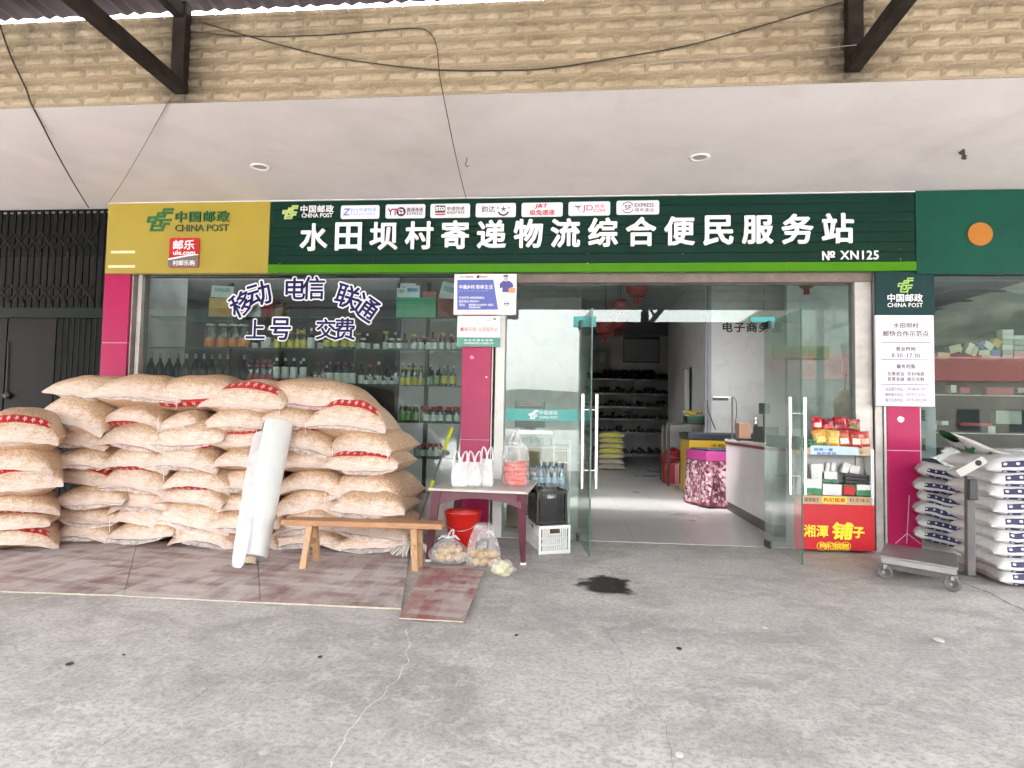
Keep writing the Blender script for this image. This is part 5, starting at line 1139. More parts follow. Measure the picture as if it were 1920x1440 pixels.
b = MB(); b.prism([(at(1519, 850, Yr0).x, zsh2 + .001), (at(1609, 850, Yr0).x, zsh2 + .001), (at(1609, 850, Yr0).x, zsh2 + .075), (at(1600, 850, Yr0).x, zsh2 + .08), (at(1530, 850, Yr0).x, zsh2 + .088), (at(1519, 850, Yr0).x, zsh2 + .08)], Yr0 - .008, Yr0 - .0045); b.build('price_card', mat('card pale blue', (.46, .60, .68), .4), st2)
b = MB(); put(b, '槟爽一夏', (1526, 840, 1562, 846), Yr0 - .008, .03, 1, .002); put(b, '美的享受', (1531, 847.5, 1568, 853), Yr0 - .008, .03, 1, .002); b.build('lettering', mat('card blue ink', (.04, .12, .40), .5), st2)
b = MB(); put(b, '好一', (1612, 845, 1624, 852), Yr0 - .0045, .01, 1, .002); b.build('lettering', mat('rack ink', (.12, .04, .05), .5), st2)
b = MB(); b.box((rx1 - .030, Yr0 - .008, zsh1 - .01), (rx1 - .002, Yr0 + .002, zsh2 + .06))
b.build('upright', mat('rack upright', (.74, .72, .75), .4), t)
b = MB()
for k in range(22): z = zsh1 + .02 + k * .0172; b.box((rx1 - .018, Yr0 - .0095, z), (rx1 - .013, Yr0 - .007, z + .006))
b.build('upright_holes', mat('rack hole', (.2, .19, .2), .6), t)
def bag(px, py, w, h, Y, cols, label, grp, tilt=0.0):
    """a flat pillow bag of snacks standing up"""
    c = at(px, py, Y); t = thing('snack_bag', label, 'snack bag', c, grp); b = MB(); nu, nv = 10, 12; vs = []
    ww, hh = w * .0050, h * .0050; M = Matrix.Translation(c) @ Matrix.Rotation(tilt, 4, 'Y') @ Matrix.Rotation(-.22, 4, 'X')
    for s in (-1, 1):
        for j in range(nv + 1):
            for i in range(nu + 1):
                u, v = i / nu * 2 - 1, j / nv; ee = max(0, 1 - abs(u) ** 3) ** .5 * max(0, 1 - abs(2 * v - 1) ** 4) ** .6
                vs.append(M @ Vector((u * ww / 2 * (1 - .05 * math.sin(math.pi * v)), s * (.028 * ee + .0008) + .006 * noise.noise(Vector((u * 2 + px, v * 3, s))), v * hh)))
    n = (nu + 1) * (nv + 1)
    fs = [(j * (nu + 1) + i, j * (nu + 1) + i + 1, (j + 1) * (nu + 1) + i + 1, (j + 1) * (nu + 1) + i) for j in range(nv) for i in range(nu)]
    b.add(vs, fs + [tuple(n + z for z in reversed(f)) for f in fs], True)
    b.mi = [(1 if (2 <= (k % (nu * nv)) // nu <= 5 and 2 <= k % nu <= 7) else 0) for k in range(len(b.f))]
    b.build('packet', [mat('snack foil ' + cols[0], cols[0], .22, .2, 40, .4, 60, dirt='fff0d8', dirtamt=.25, ds=25), mat('snack print ' + cols[1], cols[1], .3, .35, 60)], t)
G1 = 'snack bags on the top of the rack'
for a in ((1532, 806, 22, 26, -.05, ('b0102c', 'd8b0a0'), 'pink red snack bag standing at the left back of the rack top', .05), (1553, 808, 24, 24, -.05, ('7a0f24', 'c03040'), 'dark red snack bag standing second from left at the rack back', -.05), (1576, 806, 26, 26, -.05, ('a01428', '6a1420'), 'red snack bag with a green top edge in the middle of the rack back', .0), (1600, 808, 26, 24, -.05, ('8c1226', '5a6a2a'), 'red and green snack bag at the right back of the rack top', .06),
          (1540, 834, 27, 30, -.11, ('c8963c', 'e8c46a'), 'golden snack bag lying in the green basket at left', -.14), (1561, 836, 26, 31, -.12, ('c9a24e', 'e2b85a'), 'golden snack bag leaning right in the green basket', .10), (1584, 838, 26, 32, -.11, ('b04a2c', 'f0d8c0'), 'orange and white snack bag in the middle front of the rack top', -.10), (1604, 839, 24, 32, -.12, ('a02824', 'f2d0b0'), 'red and cream snack bag at the front right of the rack top', .08), (1622, 838, 22, 30, -.11, ('b43c34', 'e8b090'), 'rust red snack bag at the right end of the rack front', -.06)):
    bag(*a[:6], a[6], G1, a[7])
grn = mat('green plastic', (.012, .17, .055), .4, .1, 6)
gb = MB(); g0 = at(1492, 836, -.12); g1 = at(1568, 836, -.12); z_ = zsh2 + .064
t2 = thing('green_basket', 'green plastic basket holding golden snack bags on the rack', 'basket', (g0.x, -.12, z_))
for yy in (-.125, .06):
    b = MB()
    for k in range(9): b.box((g0.x + (g1.x - g0.x) * k / 8 - .006, yy, z_), (g0.x + (g1.x - g0.x) * k / 8 + .006, yy + .004, z_ + .075))
    for z in (0, .032, .065): b.box((g0.x, yy - .001, z_ + z), (g1.x, yy + .005, z_ + z + .014))
    b.build('side', grn, t2)
b = MB(); b.box((g0.x, -.12, z_), (g1.x, .06, z_ + .004)); b.build('bottom', grn, t2)
G2 = 'cartons on the middle shelf of the rack'
cw_ = mat('carton white green', (.68, .68, .66), .4, .1, 30); cg_ = mat('carton green print', (.02, .20, .08), .4, .2, 25)
def carton(px0, px1, py0, py1, Y, mm, label, grp, tilt=0, dpt=.07, green=.0, name='carton'):
    p0, p1 = at(px0, (py0 + py1) / 2, Y), at(px1, (py0 + py1) / 2, Y); z0, z1 = at((px0 + px1) / 2, py1, Y).z, at((px0 + px1) / 2, py0, Y).z
    c = Vector(((p0.x + p1.x) / 2, Y + dpt / 2, (z0 + z1) / 2)); M = Matrix.Translation(c) @ Matrix.Rotation(tilt, 4, 'Y')
    t = thing(name, label, name.split('_')[-1], c, grp); b = MB(); b.cbox((0, 0, 0), (p1.x - p0.x, dpt, z1 - z0), M); b.build('box_body', mm, t, bevel=.002)
    if green:
        b = MB(); n_ = 9; w_ = (p1.x - p0.x) / 2 * .96; pts = [(-w_, -(z1 - z0) / 2 * .96)] + [(-w_ + 2 * w_ * i / n_, (z1 - z0) * (green - .5 + .14 * noise.noise(Vector((i * 1.3, px0, 0))))) for i in range(n_ + 1)] + [(w_, -(z1 - z0) / 2 * .96)]
        m2 = MB(); m2.prism(list(reversed(pts)), -dpt / 2 - .002, -dpt / 2 - .0005)
        for v in range(len(m2.v)): m2.v[v] = tuple(M @ Vector(m2.v[v]))
        m2.build('print', cg_, t)
    return t
zf = 927
for a in ((1494, 1506, 884, zf, 'pale foil pack leaning at the far left of the middle shelf', .12, 0), (1510, 1541, 898, zf, 'white carton with green hills at the front left of the middle shelf', 0, .42), (1543, 1578, 908, 929, 'white foil pouch pile at the front centre of the middle shelf', .03, 0), (1607, 1634, 909, 929, 'white carton with green hills at the front right of the middle shelf', 0, .5)):
    carton(a[0], a[1], a[2], a[3], -.11, cw_, a[4], G2, a[5], .06, a[6])
carton(1582, 1603, 911, 928, -.11, rkr, 'small red carton at the front of the middle shelf', G2, .05)
for a in ((1521, 1545, 870, 898, 'white pouch standing behind the left green hill carton', -.06, 0), (1541, 1570, 884, 904, 'white carton over green card at the back of the middle shelf', .03, .3), (1549, 1556, 868, 884, 'thin white and maroon box standing at the back of the middle shelf', .15, 0), (1559, 1567, 868, 884, 'second thin maroon striped box at the back of the middle shelf', .12, 0), (1580, 1593, 868, 888, 'tilted white box at the back of the middle shelf', .35, 0), (1594, 1612, 873, 888, 'white box lying askew at the back right of the middle shelf', .2, 0)):
    carton(a[0], a[1], a[2], a[3], -.03, cw_, a[4], G2, a[5], .05, a[6])
for k in range(4): 
    p0 = at(1583, 889 + k * 6.5, -.06); p1 = at(1626, 893 + k * 6.5, -.06); b = MB(); b.bar(p0, p1, .06, .022); b.build('dark_packet', mat('black foil', (.012, .014, .013), .3), label=f'flat black foil packet, {["topmost", "second", "third", "lowest"][k]} of the four at right on the middle shelf', category='packet', group='black foil packets', loc=p0)
b = MB(); b.box((at(1568, 900, -.09).x, -.09, zsh1 + .02), (at(1630, 900, -.09).x, .02, zsh1 + .11)); b.build('green_tray', grn, label='green tray under the black foil packets on the middle shelf', category='tray', loc=at(1600, 920, -.09))
# red side of a poster stand seen through the door glass
# ================================================================== DISPLAY WINDOW GOODS
sg = glass('shelf glass', (.80, .93, .88), .8, .02, .01); YS0, YS1 = .17, .47
SHZ = [at(600, y, .3).z for y in (598, 656, 721, 788, 852)]
for k, z in enumerate(SHZ):
    t = thing('glass_shelf', f'clear glass display shelf in the left window, {["highest", "second", "third", "fourth", "lowest"][k]}', 'shelf', (-2.9, .3, z), 'glass shelves of the left window')
    b = MB(); b.box((XW0 + .03, YS0, z - .008), (XW1 - .01, YS1, z)); b.build('glass_plate', sg, t)
    b = MB(); b.box((XW0 + .03, YS0 - .003, z - .009), (XW1 - .01, YS0, z + .001)); b.build('edge_strip', mat('glass edge', (.03, .10, .08), .15), t)
b = MB()
for px in (262, 427, 745, 800): b.box((at(px, 700, .5).x - .02, .48, .36), (at(px, 700, .5).x + .02, .52, 2.72))
b.build('shelf_upright', mat('upright dark', (.05, .05, .05), .5, metal=.4), shop)
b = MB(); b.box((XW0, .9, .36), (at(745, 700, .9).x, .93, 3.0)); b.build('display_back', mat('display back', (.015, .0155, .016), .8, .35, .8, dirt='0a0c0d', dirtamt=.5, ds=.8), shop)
PROF = {
 'wine': [(0, 0), (.9, 0), (1, .02), (1, .56), (.85, .66), (.36, .78), (.30, .98), (.30, 1), (0, 1)],
 'jar': [(0, 0), (.92, 0), (1, .04), (1, .72), (.82, .82), (.80, .86), (.80, .99), (0, 1)],
 'soy': [(0, 0), (.9, 0), (1, .03), (1, .60), (.75, .74), (.36, .82), (.34, .98), (0, 1)],
 'spirit': [(0, 0), (.9, 0), (1, .03), (1, .55), (.9, .60), (.34, .72), (.30, .98), (0, 1)],
 'box': [(0, 0), (.9, 0), (1, .03), (1, .72), (.4, .80), (.34, .98), (0, 1)],
}
def bottle(px, z, wpx, hpx, Y, prof, body, capc, caph, labels, label, grp, sq=False):
    c = at(px, 700, Y); sc = 1 / (F / ((c - CP).dot(fw))); r = wpx * sc / 2; h = hpx * sc; c = Vector((at(px, 720 - (z - 1.2) * 170, Y).x, Y, z + .001))
    t = thing('jar' if prof == 'jar' else 'bottle', label, 'jar' if prof == 'jar' else 'bottle', c, grp); n = 12
    b = MB(); b.lathe([(a * r, q * h) for a, q in PROF[prof]], c, n); b.build('glass_body', body, t)
    rr = [a for a, q in PROF[prof] if q >= .98][0]
    if capc:
        b = MB(); rc = max(a for a, q in PROF[prof] if q >= .9) * r * 1.12; b.lathe([(rc, h * (1 - caph)), (rc, h * 1.012), (0, h * 1.012)], c, n); b.build('cap', capc, t)
    for (q0, q1, m_) in labels:
        b = MB()
        def rad(q): 
            P = PROF[prof]
            for (a0, z0), (a1, z1) in zip(P, P[1:]):
                if z0 <= q <= z1 and z1 > z0: return a0 + (a1 - a0) * (q - z0) / (z1 - z0)
            return 1
        b.lathe([(rad(q0) * r * 1.03 + .001, q0 * h), (rad(q1) * r * 1.03 + .001, q1 * h)], c, n); b.build('label_band', m_, t)
    return t
dkb = mat('dark bottle', (.008, .007, .008), .15, spec=.2); clr = glass('clear bottle', (.80, .86, .85), 1.3, .03, .10); grb = glass('green bottle', (.45, .65, .45), 1.3, .03, .06)
foil = mat('pale foil', (.38, .37, .24), .35, .1, 30, metal=.4); lor = mat('label orange', (.52, .13, .03), .5, .25, 25, dirt='d8b030', dirtamt=.5, ds=20); lye = mat('label yellow', (.52, .46, .07), .5, .25, 25); lwh = mat('label white', (.60, .62, .62), .5, .2, 25); lpk = mat('label pink', (.45, .07, .14), .5, .2, 25); lgr = mat('label green', (.12, .25, .09), .5, .3, 25); lrd = mat('cap red', (.42, .03, .04), .4, .1); cdk = mat('cap dark', (.03, .03, .03), .4); cwh = mat('cap white', (.55, .56, .55), .4)
for px in (284, 301, 318, 334, 350, 367, 383, 398, 413, 428, 458): bottle(px, SHZ[2] - .06, 15, 64, .32, 'wine', dkb, foil, .22, [], 'dark wine bottle with a pale foil neck in the row left of the pink bottles', 'dark wine bottles in the window')
for px in (397, 420, 441, 459): bottle(px, SHZ[1], 20, 46, .30, 'jar', clr, cwh, .06, [(.08, .42, lor)], 'large clear jar with an orange and yellow label on the second window shelf', 'orange labelled jars in the window')
for px in (472, 484, 496, 508): bottle(px, SHZ[2], 10, 45, .28, 'soy', clr, lpk, .14, [(.04, .40, lpk), (.70, .80, lpk)], 'slim clear bottle with pink bands beside the dark wine bottles', 'pink banded bottles in the window')
for px in (520, 536, 552, 570): bottle(px, SHZ[2], 13, 48, .28, 'box', dkb, cwh, .1, [(.02, .22, lpk), (.22, .66, lwh)], 'dark bottle with a white label over a pink foot in the window', 'white and pink labelled bottles')
for px in (593, 608): bottle(px, SHZ[2], 10, 42, .28, 'spirit', clr, cdk, .12, [], 'slender dark capped clear bottle near the white labelled spirits', 'slender clear bottles')
for px in (620, 635, 649, 662): bottle(px, SHZ[2], 13, 42, .28, 'spirit', clr, lrd, .10, [(.06, .52, lwh)], 'clear spirit bottle with a broad white label and red cap', 'white labelled spirit bottles')
for px in (689, 705, 722, 736): bottle(px, SHZ[2], 8, 18, .28, 'spirit', clr, cwh, .16, [(.1, .5, lwh)], 'tiny clear bottle in the row of four at the middle of the window', 'tiny bottles')
for px in (757, 768, 779, 790): bottle(px, SHZ[2], 10, 42, .28, 'soy', clr, cwh, .10, [(.03, .36, lye), (.72, .82, lye)], 'clear bottle with yellow label bands on the right of the window', 'yellow banded bottles')
for px in (811, 822): bottle(px, SHZ[2], 9, 34, .28, 'soy', grb, cwh, .10, [(.1, .5, lgr)], 'small green bottle beside the yellow banded bottles', 'small green bottles')
for px in (834, 851): bottle(px, SHZ[2], 12, 38, .28, 'spirit', clr, cwh, .10, [(.12, .5, lye)], 'clear bottle with a yellow green label next to the middle pillar', 'yellow green labelled bottles')
for px in (504, 585): bottle(px, SHZ[1], 13, 40, .28, 'spirit', clr, cwh, .12, [(.05, .55, lwh)], 'clear bottle with a white label among the yellow labelled bottles', 'white labelled bottles on the second shelf')
for px in (522, 535, 547, 559, 571): bottle(px, SHZ[1], 11, 38, .28, 'soy', clr, lye, .16, [(.06, .48, lye), (.76, .86, lye)], 'clear bottle with yellow label and yellow neck on the second window shelf', 'yellow labelled bottles on the second shelf')
for px in (615, 630, 647, 662): bottle(px, SHZ[1], 14, 27, .28, 'jar', clr, cdk, .14, [(.2, .66, lye)], 'black capped jar with a yellow label on the second window shelf', 'black capped jars')
for px in (682, 736, 750): bottle(px, SHZ[1], 12, 22, .28, 'jar', clr, cwh, .14, [(.15, .6, lwh)], 'lone small jar with a pale label on the second window shelf', 'pale small jars')
for px in (779, 791, 805, 816, 830, 843, 854): bottle(px, SHZ[1], 10, 24, .28, 'jar', clr, lpk, .12, [(.08, .62, lwh)], 'small jar with white label and reddish cap right of the second shelf', 'white labelled small jars')
for px in (756, 767, 781): bottle(px, SHZ[3], 13, 33, .28, 'jar', grb, cwh, .12, [(.1, .55, lgr)], 'green jar with a white lid just right of the corn sacks', 'green jars')
for px in (801, 814, 827, 843, 858): bottle(px, SHZ[3], 12, 29, .28, 'jar', clr, lrd, .25, [(.1, .5, lwh)], 'red lidded jar on the fourth window shelf', 'red lidded jars on the fourth shelf')
for px in (783, 795, 808, 819, 831): bottle(px, SHZ[4], 11, 25, .28, 'jar', clr, lrd, .22, [(.1, .55, lwh)], 'red lidded jar on the lowest window shelf', 'red lidded jars on the lowest shelf')
# second rank of goods further back on the window shelves
for k in range(22): bottle(480 + k * 17.5, SHZ[1], 12, 30 + (k * 7) % 9, .42, ('soy', 'spirit', 'jar')[k % 3], (dkb, clr, grb)[(k * 5) % 3], (cwh, cdk, lye)[k % 3], .12, [(.08, .45, (lwh, lye, lgr)[(k * 3) % 3])], 'bottle or jar in the rear rank of the second window shelf', 'rear rank of the second window shelf')
for k in range(24): bottle(468 + k * 16.2, SHZ[2], 12, 36 + (k * 5) % 11, .43, ('soy', 'spirit', 'wine')[k % 3], (dkb, dkb, clr)[(k * 7) % 3], (cwh, cdk, lrd)[k % 3], .12, [(.08, .42, (lwh, lpk, lye)[(k * 3) % 3])], 'bottle in the rear rank of the third window shelf', 'rear rank of the third window shelf')
for k in range(7): bottle(765 + k * 15, SHZ[3], 12, 30, .42, 'jar', (grb, dkb)[k % 2], (lrd, cwh)[k % 2], .2, [(.1, .5, (lgr, lwh)[k % 2])], 'jar in the rear rank of the fourth window shelf', 'rear rank of the fourth window shelf')
# boxes and papers on the highest shelf
z0 = SHZ[0]
def wbox(px0, px1, py0, Y, dpt, m_, label, name='carton'):
    x0, x1 = at(px0, 580, Y).x, at(px1, 580, Y).x; z1 = at((px0 + px1) / 2, py0, Y).z; t = thing(name, label, 'box', ((x0 + x1) / 2, Y, z0)); b = MB(); b.box((x0, Y, z0 + .001), (x1, Y + dpt, z1)); b.build('box_body', m_, t, bevel=.004); return t, x0, x1, z1
tb_, x0, x1, z1 = wbox(391, 435, 558, .24, .16, mat('card tan', (.42, .24, .09), .7, .1, 8), 'tan cardboard box with papers on top in the left window')
b = MB(); b.box((x0 + .01, .238, z0 + .11), (x1 - .01, .2395, z1 - .01)); b.build('printed_face', mat('card tan light', (.50, .34, .15), .7, .2, 40), tb_)
wbox(445, 512, 562, .26, .16, mat('box crimson', (.24, .018, .035), .5, .1, 6), 'dark crimson carton beside the tan cardboard box')
wbox(466, 489, 560, .235, .02, mat('box pale', (.50, .50, .54), .5, .1, 8), 'pale flat packet leaning on the crimson carton')
wbox(513, 531, 570, .28, .14, mat('box brown', (.20, .14, .10), .7, .1, 6), 'small brown box at the right of the crimson carton')
tg, x0, x1, z1 = wbox(743, 817, 558, .24, .18, mat('box green pale', (.10, .30, .19), .5, .15, 10), 'green box with leaflets standing in it on the highest window shelf')
b = MB(); b.box((x0 - .003, .236, z1 - .075), (x1 + .003, .2385, z1 + .002)); b.build('front_lip', mat('box green', (.03, .24, .13), .5), tg)
wbox(820, 853, 560, .25, .16, mat('box maroon', (.20, .07, .06), .6, .15, 8), 'maroon box beside the green box in the left window')
for px0, px1, py0, py1, Y, tl, lb in ((396, 438, 536, 558, .30, .06, 'white printed leaflet standing on the tan cardboard box'), (744, 760, 540, 559, .27, .0, 'pale leaflet at the left end of the green box'), (750, 780, 531, 558, .30, .02, 'tallest pale leaflet standing in the green box'), (760, 787, 536, 558, .265, -.02, 'blue and white leaflet at the front of the green box'), (826, 858, 530, 562, .30, .25, 'tilted white sheet behind the courier poster'), (793, 818, 547, 558, .29, 0, 'low reddish packet in the green box')):
    p0, p1 = at(px0, (py0 + py1) / 2, Y), at(px1, (py0 + py1) / 2, Y); za, zb = at(px0, py1, Y).z, at(px0, py0, Y).z; c = Vector(((p0.x + p1.x) / 2, Y, (za + zb) / 2)); M = Matrix.Translation(c) @ Matrix.Rotation(tl, 4, 'Y')
    t = thing('leaflet', lb, 'leaflet', c, 'leaflets in the left window'); b = MB(); b.cbox((0, 0, 0), (p1.x - p0.x, .003, zb - za), M); b.build('sheet', mat('leaflet red', (.32, .10, .09), .5) if 'reddish' in lb else mat('leaflet white', (.50, .55, .58), .5, .1, 12), t)
    if 'reddish' not in lb: b = MB(); b.cbox((0, -.0022, .02), ((p1.x - p0.x) * .7, .001, (zb - za) * .3), M); b.build('print', mat('leaflet print blue', (.10, .25, .38), .5, .5, 30) if 'blue' in lb else mat('leaflet print', (.26, .38, .36), .5, .5, 40), t)

# ================================================================== RIGHT WINDOW
XR0 = PR[1] + .03
b = MB(); b.box((XR0, YW, .5), (7.4, YW + .01, 2.72)); b.build('display_window', gd, shop)
b = MB(); b.box((PR[1] + .003, .05, 0), (XR0, .2, 2.72)); b.box((XR0, .05, 0), (7.4, .25, .5)); b.build('window_frame', alu, shop)
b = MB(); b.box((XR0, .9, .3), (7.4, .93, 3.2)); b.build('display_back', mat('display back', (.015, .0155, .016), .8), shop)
for k, (y, lb) in enumerate(((673, 'upper'), (742, 'middle'), (812, 'lower'))):
    z = at(1850, y, .3).z; t = thing('glass_shelf', f'{lb} glass shelf of goods in the right window', 'shelf', (4.2, .3, z), 'glass shelves of the right window'); b = MB(); b.box((XR0 + .02, .16, z - .008), (7.3, .5, z)); b.build('glass_plate', sg, t); b = MB(); b.box((XR0 + .02, .156, z - .010), (7.3, .16, z + .001)); b.build('edge_strip', mat('shelf edge pale', (.30, .33, .32), .3), t)
pal = {'w': (.56, .56, .52), 'c': (.48, .45, .30), 'y': (.50, .36, .09), 'b': (.05, .14, .42), 't': (.34, .40, .40), 'r': (.34, .025, .04), 'g': (.34, .37, .33), 'l': (.46, .52, .56), 'p': (.52, .36, .34)}
def small(px0, px1, py0, py1, k, tilt, label, Y=.26):
    m_ = mat('small box ' + k, pal[k], .5, .08, 20); p0, p1 = at(px0, (py0 + py1) / 2, Y), at(px1, (py0 + py1) / 2, Y); z0, z1 = at((px0 + px1) / 2, py1, Y).z, at((px0 + px1) / 2, py0, Y).z
    c = Vector(((p0.x + p1.x) / 2, Y + .04, (z0 + z1) / 2)); M = Matrix.Translation(c) @ Matrix.Rotation(tilt, 4, 'Y'); b = MB(); b.cbox((0, 0, 0), (p1.x - p0.x, .09, z1 - z0), M); b.build('small_box', m_, label=label, category='box', group='small boxes in the right window', loc=c, bevel=.002)
U = 'on the upper right window shelf'
for a in ((1758, 1781, 661, 672, 'c', 0, 'khaki box at the left end ' + U), (1780, 1803, 647, 661, 'c', -.25, 'khaki box sloping up to the right ' + U), (1813, 1824, 643, 664, 'w', .45, 'white box leaning left over the green one ' + U), (1824, 1833, 647, 668, 'c', .45, 'cream box leaning beside the white leaning box ' + U), (1829, 1846, 645, 653, 'b', .5, 'blue and white box tipped down right ' + U), (1835, 1856, 656, 666, 'w', 0, 'white box lying flat mid pile ' + U), (1840, 1858, 666, 674, 'c', 0, 'cream box at the base of the pile ' + U), (1845, 1863, 642, 654, 'w', .6, 'white box tipped at the pile top ' + U), (1858, 1876, 656, 666, 'b', 0, 'blue box in the pile ' + U), (1858, 1876, 667, 674, 'w', 0, 'white box under the blue one ' + U), (1862, 1877, 636, 651, 'y', .55, 'yellow box tipped on top of the pile ' + U), (1879, 1900, 618, 627, 'w', 0, 'white box topmost of the tall stack ' + U), (1879, 1900, 627.5, 637, 'w', 0, 'second box of the tall stack ' + U), (1879, 1900, 637.5, 646, 'g', 0, 'greenish third box of the tall stack ' + U), (1879, 1900, 646.5, 656, 'w', 0, 'fourth box of the tall stack ' + U), (1880, 1899, 656.5, 665, 't', 0, 'blue green box low in the tall stack ' + U), (1879, 1899, 665.5, 674, 'l', 0, 'pale blue bottom box of the tall stack ' + U),
          (1901, 1924, 629, 637, 'w', 0, 'topmost box of the stack cut by the frame ' + U), (1901, 1924, 638, 648, 'g', 0, 'second box of the stack cut by the frame ' + U), (1901, 1924, 649, 657, 'g', 0, 'third box of the stack cut by the frame ' + U), (1901, 1924, 658, 666, 'p', 0, 'pinkish box of the stack cut by the frame ' + U), (1901, 1924, 667, 674, 'p', 0, 'bottom box of the stack cut by the frame ' + U),
          (1782, 1793, 722, 736, 'w', 0, 'small white box on the middle right window shelf'), (1800, 1818, 727, 737, 'r', 0, 'small red packet on the middle right window shelf'), (1850, 1900, 727, 742, 'r', 0, 'long red box on the middle right window shelf'), (1908, 1924, 727, 736, 'g', 0, 'grey green box at the right end of the middle shelf'), (1867, 1915, 770, 795, 'g', 0, 'large grey green box on the lower right window shelf'), (1800, 1860, 793, 799, 'r', 0, 'flat red box on the lower right window shelf'), (1852, 1866, 799, 812, 'w', 0, 'white packet on the lower right window shelf'), (1744, 1756, 795, 806, 'p', 0, 'pale pink packet behind the right pillar edge'), (1764, 1778, 789, 797, 'l', 0, 'pale teal packet on the lower right window shelf')):
    small(*a)
t = thing('window_banner', 'grey upright banner with dark characters inside the right window behind the pillar', 'banner', at(1742, 860, .3)); b = MB(); pxbox(b, (1724, 762, 1755, 860), .22, .225); b.build('panel', mat('banner grey', (.30, .33, .36), .5), t); b = MB(); put(b, '稳', (1727, 768, 1735, 790), .22, .03, 1, .002); put(b, '量', (1727, 822, 1736, 845), .22, .03, 1, .002); b.build('lettering', ink, t)

# ================================================================== INSIDE THE SHOP
# counter
cz = .985; cwm = mat('counter white', (.62, .61, .60), .3, .04, 3)
t = thing('shop_counter', 'long white counter with a thin red edge line running back from the door', 'counter', (2.4, 1.7, 0))
b = MB(); b.box((2.085, .62, .13), (2.75, 2.74, cz - .07)); b.build('body', cwm, t, bevel=.005)
b = MB(); b.box((2.11, .64, .004), (2.72, 2.72, .13)); b.build('toe_kick', mat('toe kick', (.10, .085, .075), .5), t)
b = MB(); b.box((2.07, .60, cz - .035), (2.78, 2.76, cz)); b.build('worktop', cwm, t, bevel=.006)
b = MB(); b.box((2.078, .61, cz - .07), (2.76, 2.75, cz - .037)); b.build('edge_line', mat('counter red line', (.22, .01, .02), .4), t)
# lamp on the counter
p = Vector((at(1373, 812, 2.3).x, 2.3, cz)); zt_ = at(1373, 745, 2.3).z; xl = at(1337, 742, 2.3).x
t = thing('desk_lamp', 'slim black arm desk lamp standing on the white counter', 'lamp', p); b = MB(); b.tube([p, (p.x, p.y, zt_)], .011, 10); b.lathe([(0, 0), (.06, 0), (.06, .012), (0, .014)], p, 18); b.build('pole', mat('lamp pole', (.12, .12, .13), .3, metal=.6), t)
b = MB(); b.box((xl, p.y - .03, zt_ - .045), (p.x - .06, p.y + .03, zt_ - .005)); b.build('lamp_head', black, t, bevel=.004); b = MB(); b.box((xl - .004, p.y - .032, zt_ - .005), (p.x - .03, p.y + .032, zt_ + .006)); b.build('head_top', white, t); b = MB(); b.tube([(p.x - .03, p.y, zt_), (p.x + .02, p.y, zt_ + .002), (p.x + .05, p.y, zt_ - .05), (p.x + .055, p.y, zt_ - .2), (p.x + .03, p.y + .02, cz + .02)], .006, 6); b.build('cord', black, t)
def boxthing(name, label, cat, a, bb, m_, bevel=.004, group=None):
    t = thing(name, label, cat, ((a[0] + bb[0]) / 2, (a[1] + bb[1]) / 2, a[2]), group); b = MB(); b.box(a, bb); b.build(name.split('_')[-1] + '_body', m_, t, bevel=bevel); return t
xq = lambda px, Y: at(px, 800, Y).x
boxthing('small_carton', 'small brown carton on the counter behind the lamp', 'box', (xq(1386, 2.2), 2.2, cz + .001), (xq(1408, 2.2), 2.4, at(1395, 793, 2.2).z), mat('brown carton', (.16, .085, .055), .7, .1, 8))
boxthing('card_reader', 'flat black device lying on the counter', 'device', (xq(1382, 1.9), 1.85, cz + .001), (xq(1410, 1.9), 2.0, cz + .03), black)
t = boxthing('cash_register', 'dark cash register near the front end of the counter', 'register', (xq(1425, 1.3), 1.25, cz + .001), (xq(1458, 1.3), 1.6, at(1440, 800, 1.25).z), mat('register dark', (.04, .038, .036), .4))
b = MB(); xa_, xb_ = xq(1424, 1.4), xq(1444, 1.4); b.box((xa_, 1.40, at(1430, 776, 1.4).z), (xb_, 1.43, at(1430, 756, 1.4).z)); b.tube([((xa_ + xb_) / 2, 1.43, cz + .1), ((xa_ + xb_) / 2, 1.43, at(1430, 776, 1.4).z)], .012); b.build('customer_display', black, t)
p = Vector((xq(1418, 1.6), 1.62, cz)); t = thing('thermos', 'dark bottle with a shiny top beside the cash register', 'bottle', p); b = MB(); b.lathe([(0, 0), (.036, 0), (.038, .02), (.036, .10), (.024, .15), (.022, .22)], p, 16); b.build('bottle_body', mat('thermos brown', (.10, .06, .05), .3), t); b = MB(); b.lathe([(.024, .215), (.028, .27), (.012, .30), (0, .30)], p, 14); b.build('cap', steel, t)
# pink covered chest and yellow freezer
zp = .80; ft_ = [(xq(1325, 2.8), 2.82), (2.75, 2.82), (2.75, 3.75), (at(1289, 938, 3.6).x, 3.75), (at(1288, 938, 3.35).x, 3.35)]
t = thing('covered_freezer', 'chest freezer in a pink flower patterned cloth cover behind the counter', 'freezer', (2.2, 3.2, 0))
fk = NT('floral cloth'); vo = fk.n('TexVoronoi'); fk.t.links.new(fk.coord(), vo.inputs['Vector']); vo.inputs['Scale'].default_value = 26; cs_ = fk.n('SeparateColor'); fk.t.links.new(vo.outputs['Color'], cs_.inputs[0])
fk.base(fk.ramp(cs_.outputs[0], (.0, (.04, .006, .014)), (.35, (.13, .03, .055)), (.6, (.24, .12, .14)), (1, (.42, .33, .34)))); fk.p(Roughness=.9)
b = MB(); n_ = 60; per = []
import itertools
seg = list(zip(ft_, ft_[1:] + ft_[:1]))
for (p, q) in seg:
    L = math.dist(p, q); m_ = max(3, int(L / .04))
    for i in range(m_): per.append((p[0] + (q[0] - p[0]) * i / m_, p[1] + (q[1] - p[1]) * i / m_))
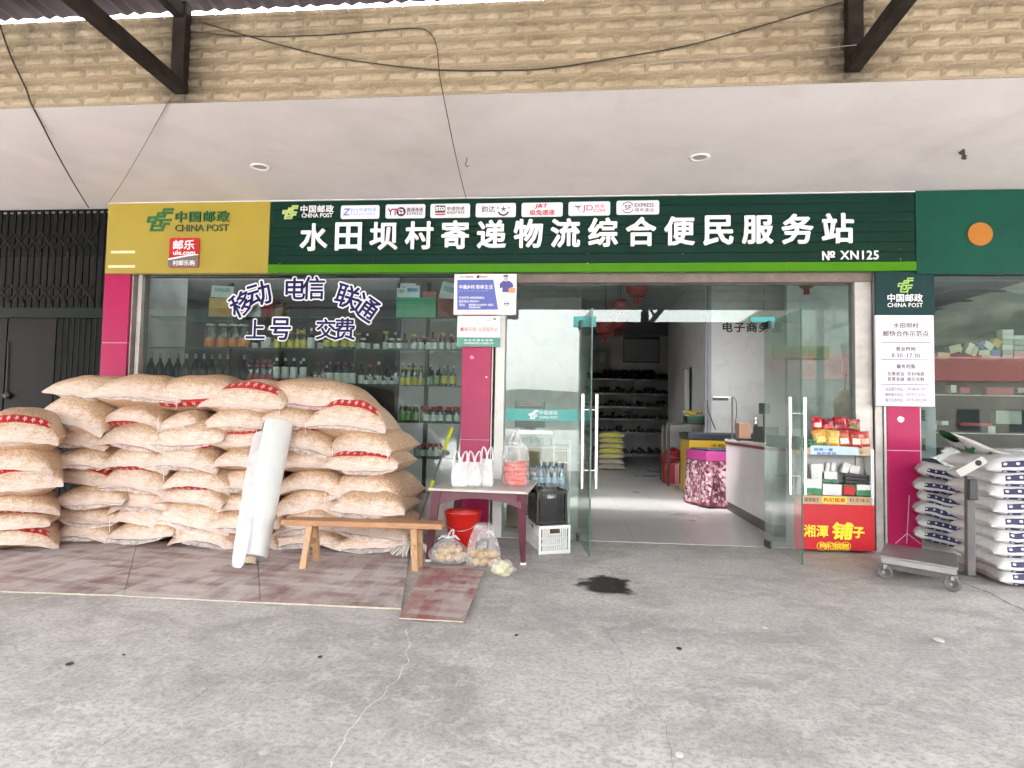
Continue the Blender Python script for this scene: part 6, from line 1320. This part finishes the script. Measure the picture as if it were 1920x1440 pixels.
cxm = sum(p[0] for p in ft_) / 5; cym = sum(p[1] for p in ft_) / 5; N_ = len(per); vs = []
for r_, z in enumerate((.03, .2, .4, zp - .14)):
    for i, (x, y) in enumerate(per):
        d = Vector((x - cxm, y - cym)).normalized(); a = (.035 - .03 * r_ / 3) * (math.sin(i * 1.05) + noise.noise(Vector((i * .3, r_, 0)))) ; vs.append((x + d.x * a, y + d.y * a, z + (.012 * math.sin(i * .9) if r_ == 0 else 0)))
b.add(vs, [(r_ * N_ + i, r_ * N_ + (i + 1) % N_, (r_ + 1) * N_ + (i + 1) % N_, (r_ + 1) * N_ + i) for r_ in range(3) for i in range(N_)], True); b.build('skirt', fk.m, t)
b = MB(); b.tube([(v[0], v[1], v[2]) for v in vs[:N_]] + [vs[0]], .012, 5); fx = at(1330, 900, 2.79); b.tube([(fx.x, 2.77, .03), (fx.x + .06, 2.76, .45), (fx.x + .09, 2.76, .52), (fx.x + .12, 2.76, .45), (fx.x + .17, 2.77, .03)], .010, 5); b.build('piping', mat('cloth piping', (.10, .008, .02), .8), t)
b = MB(); b.hexa([(x, y, zp - .14) for x, y in ft_], [(x, y, zp) for x, y in ft_]); b.build('top_band', mat('magenta cloth', (.26, .02, .13), .7, .08, 4), t, bevel=.012)
b = MB(); ins = [(cxm + (x - cxm) * .86, cym + (y - cym) * .86) for x, y in ft_]; b.hexa([(x, y, zp) for x, y in ins], [(x, y, zp + .025) for x, y in ins]); b.build('lid', mat('blue lid', (.02, .035, .14), .25, .1, 4), t, bevel=.006)
zf1, zf2 = at(1300, 822, 4.0).z, at(1300, 812, 4.0).z
xf0 = xq(1292, 4.0)
t = thing('chest_freezer', 'yellow chest freezer with a dark rim and glass lid behind the flowered one', 'freezer', (xf0 + .7, 4.4, 0))
b = MB(); b.box((xf0, 4.0, .05), (xf0 + 1.4, 4.85, zf1 - .02)); o = b.build('cabinet', mat('freezer yellow', (.46, .29, .010), .35, .06, 3), t, bevel=.01)
b = MB(); put(b, '冰柜', (1333, 832, 1358, 839), 3.999, .02, 1.2, .003); b.build('lettering', ink, o)
b = MB(); b.box((xf0 - .02, 3.98, zf1 - .02), (xf0 + 1.42, 4.87, zf2)); b.build('rim', mat('freezer rim', (.02, .022, .035), .3), t, bevel=.012); b = MB(); b.box((xf0 + .05, 4.05, zf2), (xf0 + 1.35, 4.8, zf2 + .012)); b.build('glass_lid', mat('freezer lid', (.10, .12, .13), .08), t)
b = MB(); b.tube([at(1326, 750, 5.4), at(1328, 772, 5.3), at(1336, 792, 5.0), at(1342, 806, 4.9)], .01, 6); b.build('power_cable', mat('cord grey2', (.10, .11, .10), .6), label='dark cable hanging behind the yellow freezer lid', category='cable', loc=at(1340, 780, 5.2))
# fruit table with green crate and bananas
Yt = 6.2; xt0, xt1 = xq(1246, Yt), xq(1330, Yt); zt0, zt1_ = at(1290, 792, Yt).z, at(1290, 776, Yt).z
t = thing('fruit_table', 'dark table behind the yellow freezer carrying a green fruit crate', 'table', ((xt0 + xt1) / 2, Yt, 0)); b = MB(); b.box((xt0, Yt - .25, zt0 - .04), (xt1, Yt + .4, zt0)); b.build('tabletop', mat('dark wood', (.03, .022, .018), .5), t)
for x in (xt0 + .05, xt1 - .05):
    for y in (Yt - .2, Yt + .35): b = MB(); b.box((x - .025, y - .025, 0), (x + .025, y + .025, zt0 - .04)); b.build('leg', mat('dark wood', (.03, .022, .018), .5), t)
xg0 = xq(1284, Yt); gz = zt0 + .001; t = thing('fruit_crate', 'green plastic crate of bananas on the dark table', 'crate', ((xg0 + xt1) / 2, Yt, gz)); dgr = mat('crate green dark', (.008, .075, .042), .4)
for a, bb in (((xg0, Yt - .2, gz), (xt1, Yt - .185, gz + .12)), ((xg0, Yt + .2, gz), (xt1, Yt + .215, gz + .12)), ((xg0, Yt - .2, gz), (xg0 + .015, Yt + .2, gz + .12)), ((xt1 - .015, Yt - .2, gz), (xt1, Yt + .2, gz + .12))): b = MB(); b.box(a, bb); b.build('side', dgr, t)
b = MB(); b.box((xg0, Yt - .2, gz), (xt1, Yt + .2, gz + .01)); b.build('bottom', dgr, t)
ban = mat('banana skin', (.50, .37, .05), .5, .15, 10)
for k in range(9):
    c = Vector((xg0 + .05 + .30 * (k % 5) / 4, Yt - .12 + .12 * (k // 3), gz + .11 + .035 * (k // 4))); a = .3 + k * .5
    pts = [c + Vector((.09 * math.cos(q + a) * .9, .09 * math.sin(a) * .3, .075 * math.sin(q))) for q in (0.3, .8, 1.3, 1.9, 2.5)]; b = MB(); b.tube(pts, [.008, .018, .020, .018, .007], 8); b.build('banana', ban, label='yellow banana heaped in the green fruit crate', category='banana', group='bananas in the green crate', loc=c)
t = boxthing('white_carton', 'white carton standing under the dark fruit table', 'box', (xq(1244, 7), 7.0, .55), (xq(1298, 7), 7.3, at(1270, 797, 7).z), mat('carton grey white', (.34, .34, .33), .6))
boxthing('black_stand', 'black stand below the white carton at the end of the aisle', 'stand', (xq(1242, 7), 6.95, .005), (xq(1300, 7), 7.4, .549), mat('stand black', (.015, .014, .014), .6))
p = at(1265, 892, 6.6); p = Vector((xq(1265, 6.6), 6.6, 0)); t = boxthing('red_carton', 'red carton with white print on the shop floor before the freezers', 'box', (xq(1247, 6.4), 6.4, .005), (xq(1286, 6.4), 6.9, .40), mat('carton red', (.34, .012, .018), .5, .1, 5)); b = MB(); put(b, '牛奶', (1249, 868, 1256, 886), 6.4, .02, 1, .004); b.build('lettering', wst, t)
b = MB(); b.blob((xq(1262, 6.6), 6.6, .52), (.24, .2, .15), 4, .5, 18, 2.6); b.build('red_bag', film('red bag', (.26, .008, .015), .8, .3, 9, .2), label='crumpled red plastic bag on the red carton', category='bag', loc=(xq(1262, 6.6), 6.6, .4))
ys_ = 5.0; x0, x1 = xq(1272, ys_), xq(1287, ys_); t = thing('stool', 'small stool with bright steel tube legs in the aisle', 'stool', ((x0 + x1) / 2, ys_, 0)); zs_ = at(1280, 868, ys_).z
b = MB(); b.box((x0 - .02, ys_ - .02, zs_), (x1 + .10, ys_ + .28, zs_ + .03)); b.build('seat', mat('stool seat', (.05, .03, .03), .5), t)
for y in (ys_, ys_ + .26): b = MB(); b.tube([(x0, y, .01), (x0, y, zs_ - .02), (x0 + .02, y, zs_), (x1 + .06, y, zs_), (x1 + .08, y, zs_ - .02), (x1 + .08, y, .01)], .011, 8); b.build('leg_frame', steel, t)
b = MB(); b.tube([(x0, ys_, .06), (x0, ys_ + .26, .06), (x1 + .08, ys_ + .26, .06), (x1 + .08, ys_, .06), (x0, ys_, .06)], .008, 6); b.build('stretcher', steel, t)
# shoe rack
Ysr = 14.3; xs0, xs1 = xq(1098, Ysr), xq(1262, Ysr)
t = thing('shoe_rack', 'long metal rack of dark shoes against the back wall', 'rack', ((xs0 + xs1) / 2, Ysr, 0)); shz = [at(1180, y, Ysr).z for y in (848, 811, 786, 763, 738, 711)]; shz[0] = .18
rk = mat('rack steel', (.22, .22, .22), .4, .1, 5, metal=.3)
for k, z in enumerate(shz):
    b = MB(); b.box((xs0, Ysr, z - .03), (xs1, Ysr + .45, z)); b.build('shelf', rk, t); 
    b = MB(); b.box((xs0, Ysr - .012, z - .035), (xs0 + (xs1 - xs0) * (.56 if k else .3), Ysr - .001, z + .01)); b.build('shelf_lip', mat('rack lip', (.48, .48, .48), .35), t)
for x in (xs0, (xs0 * .45 + xs1 * .55), xs1 - .04): b = MB(); b.box((x, Ysr + .40, .01), (x + .04, Ysr + .44, shz[-1])); b.build('upright', rk, t)
shm = [mat('shoe black', (.012, .011, .011), .55, .2, 9), mat('shoe brown', (.035, .024, .019), .5, .2, 9), mat('shoe grey', (.07, .068, .066), .6, .2, 9)]; sole = mat('shoe sole', (.30, .29, .28), .6)
rnd = random.Random(11); SN = ['lowest', 'second', 'third', 'fourth', 'fifth', 'top']
def shoebm(mb, c, yaw, sz):
    M = Matrix.Translation(c) @ Matrix.Rotation(yaw, 4, 'Z'); P = []; pr = [(0, .034, .085, 0), (.02, .04, .10, 0), (.09, .042, .105, 0), (.14, .044, .075, 0), (.20, .05, .055, 0), (.26, .048, .042, 0), (.295, .028, .025, 0)]
    for (y, wd, h, _) in pr:
        for k in range(8):
            a = 2 * math.pi * k / 8; P.append(M @ Vector((wd * math.cos(a) * sz, (-y + .12) * sz, max(0, h * .5 + h * .5 * math.sin(a)) * sz + .012)))
    n = 8; m_ = len(pr); b0 = mb.add(P, [(i * n + k, (i + 1) * n + k, (i + 1) * n + (k + 1) % n, i * n + (k + 1) % n) for i in range(m_ - 1) for k in range(n)] + [tuple(range(n)), tuple(reversed(range((m_ - 1) * n, m_ * n)))], True)
for k, z in enumerate(shz):
    x = xs0 + .08
    while x < xs1 - .08:
        for yy in (Ysr + .13, Ysr + .32) if k == 5 else (Ysr + .14,):
            for lay in range(3 if k == 5 else 2 if rnd.random() < .35 else 1):
                mb = MB(); hz = z + .002 + lay * .10; shoebm(mb, (x + rnd.uniform(-.02, .02), yy, hz), rnd.uniform(-.5, .5) + (1.5 if rnd.random() < .2 else 0), rnd.uniform(.95, 1.2))
                if k == 5 and (lay > 1 and abs(x - (xs0 + xs1) / 2) > (xs1 - xs0) * .28): continue
                o = mb.build('shoe', rnd.choice(shm[:2] if k == 5 else shm), label=f'dark shoe among those on the {SN[k]} shelf of the shoe rack', category='shoe', group=f'shoes on the {SN[k]} rack shelf', loc=(x, yy, hz))
                if k < 5 and rnd.random() < .45: m2 = MB(); m2.box((x - .05, yy - .17, hz), (x + .05, yy - .12, hz + .03)); m2.build('toe_cap', sole, o).matrix_parent_inverse = Matrix.Translation(-Vector((x, yy, hz)))
        x += rnd.uniform(.115, .15)
# notice frame, cabinet with window, lanterns
a, c = at(1170, 636, 15.95), at(1235, 678, 15.95); t = thing('wall_notice', 'large grey notice in a black frame on the back wall', 'notice', ((a.x + c.x) / 2, 15.95, c.z)); b = MB(); b.box((a.x, 15.96, c.z), (c.x, 15.99, a.z)); b.build('sheet', mat('notice grey', (.25, .25, .27), .5, .08, 4), t)
b = MB()
for p, q in (((a.x - .03, c.z - .04), (c.x + .03, c.z)), ((a.x - .03, a.z), (c.x + .03, a.z + .10)), ((a.x - .03, c.z), (a.x, a.z)), ((c.x, c.z), (c.x + .03, a.z))): b.box((p[0], 15.93, p[1]), (q[0], 15.985, q[1]))
b.build('frame', black, t)
a, c = at(1104, 655, 15.9), at(1141, 708, 15.9); t = thing('wall_cabinet', 'pale framed cabinet with a glass door on the back wall left of the notice', 'cabinet', ((a.x + c.x) / 2, 15.8, c.z)); b = MB(); b.box((a.x, 15.7, c.z), (c.x, 15.99, a.z)); b.build('cabinet_body', mat('cabinet dark', (.06, .07, .07), .4), t); b = MB()
for p, q in (((a.x - .05, a.z), (c.x + .08, a.z + .1)), ((c.x, c.z), (c.x + .10, a.z)), ((a.x, (a.z + c.z) / 2 - .35), (c.x - .15, (a.z + c.z) / 2 - .1)), ((a.x + .35, (a.z + c.z) / 2), (a.x + .55, a.z - .1))): b.box((p[0], 15.66, p[1]), (q[0], 15.70, q[1]))
b.build('frame', mat('cabinet frame', (.36, .36, .34), .5), t)
lan = mat('lantern red', (.10, .004, .004), .6, .2, 12); tas = mat('tassel red', (.14, .008, .006), .9, .2, 30)
for i, (px, py, Y, r, lb) in enumerate(((1135, 612, 5.5, .19, 'dark red paper lantern hanging nearest the open left door'), (1158, 604, 6.5, .19, 'red paper lantern with long tassels beside the first lantern'), (1163, 573, 4.0, .14, 'small red lantern seen through the transom glass'), (1195, 540, 3.2, .17, 'larger red lantern high behind the transom glass'), (1512, 530, 3.0, .11, 'orange lantern high behind the right glass pane'))):
    c = at(px, py, Y); t = thing('lantern', lb, 'lantern', c, 'lanterns hanging in the shop'); b = MB(); n_ = 16; pr = [(r * (.35 + .65 * math.sin(math.pi * (j + .5) / 9)), r * .75 * -math.cos(math.pi * j / 8)) for j in range(9)]
    b.lathe(pr, c, n_); b.lathe([(0, pr[-1][1]), pr[-1]], c, n_); b.lathe([pr[0], (0, pr[0][1])], c, n_); b.build('globe', lan if i < 4 else mat('lantern orange', (.14, .06, .01), .6), t); b = MB(); b.tube([c + Vector((0, 0, r * .7)), Vector((c.x, c.y, 4.15))], .006, 5); b.build('hanging_cord', black, t)
    b = MB()
    for q in range(6): b.tube([c + Vector((r * .25 * math.cos(q), r * .25 * math.sin(q), -r * .7)), c + Vector((r * .3 * math.cos(q), r * .3 * math.sin(q), -r * 1.55))], .010, 4)
    b.build('tassel', tas, t)
# yellow and white sacks in the aisle
for k in range(7):
    sd += 1; Y = 9.6; y1 = 880 - k * 10.5; a, bb = at(1120, y1, Y), at(1173 - (k % 2) * 2, y1, Y); h = .155; c = (a + bb) / 2; c.z = .075 + k * .128
    o = sackobj('feed_sack', mat('feed sack cream', (.40, .37, .29), .6, .1, 10), bb.x - a.x, .9, h * 1.25, Matrix.Translation(c) @ Matrix.Rotation(random.Random(k).uniform(-.06, .06), 4, 'Z'), sd, f'cream feed sack with a yellow printed end, {["lowest", "second", "third", "fourth", "fifth", "sixth", "topmost"][k]} of the pile in the aisle', 'sack', 'feed sacks piled in the aisle', pinch=4, droop=.3, flange=.004)
    if k > 1: b = MB(); w_ = (bb.x - a.x); b.blob((0, .035, h * .10), (w_ * .44, .05, h * .40), k, .05, 12, 1.5); q = b.build('printed_end', mat('feed print yellow', (.50, .46, .03), .5, .25, 25), o); q.matrix_parent_inverse = Matrix()
# service desk behind the left fixed pane
Yd = .62
t = thing('service_desk', 'low tan desk behind the fixed glass pane left of the door', 'desk', (-.3, Yd, 0)); b = MB(); b.box((xq(953, Yd), Yd, .02), (xq(1062, Yd), Yd + .6, at(1000, 840, Yd).z)); b.build('desk_body', mat('desk tan', (.30, .20, .13), .6, .1, 4), t); dz_ = at(1000, 840, Yd).z
b = MB(); b.box((xq(950, Yd), Yd - .02, dz_), (xq(1066, Yd), Yd + .62, dz_ + .025)); b.build('desktop', mat('desk top', (.45, .43, .41), .4), t)
dz_ += .026
t = boxthing('weighing_scale', 'grey counter weighing scale on the desk behind the left pane', 'scale', (xq(975, .66), .66, dz_), (xq(1034, .66), .95, at(1000, 815, .66).z), mat('scale grey', (.32, .33, .32), .4)); b = MB(); pxbox(b, (994, 820, 1020, 834), .655, .659); b.build('display', mat('scale lcd', (.10, .13, .15), .2), t); b = MB(); pxbox(b, (972, 808, 1036, 813), .66, .95); b.build('weighing_tray', steel, t)
t = boxthing('label_printer', 'grey printer with a red display behind the left pane', 'printer', (xq(965, .8), .8, dz_ + .2), (xq(1020, .8), 1.0, at(990, 752, .8).z), mat('printer grey', (.14, .145, .17), .4)); b = MB(); pxbox(b, (970, 756, 1015, 762), .795, .799); b.build('display', mat('printer red', (.30, .03, .06), .3), t)
b = MB(); b.box((xq(985, .9), .9, dz_), (xq(1000, .9), .95, dz_ + .21)); b.build('stand', mat('printer grey', (.14, .145, .17), .4), t)
for k in range(5): boxthing('milk_carton', f'pale red milk carton, {["lowest", "second", "third", "fourth", "topmost"][k]} of the pile behind the left pane', 'box', (xq(975, 1.4), 1.4, dz_ + .05 + k * .085), (xq(1003, 1.4), 1.7, dz_ + .13 + k * .085), mat('milk carton', (.42, .27, .26), .5, .2, 14), .003, 'milk cartons behind the left pane')
boxthing('carton_stack', 'tall plain carton under the milk cartons', 'box', (xq(970, 1.4), 1.38, .005), (xq(1010, 1.4), 1.75, dz_ + .049), mat('card tan', (.42, .24, .09), .7))
b = MB(); c = at(1045, 815, 1.2); b.lathe([(0, 0), (.18, 0), (.20, .1), (.17, .34), (.08, .42), (.07, .44)], (c.x, 1.25, c.z - .2), 16); b.lathe([(.07, .44), (.10, .50), (.08, .60), (0, .63)], (c.x - .02, 1.25, c.z - .2), 12); b.build('office_chair', mat('chair dark', (.03, .03, .033), .6), label='dark rounded chair back behind the left pane', category='chair', loc=(c.x, 1.25, .2)) if False else None
t = thing('white_shelf_stand', 'white wire shelf stand near the edge of the left pane', 'shelf', (xq(1063, .5), .5, 0))
for px in (1038, 1068): b = MB(); b.box((xq(px, .5), .48, .01), (xq(px, .5) + .018, .50, at(px, 825, .5).z)); b.build('upright', white, t)
for y in (826, 846, 868): b = MB(); b.box((xq(1038, .5), .48, at(1050, y, .5).z), (xq(1070, .5), .60, at(1050, y, .5).z + .012)); b.build('shelf', white, t)
# interior wall with a green sign seen through the right pane
b = MB(); b.box((3.15, 3.5, 0), (6.4, 3.6, 4.15)); b.build('interior_wall', mat('grey green wall', (.24, .26, .25), .75, .15, 1.2, dirt='50544e', dirtamt=.5), shop)
a, c = at(1450, 648, 3.48), at(1555, 673, 3.48); t = thing('parcel_area_sign', 'pale green sign with dark characters on the wall behind the right pane', 'sign', ((a.x + c.x) / 2, 3.48, c.z)); b = MB(); b.box((a.x, 3.47, c.z), (c.x, 3.499, a.z)); b.build('board', mat('sign pale green', (.13, .16, .07), .5), t); b = MB(); put(b, '快件存放区', (1462, 653, 1545, 668), 3.469, .01, 1.25, .004); b.build('lettering', mat('sign ink', (.06, .09, .05), .5), t)
p = at(1583, 740, 1.2); t = thing('hanging_sack', 'tan woven bag hanging inside behind the right glass pane', 'bag', p); b = MB(); b.blob((p.x, 1.2, p.z - .15), (.12, .1, .20), 3, .3, 14, 2); b.build('bag_body', mat('woven tan', (.22, .19, .14), .8, .2, 20), t); b = MB(); b.tube([(p.x, 1.2, p.z + .02), (p.x + .03, 1.2, p.z + .4)], .012, 6); b.build('strap', mat('woven tan', (.22, .19, .14), .8), t)
p = at(1584, 670, .9); b = MB(); pts = [(p.x - .03, p.z - .18), (p.x + .045, p.z - .18), (p.x + .05, p.z + .15), (p.x - .03, p.z + .15), (p.x - .015, p.z + .02)]; b.prism(pts, .9, .93); b.build('paper_roll', mat('roll white', (.45, .46, .46), .5, .2, 12), label='white plastic strip hanging behind the right pane', category='strip', loc=p)
# scraps on the forecourt
for i, (px, py, r, mt, lb) in enumerate(((1273, 1217, 0.015, 0, 'dark crumpled leaf on the concrete right of the oil stain'), (130, 1246, 0.015, 0, 'brown dry leaf on the concrete at far left'), (600, 1233, 0.011, 0, 'small dark leaf on the concrete below the boards'), (968, 1192, 0.010, 0, 'small dark scrap on the concrete below the red board'), (1434, 1178, .016, 1, 'white paper scrap on the concrete before the right door'), (1760, 1201, .026, 1, 'flat white paper scrap on the concrete below the platform scale'), (1274, 1417, .014, 1, 'tiny pale chip on the concrete near the bottom edge'), (232, 1229, 0.006, 0, 'tiny dark chip on the concrete left'))):
    p = gnd(px, py, .004); n_ = 9; b = MB(); top = [p + Vector((r * (1 + .5 * noise.noise(Vector((k, i, 0)))) * math.cos(k * .7), r * 1.3 * (1 + .5 * noise.noise(Vector((k, i, 4)))) * math.sin(k * .7), .006 * noise.noise(Vector((k, i, 8))) + .006)) for k in range(n_)]
    b.hexa([v - Vector((0, 0, .004)) for v in top], top); b.build('dry_leaf' if mt == 0 else 'paper_scrap', mat('dry leaf', (.035, .028, .024), .8) if mt == 0 else mat('scrap white', (.62, .60, .56), .7), label=lb, category='leaf' if mt == 0 else 'scrap', loc=p)
